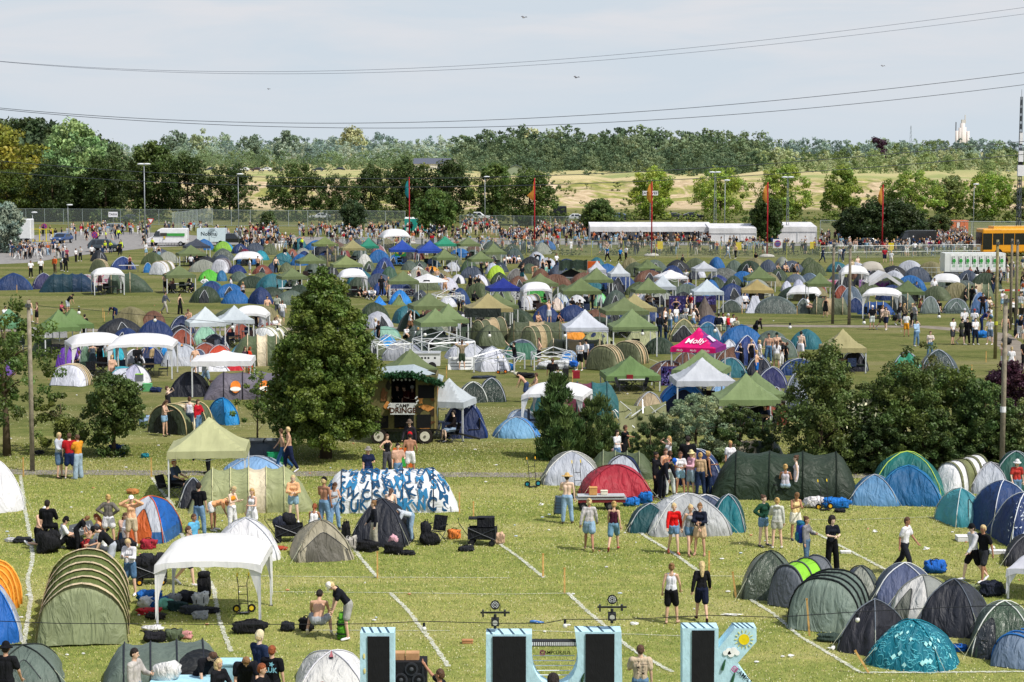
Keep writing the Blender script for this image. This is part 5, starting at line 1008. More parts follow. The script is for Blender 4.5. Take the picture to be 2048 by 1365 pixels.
dome(1745,1886,932,1013,'#1f5f8f #24699c #1f5f8f #1f5f8f','deep blue dome tent with light blue porch canopy',D=2.2,pole='#2f78a8')
dome(1698,1798,950,1013,'#5d8cb4 #4c7ca6 #1f5f8f #5d8cb4','light blue porch canopy attached left of the deep blue dome',D=2.0,fin=False,name='tent_porch')
tunnel(1865,1985,907,997,'white #7a7f58 white white','white and khaki banded tunnel tent behind the turquoise dome',yaw=-25,L=3.6,hoops='#6d7050',bandw=.16,sag=.04)
dome(1940,2022,925,990,'lightgrey darkgrey lightgrey grey','pale grey dome end with dark vent beside the khaki banded tunnel',D=2.2,pole='#a8a8ac')
dome(1955,2010,905,938,'purple grey purple lightgrey','small purple and grey dome behind the pale grey dome end',D=1.8)
dome(1985,2075,903,985,'#2c5a50','dark green dome tent at the right edge by the white hat',D=2.4,fin=False)
dome(1870,1972,976,1056,'#3f8f9c #4c9eaa #3f8f9c #55a8b4','turquoise dome tent with grey piping left of navy domes',D=2.1,pole='#b9c6c8',yaw=25,door=('#6fa9ae',-1.8,-1.1))
dome(1935,2075,960,1072,'#25406f #2c4a80 #25406f #25406f','navy dome tent with pale piping behind the patterned navy tent',D=2.5,pole='#cfd4dc',yaw=25,door=('#1f3560',-1.9,-1.1))
e,S_,dm=dome(1982,2115,984,1097,'#1d3566','navy dome tent with white blossom print at the right edge',D=2.4,pole='#dfe3e8',yaw=20)
mb=MB();rr=random.Random(5)
for k in range(130):
 th=rr.uniform(-2.6,-.9);t=rr.uniform(.2,.95);t2=t+rr.uniform(-.05,.05);th2=th+rr.uniform(-.12,.12);a_,b_,c_=S_(th,t,.025),S_(th2,t2,.025),S_((th+th2)/2+.02,(t+t2)/2+.02,.025);mb.add([a_,b_,c_],[(0,1,2)],'#c6d0dc')
mb.build('blossom_print',e)
dome(2008,2110,1068,1138,'#35363c #2a2b31 #35363c #2a2b31','dark camouflage dome tent at the right edge above the white gazebo',D=2.2,fin=True,pole='#6a6a70')
dome(1480,1598,1102,1203,'#4a5548 #5b6658 #8c938a #6a7466','wet looking silver-green dome left of the lime banded tent',D=2.2,pole='#2c3430',mat='tarp')
dome(1685,1757,1132,1198,'silver #56605c silver slate','small silver and slate dome behind the hooped grey-green tent',D=1.9,mat='tarp',pole='#3a4246')
tunnel(1544,1668,1108,1222,'#8fd23a #8fd23a #6b7076','grey tunnel tent with a bright lime green band',yaw=-28,L=2.6,hoops='#4d5258',sag=.03,ends=(.3,.4),front='#5f656e')
tunnel(1566,1752,1136,1271,'#6f7f78 #66766f #6f7f78','large grey-green hooped tent with crumpled front by the leaning stake',yaw=-14,L=2.4,hoops='#23282a',hoopr=.03,ends=(.5,.5),front='#7b8b80',door='#87978a')
dome(1742,1874,1126,1222,'#566080 #4c566e #566080 #5a6478','slate blue dome tent with silver sleeves behind the white porch tent',D=2.4,pole='#cdd0d2')
dome(1776,1912,1150,1248,'offwhite #8c908c #d6d6d2 offwhite','white and grey tent squeezed between slate and charcoal domes',D=2.4,pole='#6c706c',yaw=-22,door=('#6c7068',-2.1,-1.5))
dome(1832,1980,1158,1277,'charcoal #333740 charcoal charcoal','larger charcoal dome tent with flat black cap at the right',D=2.4,pole='#5a626c',yaw=-10,fac='#1d2026')
dome(1677,1817,1198,1315,'#2f3038 #26272e #2f3038 #2f3038','smaller charcoal dome tent right behind the teal leaf print tent',D=2.2,pole='#6a727c',yaw=-28,fac='#1b1d23')
e,S_,dm=dome(1728,1922,1240,1347,'#147386 #14687c #147386 #1a7c90','teal dome tent with fine white leaf print at bottom right',D=2.3,pole='#147386',yaw=-12,corner=2.6)
mb=MB();rr=random.Random(8)
def curl(S_,mb,th0,t0,r,c,w_=.012,n=9,turn=4.5):
 a=rr.uniform(0,6.28);P_=[];th,t=th0,t0
 for k in range(n):th+=r*cos(a)*.9;t+=r*sin(a)*.7;a+=turn/n*(1 if rr.random()<.9 else-1);P_.append((th,min(.99,max(.06,t))))
 V=[]
 for(th,t)in P_:V+=[S_(th,t,.018),S_(th,t+w_,.018)]
 mb.add(V,[(2*i,2*i+2,2*i+3,2*i+1)for i in range(len(P_)-1)],c)
for k in range(230):curl(S_,mb,rr.uniform(-3.0,.1),rr.uniform(.1,.97),.04,'#5cb3c0')
for k in range(26):th,t=rr.uniform(-2.9,-.2),rr.uniform(.15,.93);mb.add([S_(th-.05,t,.022),S_(th,t+.04,.022),S_(th+.07,t-.01,.022),S_(th+.01,t-.05,.022)],[(0,1,2,3)],'#9fd6d4')
mb.build('leaf_print',e)
dome(1938,2075,1202,1322,'#3f5240 #4a5c48 #3f5240 #46584a','dark green dome tent draped with white webbing straps',D=2.3,pole='#cfd2cc',mat='tarp',door=('#30353a',-2.4,-1.8))
tunnel(1986,2095,1257,1343,'#6d7f96 #6d7f96 #5f7188','grey-blue pop-up tunnel tent with bright blue rim at the right edge',yaw=-15,L=2.0,hoops='#2f6cb0',hoopr=.03,ends=(.5,.4))
gazebo(313,551,1070,1131,'#e6e6e6','big white arched gazebo over piled luggage in the left foreground','arch',yaw=-8,yf=1262)
gazebo(2014,2190,1105,1150,'#dedee8','white gazebo corner entering at the right edge','arch',yaw=-14,yf=1212)
gazebo(337,503,832,903,'#b4b68a','light lime-green peaked gazebo beside the path at the left',yaw=-4,yf=1003)
# ================= MIDDLE FIELD =================
G='gazgreen'
gazebo(76,162,617,656,'#66804e','olive peaked gazebo with white side wall near the left pole');gazebo(105,188,615,650,'#66804e','olive gazebo tucked behind the white walled one at left');gazebo(-22,62,616,650,'#5d8a68','blue-green peaked gazebo half hidden by the left tree')
p=at(98,700);e=empty('side_wall',p);s=sc_at(p);MB().box('#d0d0d4',-37/s,37/s,0,.02,24/s,45/s).build('wall_panel','canopy',e);tag(e,'white fabric side wall hanging under the left olive gazebo','side wall')
tunnel(62,175,676,712,'moss cream moss','moss green and cream tunnel tent under the left olive gazebos',yaw=90,Wd=2.2)
tunnel(108,172,690,738,'#6a3fa6 #7d50b8 #6a3fa6','bright purple hooped tunnel tent by the left white gazebo',yaw=-20,L=2.6,hoops='#2a2140');dome(158,186,690,742,'#6f8f78','narrow grey-green tent right of the purple tunnel')
dome(-15,30,715,752,'#5c3f88 #8a4080 #5c3f88 #9a5588','purple and pink tie-dyed tent glimpsed through the left tree',D=2.4)
gazebo(131,254,665,690,'#e2e2e4','left one of two joined white arched gazebos','arch',yaw=8);gazebo(218,358,667,693,'#e2e2e4','right one of two joined white arched gazebos','arch',yaw=-6)
tunnel(98,186,729,775,'#d6d8e4 #cdbb92 #6e7458','white, beige and olive tunnel tent behind the left shrub',yaw=-32,L=2.4,ends=(.6,.3));dome(240,302,730,771,'lilac white lilac lilac','lilac-white dome tent with dark seams beside the cool boxes',D=2.0,pole='#6b6f80',yaw=-15);tunnel(222,268,735,773,'#c4c8d4 #c4c8d4','pale grey open pop-up tent with dark mouth',yaw=35,L=2.0,door='#20242c',hoops='#3c8fa0')  # pop-up tent: dark door panel is painted shade inside its open mouth
dome(322,407,689,733,'lightgrey #b8bcc4 orange #c0c4cc','pale grey dome with orange corners beside white gazebo legs',D=2.3,band='#b6bac2',vent='orange');dome(318,372,681,712,'brightblue skyblue brightblue brightblue','blue and sky blue dome behind the orange cornered dome',D=2.2)
dome(243,293,700,738,'grey lightgrey grey grey','grey dome with white rim shaded by the white gazebos',D=2.0,pole='white');dome(268,332,692,729,'navy navy slate navy','navy dome shaded by the right joined gazebo',D=2.0);dome(190,262,690,722,'turquoise teal turquoise turquoise','turquoise dome shaded by the left joined gazebo',D=2.0)
dome(338,392,632,668,'navy #16223f navy navy','navy dome left of the first silver gazebo',D=2.4);dome(335,385,652,672,'#1a1c22 #1a1c22 navy navy','black dome at the end of the grey path',D=2.2);dome(337,392,659,692,'rust rust rust #7a3c2e','rust brown dome left of the first silver gazebo',D=2.2)
dome(382,442,650,690,'#8fbfa6 grey mint grey','mint and grey dome tent under the silver gazebos',D=2.2);dome(400,460,669,704,'#454c5a #545c6a #454c5a #454c5a','dark grey dome with pale pole in front of mint dome',D=2.0,pole='#c8ccd0');dome(385,436,687,712,'rust','flat rust dome behind the white peaked gazebo',D=2.0);dome(414,464,691,716,'#c0452a #b03c26 #c0452a #c0452a','orange-red dome directly behind the white peaked gazebo',D=2.0)
dome(458,524,686,724,'turquoise #2288a0 maroon turquoise','turquoise dome with maroon top near the tall conical tree',D=2.3);dome(448,508,647,678,'rust brown rust rust','rust and brown tent under the second silver gazebo',D=2.2);dome(508,562,645,672,'rust','rust dome beside the men in white shirts',D=2.2);dome(383,412,700,716,'slate paleblue slate slate','tiny slate dome between rust and orange-red domes',D=1.8)
tunnel(458,572,669,733,'moss cream moss','moss and cream tunnel tent with dark doorway left of the conical tree',yaw=90,Wd=2.3,ends=(1.2,.6));tunnel(492,590,653,690,'#dcdfe0 #6d7558 #dcdfe0 #6d7558','white and olive striped tunnel tent left of the conical tree',yaw=-38,L=3.5,hoops='#c8c49c')
gazebo(371,452,613,646,'#c3ccd0','silver gazebo with a small red crest on its roof',yaw=8,grp='silver grey peaked gazebos');gazebo(430,509,610,641,'#b9c2c8','silver gazebo with a blue bag tied to its peak',yaw=8);gazebo(468,541,611,631,'#e4e4e6','white arched gazebo behind the two silver ones','arch',yaw=-8)
gazebo(384,513,700,723,'#e4e4e6','white shallow peaked gazebo in front of the orange-red dome','peak',yaw=-5);dome(383,460,721,744,'#d2d4da','low white tent under the white shallow gazebo',D=2.0);dome(448,488,726,742,'red #b03c2c red red','low red tent under the white shallow gazebo',D=1.8)
dome(337,422,744,795,'#1f222c #1a1c26 #1f222c #1f222c','black dome tent with a small see-through window',D=2.3,pole='#1f222c',yaw=-10,vent='#1a1c26')
e,pt,(WD,LL,hh)=tunnel(408,590,744,800,'#6d6874 #6d6874 #6d6874','grey-mauve tunnel tent with round orange sun logos',yaw=90,Wd=2.6,hoops='#26242c',ends=(1.1,.8))
for yy in(-.85,.75):mb=MB();V=[pt(yy+.28*cos(a*.5236),1,1,.15+.085*sin(a*.5236),.03)for a in range(12)];mb.add(V,[tuple(range(12))],'#d87a2c');V=[pt(yy+.30*cos(a*.5236),1,1,.115+.03*sin(a*.5236),.045)for a in range(12)];mb.add(V,[tuple(range(12))],'#e8e4da');mb.build('logo',e)
tunnel(294,445,805,872,'moss cream darkgreen moss','olive tunnel tent with cream band and wide open mouth',yaw=-38,L=3.4,ends=(.1,.7),door='#1c211c',front='#3c4634',hoops='#c9b98c');dome(416,478,797,852,'#1f86c4 #1c78b4 #1f86c4 #2a90cc','bright blue dome right behind the wide mouthed olive tunnel',D=2.3,pole='#1c6da4',yaw=25)  # olive tunnel: dark door panel stands for the shade inside its open front
gazebo(766,876,697,739,G,'olive gazebo directly above the camouflage trailer roof');gazebo(845,953,755,805,'#b9c1c6','silver gazebo attached at the right end of the trailer',yaw=-18,yf=884);dome(880,976,800,878,'navy #1d356a navy navy','navy dome under the silver gazebo beside the trailer',D=2.4,pole='#1d356a')
dome(914,978,765,806,'#27332c','dark green dome with a white strap right of the trailer',D=2.2,pole='#c6cac4',mat='tarp');dome(953,1013,757,805,'#25352c','taller dark green dome right of the white strapped dome',D=2.2,mat='tarp')
gazebo(1043,1186,764,793,'#e6e6e8','white arched gazebo half hidden by two young pines','arch',yaw=-10,yf=866);tunnel(1055,1246,764,836,'#2f6467 #6d3345 #6d3345 #2f6467','teal and maroon tunnel tent behind the white arched gazebo',yaw=90,Wd=2.6,hoops='#2c5053',ends=(1.0,.8),sag=.05)
dome(984,1082,835,878,'#6fa0c4 #3f7fc0 #6fa0c4 #6fa0c4','low sky blue tent pitched left of the young pines',D=2.2,fin=False,corner=2.4);dome(1012,1075,820,850,'paleblue grey paleblue paleblue','pale grey hoop tent behind the low sky blue tent',D=2.0)
dome(738,802,653,678,'#86b09c #6c948a #86b09c #86b09c','mint green low tent beside the man in white cap',D=2.2,fin=False);dome(744,802,670,712,'#2a8fd0 #2a8fd0 lightgrey #2a8fd0','bright blue and grey dome behind the bare white frame',D=2.3,corner=2.4);dome(760,850,684,722,'grey #8a8fa0 grey grey','grey dome between the bare frame and the olive gazebo',D=2.3)
gazebo(742,822,670,688,G,'bare white gazebo frame just right of the tall conical tree',frame_only=True,yf=745,yaw=10);gazebo(822,952,662,686,G,'bare white gazebo frame being raised by a man in green shorts',frame_only=True,yf=742,yaw=20);gazebo(946,1052,700,716,G,'bare white gazebo frame standing over the white and blue dome',frame_only=True,yf=748,yaw=-15);gazebo(1060,1152,694,712,G,'bare white gazebo frame near the man without shirt',frame_only=True,yf=742,yaw=5);gazebo(862,930,580,592,G,'bare gazebo frame in front of the navy dome',frame_only=True,yf=622,yaw=10)
gazebo(815,902,585,613,G,'olive gazebo left of the tan gazebo with dark side wall',yaw=10);gazebo(827,915,616,646,'#728459','olive gazebo with a small bunting garland',yaw=12);gazebo(856,938,606,640,'#728459','olive gazebo behind the garlanded one',yaw=14)
gazebo(926,1026,586,618,'#9a9065','tan gazebo with dark side wall above olive tunnels',yaw=10);gazebo(950,1037,584,612,G,'olive gazebo just behind the tan one',yaw=12)
p=at(966,675);e=empty('side_wall',p);s=sc_at(p);MB().box('#2b3330',-37/s,36/s,0,.02,40/s,58/s).build('wall_panel','fabric',e);tag(e,'dark side wall hanging under the tan gazebo','side wall')
tunnel(938,1022,634,692,'#5b6148 #b39f7c #5b6148','olive tunnel tent with beige bands left of the long olive tent',yaw=-30,L=4.0,ends=(.3,.5),front='#60674c');tunnel(1012,1135,643,690,'#525a42 #b39f7c #525a42','long dark olive tent with beige roof band in the centre',yaw=90,Wd=2.4,hoops='#7c7458');tunnel(1036,1112,649,700,'#60674c #b39f7c #60674c','olive arch-fronted tunnel tent left of the silver gazebo',yaw=-30,L=3.0,ends=(.3,.5))
dome(1004,1082,680,720,'#3f6f5a #3a6652 #3f6f5a #3f6f5a','bottle green dome with slate cap in the centre',D=2.3,fac='#4a5668');dome(946,1022,694,744,'#d0d3de #2f6f9c #d0d3de #dadce4','white and blue dome behind the orange hand truck',D=2.3,yaw=12)
gazebo(1123,1216,618,656,'#c3c8d2','silver gazebo above the orange tent',yaw=6);gazebo(1213,1315,617,655,'#728459','bright olive gazebo right of the silver one',yaw=8,yf=715);gazebo(1197,1298,594,623,G,'olive gazebo overlapping a tan one in the centre',yaw=10);gazebo(1222,1313,587,617,'#9c9468','tan gazebo behind the overlapping olive one',yaw=10)
dome(1125,1172,655,682,'orange','orange dome under the silver gazebo',D=2.2,fin=False);pyramid(1155,1232,655,693,'#8f9568 #8f9568 #8a905f #8f9568','khaki ridge tent under the silver gazebo',D=2.4,ridge=.3);pyramid(1243,1328,655,693,'#9a9e76','pale khaki ridge tent with white hood under olive gazebo',D=2.4,ridge=.45)
dome(1170,1222,658,692,'navy','navy tarp tent between the two khaki ridge tents',D=2.2,fin=False);tunnel(1090,1216,678,712,'#5d6349 #b39f7c #5d6349','dark olive tunnel tent with beige middle behind the twin arches',yaw=90,Wd=2.2)
tunnel(1168,1256,691,744,'#686a4c #b39f7c #5d6349','nearer of the two olive arched tunnels in the centre',yaw=-32,L=3.2,ends=(.3,.4),front='#6b7052');tunnel(1222,1298,682,730,'#62684c #c2aa84 #5d6349','farther of the two olive arched tunnels in the centre',yaw=-32,L=3.0,ends=(.3,.4));dome(1118,1158,702,730,'#2a72b8 #8fb4dc #2a72b8 #8fb4dc','blue and pale blue dome behind two men in white',D=2.0)
dome(1336,1398,639,685,'#6d7254','olive open arch tent where a man in grey stands',D=2.3,door=('#22252a',-2.2,-.95),pole='#c9b98c');dome(1385,1445,645,690,'#2c6480 #aebac4 #2c6480 #2c6480','teal and pale tent behind the pink gazebo',D=2.2)  # open arch tent: dark door panel paints in the shaded interior
e,top,(gw,gd,gh,gz_)=gazebo(1341,1452,654,697,'hotpink','hot pink gazebo lettered with a white script name',yaw=-14,vc={'right':'#7a1f78'})
def gm(a,b_,z=0):
 v=-(.56)+b_/(gd/2)*-0;q=top(max(-1,min(1,a/(gw/2))),max(-1,min(0,-.62+b_/(gd/2)*.9)));return q+V3((0,-.045,.05))
text_obj('lettering','Molly',gm,.55,'white',e,.01,.35)
for k in(-1,0,1):text_obj('lettering','Molly',plane_map((k*gw*.3,-gd/2-.05,gz_-.16),(1,0,0),(0,0,1)),.17,'white',e,.01,.3)
MB().box('#c9b8d8',-.02,.02,-.35,.35,0,.5,mat=Matrix.Translation((gw/2*.72,0,gz_+.3))@Matrix.Rotation(-.9,4,'Y')).build('lettering',e)
gazebo(1198,1321,711,753,'#66804e','olive gazebo over a camping table with two chairs',yaw=8,yf=785);gazebo(1343,1462,698,742,'#728459','light olive gazebo behind the large silver gazebo',yaw=-10);gazebo(1337,1470,714,763,'#bfc3ca','large silver gazebo in front of the pink gazebo',yaw=8,yf=832)
for x0,x1,yt,yb,lb in((1322,1372,733,772,'purple patterned wind screen left of the large silver gazebo'),(1338,1432,592,626,'wide purple patterned wind screen in the right middle field')):
 a,b_=at(x0,yb),at(x1,yb);s=sc_at(a);hh=(yb-yt)/s;e=empty('wind_screen',a);mb=MB();rr=random.Random(x0)
 mb.box('#3b3570',0,b_.x-a.x,0,.03,0,hh);mb.build('cloth_panel','fabric',e);mb=MB()
 for k in range(110):u,v=rr.uniform(.05,b_.x-a.x-.1),rr.uniform(.05,hh-.1);q=rr.uniform(.04,.10);mb.add([(u-q,-.006,v),(u,-.006,v-q),(u+q,-.006,v),(u,-.006,v+q*1.5)],[(0,1,2,3)],rr.choice(['#6a62a8','#8f88c0','#5a2f6c','#242050']))
 mb.build('print',e)
 for k in range(5):MB().tube('#c8c8c8',[((b_.x-a.x)*k/4,.05,0),((b_.x-a.x)*k/4,.05,hh+.2)],.02,5).build('pole',e)
 tag(e,lb,'wind screen',px=topix((a.x+1,a.y,1)))
dome(1311,1422,764,825,'#2a78c8 #123a6c #2a78c8 #1c5aa0','blue dome with open dark mouth under the large silver gazebo',D=2.6,door=('#132040',-2.2,-.9),pole='#4f9ae0');dome(1262,1336,785,832,'#ab9a7c #6f6a58 #a3927a #ab9a7c','sand coloured dome with curved zip by the blue dome',D=2.3,corner=2.4);dome(1418,1470,765,800,'skyblue slate skyblue skyblue','sky blue dome peeking right of the blue dome',D=2.0)  # blue dome: dark door panel is interior shade painted over the open mouth
gazebo(1421,1560,745,801,'#7c8e60','olive gazebo in front of another over seated people',yaw=8,yf=868);gazebo(1448,1573,742,790,'#728459','olive gazebo right behind the one over seated people',yaw=8,yf=850);dome(1468,1550,800,850,'#6c8450','light olive tent shaded by the paired olive gazebos',D=2.4,fin=False)
dome(1525,1578,775,850,'#8c4434','rust tent partly hidden by the dark bush',D=2.4);dome(1556,1622,748,835,'#5c6672 #6c7680 #5c6672 #5c6672','grey-blue tarp tent left of the thicket',D=2.6,fin=False,corner=2.3,mat='tarp')
dome(1455,1532,672,732,'#2a3f78 #31488a #2a3f78 #2a3f78','tall navy dome behind women in black',D=2.5,pole='#c9d0dc',corner=2.5);dome(1437,1480,680,722,'#d4d8e2 #b8c0d0 #d4d8e2 #d4d8e2','white tent wing left of the tall navy dome',D=2.0,fin=False);dome(1490,1546,714,752,'#202430','charcoal dome in front of the tall navy dome',D=2.2);dome(1512,1576,735,777,'#2b2f5a #3c3f70 #2b2f5a #2b2f5a','dark purple printed dome right of the paired olive gazebos',D=2.3)
dome(1556,1640,718,752,'#1d3a6a','low dark blue tent beside the shirtless men',D=2.2,fin=False);gazebo(1637,1732,657,697,'#a59e72','tan gazebo behind the left end of the thicket',yaw=8,yf=748);dome(1680,1737,700,744,'#171a28 #171a28 #20243a #171a28','black dome under the tan gazebo by the thicket',D=2.4,fin=False);dome(1826,1925,700,765,'#324040 #3b4a50 #324040 #3a4c48','dark tarp tent rising behind the thicket',D=2.6,mat='tarp',corner=2.2)
p=at(1810,770);tt=dome(1775,1850,703,770,'#2f8a6c','jade green tent seen through the thicket leaves',D=2.4,fin=False)
pyramid(1378,1440,592,646,'#5f544c #5f544c #6a6058 #5f544c','brown tipi tent in the right middle field',D=3.0,n=0,name='tipi')
dome(1396,1442,630,652,'#1f3f7a','low blue tent in front of the brown tipi',D=2.0,fin=False);dome(1350,1402,566,595,'#2c5faa #3a3f80 #2c5faa #4a4a80','blue dome behind the wide purple wind screen',D=2.2);dome(1398,1426,587,610,'#2a86cc','bright blue dome tip behind the brown tipi',D=1.8)
gazebo(1380,1447,558,584,'#b9c4cc','silver gazebo above the brown tipi',yaw=8);gazebo(1481,1547,559,581,'#a39260','tan gazebo in front of the white sheet tent',yaw=3,yf=608);gazebo(1574,1643,570,588,'#e0e0e4','white arched gazebo left of the twin bare poles','arch',yaw=-6,yf=604)
dome(1438,1487,601,626,'#3f4a42','dark grey-green half dome in the right middle field',D=2.2);dome(1463,1502,593,618,'#a9adb4','pale grey half dome right of the dark one',D=2.0);pyramid(1490,1530,592,627,'#c4c8d4','white leaning sheet tent beside the big crumpled tarp tent',D=2.0,ridge=.3)
dome(1504,1597,592,628,'#4a5550 #566460 #4a5550 #505c58','big crumpled grey-green tarp tent',D=3.0,mat='tarp',corner=4,fin=False);dome(1590,1622,598,628,'#56605a #b8bec0 #56605a #56605a','small dark tent with white cap right of the tarp tent',D=1.8);tunnel(1620,1698,595,630,'#59614a #b09c7a #59614a','olive tent with beige stripe behind the twin bare poles',yaw=90,Wd=2.3)
dome(1676,1729,573,618,'#5b6c7c','grey dome with white square window right of the twin poles',D=2.2,door=('#d0d8d8',-1.75,-1.4));dome(1666,1700,571,600,'rust','rust dome just left of the grey dome with white window',D=2.0);dome(1628,1655,568,590,'rust','rust dome behind the white arched gazebo',D=2.0);dome(1690,1730,596,626,'#1f3460','navy tent in front of the grey dome',D=1.8)
tunnel(1715,1790,603,630,'#234a86 #234a86','long low blue tent behind the walkers on the path',yaw=90,Wd=2.2,ends=(1,1));tunnel(1778,1836,587,626,'#56655c #56655c','grey-green cabin tent with dark windows behind the backpackers',yaw=90,Wd=2.2,ends=(.3,.9),doorside=('#2a3230',-.3,-1));dome(1840,1880,594,628,'#6e7b76 #a9b4b4 #6e7b76 #6e7b76','grey dome with pale panel beside the seated pair',D=2.0);dome(1885,1940,598,628,'#5b6b66','plain grey-green half dome with straight door',D=2.2,door=('#52605c',-2.0,-1.15))
gazebo(1725,1802,575,590,'#e4e4e6','flat white gazebo under the folded tent frame','arch',yaw=-6);gazebo(1781,1848,560,584,'#5c6c46','dark olive gazebo beside the flat white one',yaw=6,yf=612);gazebo(1862,1921,547,564,'#e4e4e6','white gazebo in front of the white locker container','arch',yaw=-4,yf=590);gazebo(1610,1666,545,568,'#64734a','olive gazebo above the rust domes',yaw=6);gazebo(1677,1737,531,547,'#e6e6e8','white arched gazebo right behind the twin bare poles','arch',yaw=6);gazebo(1717,1768,523,541,'#b5afa4','beige-grey gazebo behind the white house shaped tent','arch',yaw=6)
p=at(1771,590);s=sc_at(p);e=empty('party_tent',p);hw=33/s;he,hr=22/s,52/s*.86;D_=4
MB().add([(-hw,0,he),(hw,0,he),(0,0,hr),(-hw,D_,he),(hw,D_,he),(0,D_,hr)],[(0,2,5,3),(2,1,4,5)],'#e4e4e6').add([(-hw,0,he-.35),(hw,0,he-.35),(hw,0,he),(0,0,hr),(-hw,0,he),(0,0,hr-.4)],[(0,5,3,4),(5,1,2,3)],'#dcdce0').build('roof','canopy',e)
MB().box('#8f88a8',-hw+.1,hw-.1,D_-.05,D_,0,he).build('back_wall','canopy',e);text_obj('lettering','NEMO',plane_map((0,D_-.1,he*.5),(1,0,0),(0,0,1)),.9,'#8a4fa0',e,.03)
for sx in(-1,1):
 for yy in(0.05,D_-.05):MB().tube('#e0e0e0',[(sx*hw,yy,0),(sx*hw,yy,he)],.07,6).build('leg','metal',e)
tag(e,'white house shaped party tent with purple writing inside','party tent',px=(1771,560))
tunnel(1925,1988,567,602,'#5f6a50 #b8a788 #5f6a50','olive tent with beige stripe left of the tape wrapped pole',yaw=90,Wd=2.3);dome(1893,1945,560,590,'#4a544c #4a544c #56625a #4a544c','collapsed grey-green tent behind the small white gazebo',D=2.6,mat='tarp',fin=False);dome(1940,1978,585,628,'#4f6f9c #c4c8d8 #4f6f9c #c4c8d8','blue and lilac dome by the men with hands on hips',D=2.0)
# ================= FAR FIELD =================
dome(-12,66,546,581,'#1c3560 #274878 #1c3560 #1c3560','dark blue dome at the far left edge of the field',D=2.6,fin=False);dome(64,112,547,579,'#35355c #403f68 #35355c #35355c','dark checked dome right of the far left blue dome',D=2.4);tunnel(80,196,547,585,'#1c3a48 #1c3a48 #1c3550','long dark teal tent with yellow edged doorway',yaw=90,Wd=2.6,ends=(1.4,1.6),hoops='#1c3a48');gazebo(183,249,535,549,'#e4e4e6','white arched gazebo above the pink printed screen','arch',yaw=6)
tunnel(213,306,545,586,'#4e5f50 #3f5040','grey-green cabin tent with dark window at left',yaw=90,Wd=2.6,ends=(.5,2.2));tunnel(176,224,519,546,'#5d6349 #a89a78 #5d6349','olive hooped tunnel left of a navy dome',yaw=-40,L=3);dome(220,272,514,540,'#233a72 #2a4486 #233a72 #233a72','navy dome with pale seams behind the picnic table',D=2.4,pole='#b8c4d8');dome(286,306,526,546,'#1f6aa8','small blue dome beside the white striped tunnel',D=1.8)
tunnel(296,356,523,551,'#d6d8dc #6d7458 #d6d8dc','white tunnel with olive stripe in the left far field',yaw=-35,L=3,ends=(.4,.4));gazebo(352,413,490,508,G,'olive gazebo below the dark grey one at left',yaw=8,yf=534);gazebo(326,392,530,551,G,'olive gazebo over a long table at left',yaw=8,yf=588);gazebo(366,421,477,493,'#3f4450','dark grey gazebo right of the white van',yaw=8)
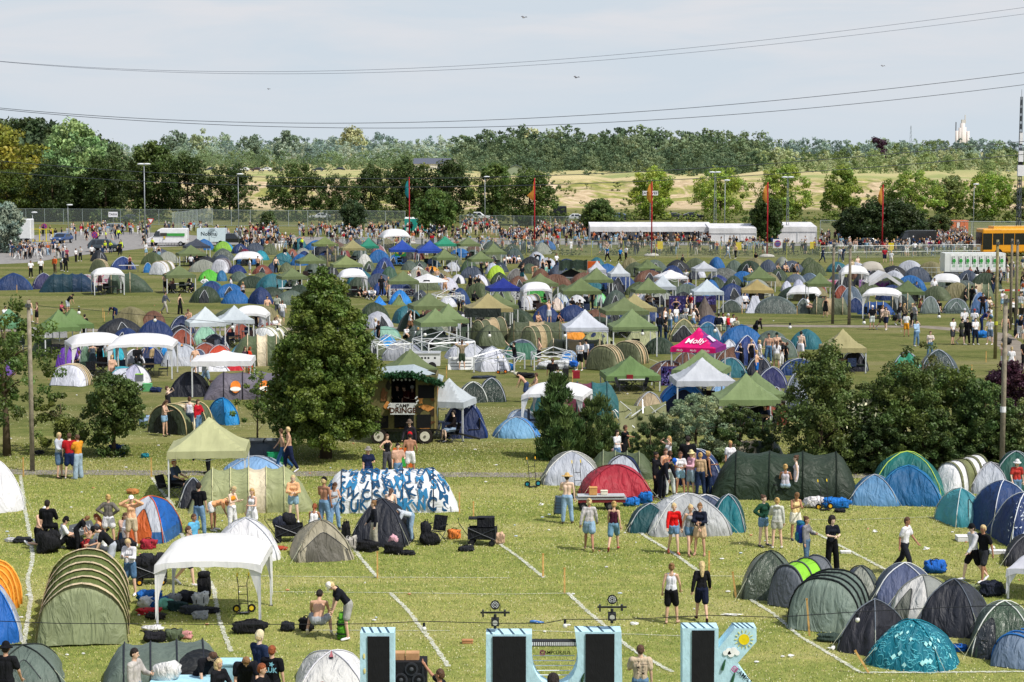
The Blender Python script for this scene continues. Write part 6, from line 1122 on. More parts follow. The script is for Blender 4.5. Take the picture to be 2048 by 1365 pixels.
for q in[(395,442,539,563,'#57b03a #57b03a #57b03a #4aa02e','vivid green dome in the left far field'),(395,452,562,592,'#223a6c #1f6f80 #223a6c #1f6f80','navy and teal dome beside the woman in white shirt'),(432,455,541,563,'#2f6a94','blue dome behind the vivid green one'),(425,470,483,504,'#7fae3c #2a86b8 #7fae3c #6a9a34','lime and blue dome below the company banner'),(488,533,486,507,'#3f4a5a #343e4c #3f4a5a #3f4a5a','dark slate dome beside the waiting people'),(421,472,497,522,'#4c5650','crumpled dark tarp tent below the lime dome'),(505,539,501,521,'#2a8ea0 #1f7a8c #2a8ea0 #2a8ea0','turquoise dome right of the white gazebo'),(476,504,498,516,'#6d2438','maroon tent under the white gazebo'),(455,494,530,548,'#1d3068','navy dome with small crest in the left far field'),(457,498,543,564,'#4f5f54 #5c6c60 #4f5f54 #4f5f54','wrinkled grey-green dome left of an olive one'),(501,543,545,565,'#59624a','olive dome right of the wrinkled grey-green one'),(504,546,530,549,'#7c4638 #6a3c34 #7c4638 #7c4638','rust dome behind the olive dome'),(532,556,526,546,'#2a3a58','navy dome right of the rust dome'),(557,588,525,545,'#5b6448','olive dome left of the leftmost central olive gazebo'),(514,572,574,594,'#2f3c30 #2f3c30 #28342a #2f3c30','low dark green pair of domes behind the table'),(545,575,548,566,'#25406a','navy tent under the table gazebo'),(594,623,502,519,'#1f3768','left of two small navy crested domes'),(632,669,502,521,'#1f3768','right of two small navy crested domes'),(555,585,503,520,'#2a6f80','teal low tent beside rust tents in far field'),(572,598,498,519,'#8c5444 #8c5444 #7a463a #8c5444','rust tent left of the navy crested domes'),(590,622,496,512,'#8a8c84','grey tent behind the left navy crested dome'),(678,702,497,518,'#7a3a38','rust tent below the tan gazebo'),(700,740,500,520,'#3f5048 #3f5048 #46584e #3f5048','dark green dome under the olive gazebo in far field'),(712,748,508,535,'#c6c6c0 #6a7468 #c6c6c0 #c6c6c0','white peaked dome right of the olive gazebo'),(725,752,522,545,'#4f5c48','olive tent beside the white peaked dome'),(748,792,515,548,'#26407c #2f4c8c #26407c #26407c','navy hooped dome with crest, far field centre'),(740,776,536,556,'#1f3870','lower navy dome in front of the hooped one'),(758,800,533,566,'#3c5a48 #3c5a48 #34503f #3c5a48','dark green peaked tent in far field centre'),(690,747,553,592,'#3c4a3a #46543e #3c4a3a #3c4a3a','large dark olive tent right of the tree top'),(742,773,566,591,'#22407c','navy dome with crest beside the seated circle'),(776,824,580,610,'#2a80cc #2a80cc #2472b8 #2a80cc','bright blue dome behind the small olive pyramid'),(823,860,580,606,'#3c4450 #4a5260 #3c4450 #3c4450','charcoal dome with pale pole by the bright blue one'),(898,942,576,610,'#24406e #24406e #2a4a80 #24406e','navy dome behind the bare frame'),(876,914,593,615,'#c9ccd4','white half dome under the bare frame'),(874,919,555,581,'#c4c4d2 #b4b4c4 #c4c4d2 #c4c4d2','lilac-white dome in far field centre'),(900,934,549,568,'#cfd0d8 #3a3f4c #cfd0d8 #cfd0d8','white open dome behind the lilac-white one'),(937,982,549,573,'#cfd0dc #4a4f58 #cfd0dc #cfd0dc','larger white open dome left of the blue gazebo'),(970,1000,526,549,'#b9bed4','pale lilac dome behind the lime one'),(972,1013,531,558,'#a8c83a #a0c034 #a8c83a #98b830','lime yellow dome in far field centre'),(1010,1056,537,561,'#6c6a68 #a9a8a6 #6c6a68 #9a9896','grey two-tone dome right of the lime one'),(1041,1077,527,548,'#46533f #46533f #3c4838 #46533f','dark olive pointed dome beside sunbathers'),(1074,1112,528,550,'#4a8fae','aqua dome where a group stands'),(1008,1050,497,526,'#40504e #40504e #4c5c58 #40504e','tall grey-green hooped dome in far field'),(1018,1036,510,528,'#6a7490','slate inner tent in front of the tall hooped dome'),(846,882,533,549,'#d8902c #d8902c #c87f28 #d8902c','orange dome above the flat white parasol'),(820,852,533,550,'#c9c9c4','white dome left of the orange one'),(802,836,521,541,'#4f5c54 #4f5c54 #a9adb0 #4f5c54','grey-green hooped dome left in far centre'),(820,860,522,538,'#455248','dark grey-green dome beside hooped one'),(848,882,516,534,'#2c4a5c','dark teal dome under the olive gazebo far centre'),(887,925,524,543,'#b4b8c0 #454b54 #b4b8c0 #b4b8c0','pale dome with dark doorway in the shade'),(918,958,518,546,'#42583c','green tent under the second olive gazebo far centre'),(930,962,500,515,'#4c5a50','grey-green tarp tent behind olive gazebos'),(990,1012,502,516,'#4c5a5c','grey tent left of the tall hooped dome'),(985,1018,525,545,'#2f3c48','dark navy dome behind the lime one'),(975,1030,573,607,'#5d6f4c #7a8468 #5d6f4c #c2c4bc','green dome with grey cap right of the blue gazebo'),(1043,1098,576,605,'#3a8f3c #2f7f32 #3a8f3c #3a8f3c','bright green dome behind the white tunnel'),(1100,1142,586,612,'#b8c2c8 #2a3f6c #b8c2c8 #c8ccd0','pale and navy dome behind the cream one'),(1098,1132,595,621,'#d4c4b8 #2f6cb0 #d4c4b8 #dccfc4','cream and blue dome beside the sitting crowd'),(1128,1180,590,620,'#ced0d4','white dome behind the picnicking group'),(1187,1216,586,613,'#8fc8a0 #5fb84a #8fc8a0 #8fc8a0','mint dome with green top in the centre'),(1201,1262,580,622,'#46544c #46544c #56645c #46544c','dark grey-green hooped dome left of tan gazebo'),(1140,1190,582,604,'#3f4a44','dark tent under the centre olive gazebo'),(1195,1278,545,584,'#213c70 #213c70 #1c3564 #213c70','wide navy tent below the pair of silver gazebos'),(1270,1300,560,580,'#6a3a34','rust tent with white trim in far right field'),(1300,1345,575,600,'#3f4c42','dark green tent under the right olive gazebo'),(1374,1400,541,560,'#272c38','black dome beside the white rectangular gazebo'),(1350,1380,550,568,'#8a4a3c','rust dome under the white rectangular gazebo'),(1392,1412,537,556,'#c4c6d0','white sheet tent under the far silver gazebo'),(1413,1482,536,561,'#555a54 #666b64 #555a54 #4a4f4a','big grey crumpled tarp dome in far right field'),(1415,1458,550,567,'#25336c','navy tent in front of the crumpled tarp dome'),(1443,1492,551,583,'#3c4a3a #3c4a3a #445240 #3c4a3a','dark olive boxy tent left of an olive gazebo'),(1536,1578,537,562,'#3c4a38','dark olive dome where sunbathers sit on top'),(1570,1612,548,566,'#5a6470 #7a8490 #5a6470 #5a6470','slate dome right of the dark olive one'),(1582,1612,559,584,'#b4b8cc','pale lilac hooped dome in far right field'),(1560,1586,562,584,'#bcc0d0','white square cloth tent left of the lilac dome'),(1598,1640,546,564,'#4c5c6c #7c94a8 #4c5c6c #4c5c6c','slate dome with pale blue panel behind olive gazebo'),(1655,1690,548,566,'#3c4a50','dark slate dome under the white gazebo at right'),(1860,1900,562,585,'#46544a','dark green tent under the small white gazebo'),(1905,1958,561,588,'#4f5854','long grey tarp tent behind the beige striped one'),(800,830,500,520,'#2a2e30','dark tent beneath the flag hung gazebo'),(824,850,500,520,'#6c3630','rust tent between the two blue gazebos'),(740,775,490,512,'#8c6468 #b4a4a4 #8c6468 #8c6468','pink-grey striped tent behind the flag hung gazebo')]:
 x0,x1,yt,yb,cc,lb=q;dome(x0,x1,yt,yb,cc,lb,D=2.3,fin=False,corner=RC([2.2,2.5,3.2]),door=(('#20262c',-1.9,-1.3)if R.random()<.3 else None),mat='tarp'if 'crumpled'in lb or 'tarp'in lb else 'fabric')
tunnel(418,471,518,547,'#cfd0d8 #5c4c50 #8f888c','white fronted tunnel with dark patterned bays',yaw=-35,L=3,hoops='#8a8488');tunnel(1032,1086,589,621,'#c9ccd6 #b9bcc6 #454c4c','white fronted tunnel tent in front of the bright green dome',yaw=-30,L=2.6,ends=(.3,.3));pyramid(744,773,591,611,'#2a7ccc','small bright blue pyramid tent',D=1.6);pyramid(782,812,590,611,'#66784c','small olive pyramid tent in front of the bright blue dome',D=1.6);tunnel(620,700,512,524,'#353c38 #353c38','dark awning tent around the right navy crested dome',yaw=90,Wd=2)
for q in[(553,616,535,554,G,'olive gazebo over the table left of the tree top',592),(590,651,505,523,G,'olive gazebo between the navy crested domes',None),(623,677,473,489,'#6f7c4c','olive gazebo with grey side beside the twin posts',None),(680,731,479,497,'#918b62','tan gazebo left of the teal green one',None),(660,726,511,530,'#7c8758','olive gazebo right of the twin posts',None),(675,735,537,554,'#e2e2e6','white arched gazebo just right of the tree top',None),(757,822,458,474,'#e2e2e6','white arched gazebo in front of the teal toilets',None),(717,758,475,493,'#2c8068','teal green gazebo left of the blue pair',None),(777,833,480,500,'#27479c','left royal blue gazebo hung with a green flag',None),(832,888,480,502,'#27479c','right royal blue gazebo left of a teal one',None),(867,913,472,489,'#2f8a6c','teal green gazebo right of the blue pair',None),(912,961,473,489,G,'olive gazebo right of the teal green one',None),(961,1013,486,505,G,'olive gazebo left of the tall hooped dome',None),(864,914,497,516,'#69774f','olive gazebo shading the pale dark-mouthed dome',None),(934,987,502,519,'#69774f','olive gazebo shading the seated row',None),(775,838,541,563,G,'olive gazebo over the pink printed screen',None),(1045,1117,546,568,G,'olive gazebo behind the white one and the bright green dome',None),(1040,1104,564,581,'#e0e0e6','white gazebo above the bright green dome',None),(970,1042,555,577,'#1f2f80','dark blue gazebo in the centre of the far field',None),(1120,1203,556,583,'#64734a','olive gazebo above the picnicking group',None),(1160,1226,535,560,'#69774f','olive gazebo left of the silver pair',None),(1176,1212,521,540,'#b9bcc4','left of two far silver gazebos by the dark stage',None),(1214,1260,525,548,'#bcc2c8','right of two far silver gazebos by the dark stage',None),(1267,1323,518,537,'#64734a','olive gazebo standing alone below the barrier',556),(1298,1352,549,574,'#b4bcc4','silver gazebo overlapping the white rectangular one',None),(1261,1331,555,581,'#69774f','olive gazebo in front of the silver one at right',None),(1382,1433,522,538,'#b4b8c0','silver gazebo beside the big crumpled tarp dome',None),(1486,1551,532,557,'#64734a','olive gazebo right of the dark olive boxy tent',585)]:
 x0,x1,yp,ye,c_,lb,yf=q;gazebo(x0,x1,yp,ye,c_,lb,'arch'if c_[1]=='e'else 'peak',yaw=RU(4,14),yf=yf)
gazebo(467,526,503,518,'#e2e2e6','white arched gazebo over the maroon tent','arch',yaw=-5,yf=533);gazebo(1306,1376,540,556,'#e2e2e6','white rectangular gazebo behind the silver one','flat',yaw=20)
p=at(855,592);s=sc_at(p);e=empty('parasol',p);h_=(592-545)/s*.95;mb=MB();n=8;vs=[(0,0,h_)]+[(2.1*cos(k*2*pi/n),2.1*sin(k*2*pi/n),h_-.75)for k in range(n)];mb.add(vs,[(0,1+k,1+(k+1)%n)for k in range(n)],'#dcdcde').build('canopy','canopy',e);MB().tube('#8a8a8a',[(0,0,0),(0,0,h_)],.03,6).build('pole','metal',e);MB().box('#2c2c30',-.3,.3,-1.75,-1.72,h_-.72,h_-.5).build('logo',e);tag(e,'flat white parasol with a black diamond logo','parasol',px=(855,555))
p=at(1146,566);s=sc_at(p);e=empty('stage_frame',p);hw=28/s;hh=46/s;mb=MB()
MB().add([(-hw,0,.6),(hw*.7,0,.6),(hw*.5,-.2,hh*.45),(-.2,-.3,hh*.62),(-hw,0,hh*.35)],[(0,1,2,3,4)],'#15181a').build('back_cloth',e);nn=8;vs=[(-hw+2*hw*i/nn,-.15*sin(i*1.7)-.3,hh*(1-.03*sin(i*2.1))-(0 if j==0 else hh*(.28+.22*abs(sin(i*1.3+1))))*j)for j in(0,.5,1)for i in range(nn+1)]
MB().add(vs,[(j*(nn+1)+i,j*(nn+1)+i+1,(j+1)*(nn+1)+i+1,(j+1)*(nn+1)+i)for j in range(2)for i in range(nn)],'#2f4034').build('tarp','tarp',e)
for a in(-hw,hw):MB().tube('#8a8f92',[(a,-.1,0),(a,-.1,hh)],.05,5).build('pole','metal',e)
MB().box('#8f9498',-hw,hw,-.4,.4,.5,.58).build('platform','metal',e);MB().box('#c25a24',hw*1.05,hw*1.9,.2,.6,.9,2.2).build('orange_panel',e);tag(e,'black backed stage frame half covered by a dark green tarp','stage',px=(1146,540))
def banner(x0,x1,yt,yb,c,pal,label,n=60,zoff=0):
 a,b_=at(x0,yb+zoff),at(x1,yb+zoff);s=sc_at(a);z0,z1=zoff/s,(yb+zoff-yt)/s;e=empty('printed_screen',a);Wd=b_.x-a.x;MB().box(c,0,Wd,0,.03,z0,z1).build('cloth_panel','canopy',e);rr=random.Random(int(x0));mb=MB()
 for k in range(n):u,v=rr.uniform(.15,Wd-.15),rr.uniform(z0+.1,z1-.1);q=rr.uniform(.05,.11);a_=rr.uniform(0,3.1);dx,dz=cos(a_)*q*2,sin(a_)*q;mb.add([(u-dx*.5,-.006-k*.0001,v-dz),(u+dx*.5,-.006-k*.0001,v-dz*.2),(u+dx,-.006-k*.0001,v+dz),(u-dx*.2,-.006-k*.0001,v+dz*1.4)],[(0,1,2,3)],rr.choice(pal))
 mb.build('print',e)
 for k in(0,1):MB().tube('#b0b0b0',[(Wd*k,.04,0),(Wd*k,.04,z1)],.025,5).build('pole',e)
 tag(e,label,'screen',px=topix((a.x+Wd/2,a.y,(z0+z1)/2)))
banner(163,228,549,572,'#d8d4d8',['#b02a68','#d0407c','#3c2a48'],'pink and white printed screen at the far left',120);banner(838,866,556,570,'#d8d4d8',['#b02a68','#d0407c'],'pink and white printed screen beneath an olive gazebo',40);banner(778,832,578,593,'#d0d2d8',['#1c2a5c','#20242c','#7a2a40'],'white screen with dark blue letters behind blue domes',110)
banner(1650,1690,560,575,'#d8c4d0',['#b02a68','#d0407c','#e070a0'],'pink printed screen behind the twin bare poles',80);banner(1612,1652,568,582,'#d8c4d0',['#b02a68','#c03048'],'pink printed screen left of the twin bare poles',60);banner(1718,1745,560,582,'#b48ac0',['#8a3fa0','#d070b8','#5a2f80'],'purple printed screen beside the party tent',60);banner(1022,1046,576,600,'#b8b8c0',['#20242c','#e0e0e0'],'black and white lattice screen right of the dark blue gazebo',60)
a=at(801,530);s=sc_at(a);e=empty('hanging_flag',a);w2,z0,z1=11/s,17/s,31/s;MB().box('#2a8a4a',-w2,w2,-.02,0,z0,z1).add([(-w2*.85,-.03,(z0+z1)/2),(0,-.03,z0+.1),(w2*.85,-.03,(z0+z1)/2),(0,-.03,z1-.1)],[(0,1,2,3)],'#d8c23a').disc('#24407c',(0,-.045,(z0+z1)/2),.24,'y',14,.02).build('flag_cloth','canopy',e);tag(e,'green flag with yellow diamond and blue disc under a blue gazebo','flag',px=(801,506))
p=at(1262,862);s=sc_at(p);e=empty('collapsed_gazebo',p);mb=MB()
for(x0,z0,x1,z1)in((1248,862,1228,822),(1228,858,1262,825),(1230,820,1272,858),(1228,862,1226,820),(1262,822,1240,802),(1300,830,1330,808),(1320,836,1300,812),(1290,815,1262,832),(1285,800,1285,826)):mb.tube('#dfe2e4',[((x0-1262)/s,.2,(862-z0)/s),((x1-1262)/s,-.2,(862-z1)/s)],.03,5)
mb.build('frame','metal',e);nn=10;vs=[]
for j in range(4):
 for i in range(nn+1):t=i/nn;vs.append(((-24+95*t)/s,.4-.35*j+.15*sin(i*2+j),(62-36*j*(.35+.3*abs(sin(t*4+.5)))-10*sin(t*3.3))/s*.9))
MB().add(vs,[(j*(nn+1)+i,j*(nn+1)+i+1,(j+1)*(nn+1)+i+1,(j+1)*(nn+1)+i)for j in range(3)for i in range(nn)],'#7d8058').build('canopy','canopy',e,smooth=True);tag(e,'half collapsed khaki gazebo with white scissor legs by the small pine','gazebo',px=(1275,830))
# ---------- small crowded tents and gear in between, labelled automatically ----------
occ=[(t['px'][0],t['px'][1])for t in THINGS if t['px']and t['base']==('tent',)]
FILL=[('dark green','#33422f'),('olive','#566046'),('navy','#1f3462'),('grey-green','#56645a'),('slate','#454f60'),('brown','#6a4a3a'),('silver','#8d9186'),('charcoal','#25282e'),('pale grey','#b4b8c2'),('blue','#24609c'),('moss','#4a5638'),('khaki','#7c7654'),('dark green','#2b3b2c'),('teal','#2a6672')]
def fill(x0,x1,y0,y1,n,wk):
 for _ in range(n*12):
  if n<=0:return
  x,y=RU(x0,x1),RU(y0,y1);k=(y-HOR)/13.5
  if any(abs(x-a)<26*k/16 and abs(y-10-b_)<9*k/16 for a,b_ in occ)or(600<x<720 and y>560):continue
  n-=1;occ.append((x,y-10));w_=RU(2.0,3.5)*k;h_=RU(1.0,1.5)*k;cn,cc=RC(FILL)
  dome(x-w_/2,x+w_/2,y-h_-3,y,cc,None,D=2.2,fin=False,corner=RC([2.4,4,6]),yaw=RU(-30,30),door=(('#20262c',-1.9,-1.3)if R.random()<.3 else None));THINGS[-1]['base']=(cn+' dome tent','half hidden')
fill(390,1100,500,540,44,1);fill(400,1190,535,612,48,1);fill(1180,1640,535,622,42,1);fill(1620,1980,545,628,28,1);fill(730,1330,640,720,24,1);fill(1330,1480,700,800,6,1);fill(190,360,515,545,4,1);fill(1440,1640,690,760,5,1);fill(230,560,650,720,8,1)
for t in[t for t in THINGS if t['base']==('gazebo',)]:
 g_=t['o'];Y=g_.location.y
 if Y<88 or 'bare'in t['label']:continue
 rr=random.Random(int(Y*10));tb=empty('folding_table',g_.location+V3((rr.uniform(-.4,.4),rr.uniform(-.3,.3),0)),rr.uniform(0,3));MB().box(rr.choice(['#a8acae','#3a3c40','#8a7458']),-.8,.8,-.35,.35,.70,.74).build('tabletop','matte',tb);mb=MB();[mb.tube('#4a4d50',[(sx*.7,sy*.3,0),(sx*.7,sy*.3,.7)],.02,4)for sx in(-1,1)for sy in(-1,1)];mb.build('legs','metal',tb)
 tag(tb,None,'table','tables under gazebos',px=topix(g_.location),base=('camping table','shaded'))
 for k in range(4):
  a=k*1.57+rr.uniform(-.4,.4);c_=rr.choice(['#17181c','#1c1e24','#23304c','#3a2c2c','#2c3a30']);e=empty('camping_chair',g_.location+V3((1.15*cos(a),1.15*sin(a),0)),a-1.57);MB().box(c_,-.28,.28,-.25,.25,.40,.44).build('seat','cloth_bag',e);MB().box(c_,-.28,.28,.25,.30,.44,.95).build('backrest','cloth_bag',e);mb=MB();[mb.tube('#33363a',[(sx*.25,sy*.25,0),(-sx*.25,sy*.25,.42)],.02,4)for sx in(-1,1)for sy in(-1,1)];mb.build('legs','metal',e);tag(e,None,'chair','camping chairs under gazebos',px=topix(e.location),base=('dark camping chair','shaded'))
  # ================= LETTERS =================
YL=45.0
def lz(x,y,Y=YL):return ptY(x,y,Y)
def letter(pix,label,panels,x0,y0top,dep=.55,top='#9ccbe0',holes=None):
 o0=V3((lz(x0,1300).x,YL,0));e=empty('letter_sign',o0);pts=[lz(x,y)-o0 for x,y in pix];n=len(pts)
 zmin=.0;pts=[V3((p.x,0,max(zmin,p.z)))for p in pts];mb=MB();vs=[tuple(p)for p in pts]+[(p.x,dep,p.z)for p in pts]
 mb.add(vs,[tuple(range(n))[::-1]],'#b4d8e6');mb.add(vs,[tuple(range(n,2*n))],'#b4d8e6');mb.add(vs,[(i,n+i,n+(i+1)%n,(i+1)%n)for i in range(n)],'#b8dce8');b_=mb.build('letter_body',e)
 bm=bmesh.new();bm.from_mesh(b_.data);bmesh.ops.recalc_face_normals(bm,faces=bm.faces);bm.to_mesh(b_.data);bm.free()
 for(a,b2,yt)in panels:
  A,B=lz(a,yt)-o0,lz(b2,yt)-o0;MB().box('#1b1c1f',A.x,B.x,-.03,-.004,.25,A.z).build('speaker_panel',e)
 for(a,b2,yt)in y0top:
  A,B=lz(a,yt)-o0,lz(b2,yt)-o0;k=4
  for i in range(k):u=A.x+(B.x-A.x)*(i+.35)/k;MB().add([(u,.0,A.z+.004),(u+.05,0,A.z+.004),(u-.06,dep,A.z+.004),(u-.11,dep,A.z+.004)],[(0,1,2,3)],'#3c5568').build('top_stripe',e)
 tag(e,label,'letter sign','pale blue letters with black speaker panels',px=(x0+40,1310));return e,o0
e,o0=letter([(720,1266),(788,1266),(788,1440),(850,1440),(850,1497),(720,1497)],'pale blue letter with one black panel left of the speaker stack',[(735,779,1273)],720,[(722,786,1266)])
A=lz(728,1300)-o0
mb=MB();
for k in range(5):mb.ell('#d8cf8a',(A.x+.01*k,-.01,A.z-.15-.35*k),(.03,.008,.07),6,4)
mb.build('painted_marks',e)
arc=[(1064+(1156-1064)/2*(1-cos(t)),1316+58*sin(t))for t in[pi*k/10 for k in range(11)]]
arco=[(972+273/2*(1-cos(t)),1400+95*sin(t))for t in[pi*k/10 for k in range(11)]]
e,o0=letter([(972,1269)]+[(1064,1269)]+arc+[(1150,1264),(1243,1264)]+arco[::-1],'pale blue U shaped letter with two black panels, spotlights on top',[(985,1052,1273),(1171,1229,1268)],972,[(974,1062,1269),(1152,1241,1264)])
for k,y in enumerate((1318,1328,1338,1348,1357)):q=8 if k>2 else 0;MB().tube('#d8dada',[lz(1066+q,y)-o0+V3((0,.3,0)),lz(1150-q,y)-o0+V3((0,.3,0))],.012,5).build('wire','metal',e)
A=lz(1106,1312)-o0;text_obj('lettering','CAMPLÜKSUS',plane_map((A.x+.06,.28,A.z+.0),(1,0,0),(0,0,1)),.115,'#17181c',e,.015)
def insta(mb,o,ux,uy,s):
 m=plane_map(o,ux,uy);ring=lambda r0,r1,c,n,q:[mb.add([m(r0*cos(a)*q(a),r0*sin(a)*q(a),.003),m(r1*cos(a)*q(a),r1*sin(a)*q(a),.003),m(r1*cos(b2)*q(b2),r1*sin(b2)*q(b2),.003),m(r0*cos(b2)*q(b2),r0*sin(b2)*q(b2),.003)],[(0,1,2,3)],c)for a,b2 in[(k*2*pi/n,(k+1)*2*pi/n)for k in range(n)]]
 sq=lambda a:(abs(cos(a))**5+abs(sin(a))**5)**(-.2)
 ring(s*.75,s,'#c0368a',24,sq);ring(s*.32,s*.5,'#d0508a',16,lambda a:1);mb.add([m(s*.45,s*.45,.003),m(s*.6,s*.45,.003),m(s*.6,s*.6,.003),m(s*.45,s*.6,.003)],[(0,1,2,3)],'#c0368a')
A=lz(1085,1312)-o0;mb=MB();insta(mb,(A.x,.28,A.z),(1,0,0),(0,0,1),.06);mb.build('emblem',e)
mb=MB();A=lz(1163,1358)-o0;mb.tube('#27432c',[(A.x,-.03,A.z-.15),(A.x+.02,-.03,A.z),(A.x+.06,-.03,A.z+.14)],[.035,.035,.012],6);mb.build('painted_bottle',e)
a,b_=lz(1060,1290),lz(1162,1284);L_=b_.x-a.x;eb=empty('light_bar',(a.x,YL+.15,a.z));MB().box('#2a2c30',0,L_,-.1,.1,-.05,.08).build('housing',eb);mb=MB()
for k in range(24):mb.box('#c8ccd0',.04+L_*k/25,.07+L_*k/25,-.108,-.1,-.03,.05)
mb.build('lenses',eb);MB().tube('#3a3c40',[(0,0,-.06),(L_,0,-.06)],.02,6).build('bar','metal',eb);tag(eb,'long black LED light bar across the gap of the U letter','light',px=(1110,1288))
e,o0=letter([(1365,1257),(1437,1257),(1437,1297),(1470,1257),(1513,1257),(1513,1284),(1474,1328),(1560,1450),(1590,1495),(1530,1495),(1437,1402),(1437,1495),(1365,1495)],'pale blue K shaped letter painted with sun and cloud',[(1384,1429,1261)],1365,[(1367,1436,1257),(1472,1511,1257)])
S0=lz(1488,1279)-o0;mb=MB();mb.disc('#e8d21c',(S0 .x,-.02,S0 .z),.125,'y',20,.02)
for k in range(14):a=k*2*pi/14;c_,s_=cos(a),sin(a);mb.tube('#e0d860',[(S0 .x+c_*.16,-.012,S0 .z+s_*.16),(S0 .x+c_*.22,-.012,S0 .z+s_*.22)],.008,4)
mb.build('painted_sun',e);K=lz(1462,1306)-o0;mb=MB()
for dx,dz,r in((-.13,0,.06),(-.05,.04,.08),(.06,.05,.085),(.14,0,.06),(0,-.02,.08)):mb.disc('#eef1f2',(K.x+dx,-.015-.002*r*10,K.z+dz),r,'y',14,.012)
mb.build('painted_cloud',e)
for(x,y)in((1447,1330),(1466,1356)):A=lz(x,y)-o0;MB().tube('#2c5a3c',[(A.x-.03,-.02,A.z-.12),(A.x,-.02,A.z),(A.x+.04,-.02,A.z+.13)],[.035,.035,.012],6).build('painted_bottle',e)
A=lz(1469,1338)-o0;mb=MB();d=V3((.72,0,-.62)).normalized();u=V3((.62,0,.72));insta(mb,(A.x,-.02,A.z),d,u,.065);mb.build('emblem',e)
A=lz(1497,1362)-o0;text_obj('lettering','CAMPLÜKSUS',plane_map((A.x+.02,-.02,A.z),d,u),.14,'#1c3040',e,.012)
def spot(x,y,label):
 p=lz(x,y);e=empty('spotlight',(p.x,YL+.25,p.z));MB().tube('#26282c',[(0,0,0),(0,0,.34)],.035,8).build('stand','metal',e);MB().box('#26282c',-.34,.34,-.02,.02,.36,.40).box('#26282c',-.3,-.26,-.05,.05,.28,.44).box('#26282c',.2,.25,-.05,.05,.30,.44).build('crossbar','metal',e)
 h1=MB().box('#2c2e32',-.09,.09,-.1,.14,.08,.24).build('lower_lamp',e);MB().disc('#b8bab0',(0,-.105,.16),.06,'y',14,.01).build('lens','matte',h1)
 MB().tube('#1c1e22',[(-.11,0,.42),(-.12,0,.56),(.12,0,.56),(.11,0,.42)],.012,5).build('yoke','metal',e);h2=MB().tube('#1c1e22',[(0,.14,.55),(0,-.02,.57),(0,-.1,.58)],[.07,.105,.11],16).build('lamp_head',e);mb=MB()
 for k in range(12):a=k*.5236;mb.disc('#c4c8cc',(cos(a)*.07,-.105,.58+sin(a)*.07),.015,'y',6,.006)
 for k in range(6):a=k*1.047;mb.disc('#c4c8cc',(cos(a)*.035,-.105,.58+sin(a)*.035),.014,'y',6,.006)
 mb.build('lens','matte',h2);tag(e,label,'spotlight',px=(x,y-30))
spot(990,1263,'round stage spotlight on the left arm of the U letter');spot(1225,1252,'round stage spotlight on the right arm of the U letter')
a,b_=lz(788,1325,46.2),lz(853,1325,46.2);W=b_.x-a.x;e=empty('loudspeaker',(a.x,46.2,.0));MB().box('#1d1e21',0,W,0,.6,.0,a.z).build('cabinet',e)
for cx_,dz in((.45,-.16),(.2,-.42),(.62,-.42),(.42,-.85)):
 c_=MB().disc('#33353a',(W*.5+(cx_-.42),-.01,a.z+dz),.16,'y',20,.03).build('speaker_cone',e);MB().disc('#0f1012',(W*.5+(cx_-.42),-.03,a.z+dz),.115,'y',18,.01).ell('#4a4c50',(W*.5+(cx_-.42),-.035,a.z+dz),(.05,.02,.05),10,6).build('cone_centre','matte',c_)
MB().box('#2c2e32',W*.86,W*.92,-.03,0,a.z-.5,a.z-.1).build('port',e);tag(e,'big black loudspeaker cabinet with round cones beside the first letter','loudspeaker',px=(822,1345))
for x0,x1,lb in((788,809,'left brown cardboard box on top of the loudspeaker'),(811,838,'right brown cardboard box on top of the loudspeaker')):
 A,B=lz(x0,1317,46.4),lz(x1,1304,46.4);o=MB().box('#b58a62',0,B.x-A.x,0,.3,0,B.z-A.z+.0).box('#c9a47c',-.002,B.x-A.x+.002,.12,.17,-.001,B.z-A.z+.002).build('cardboard_box','matte');o.location=(A.x,46.4,a.z+.002);tag(o,lb,'box',px=((x0+x1)/2,1311))
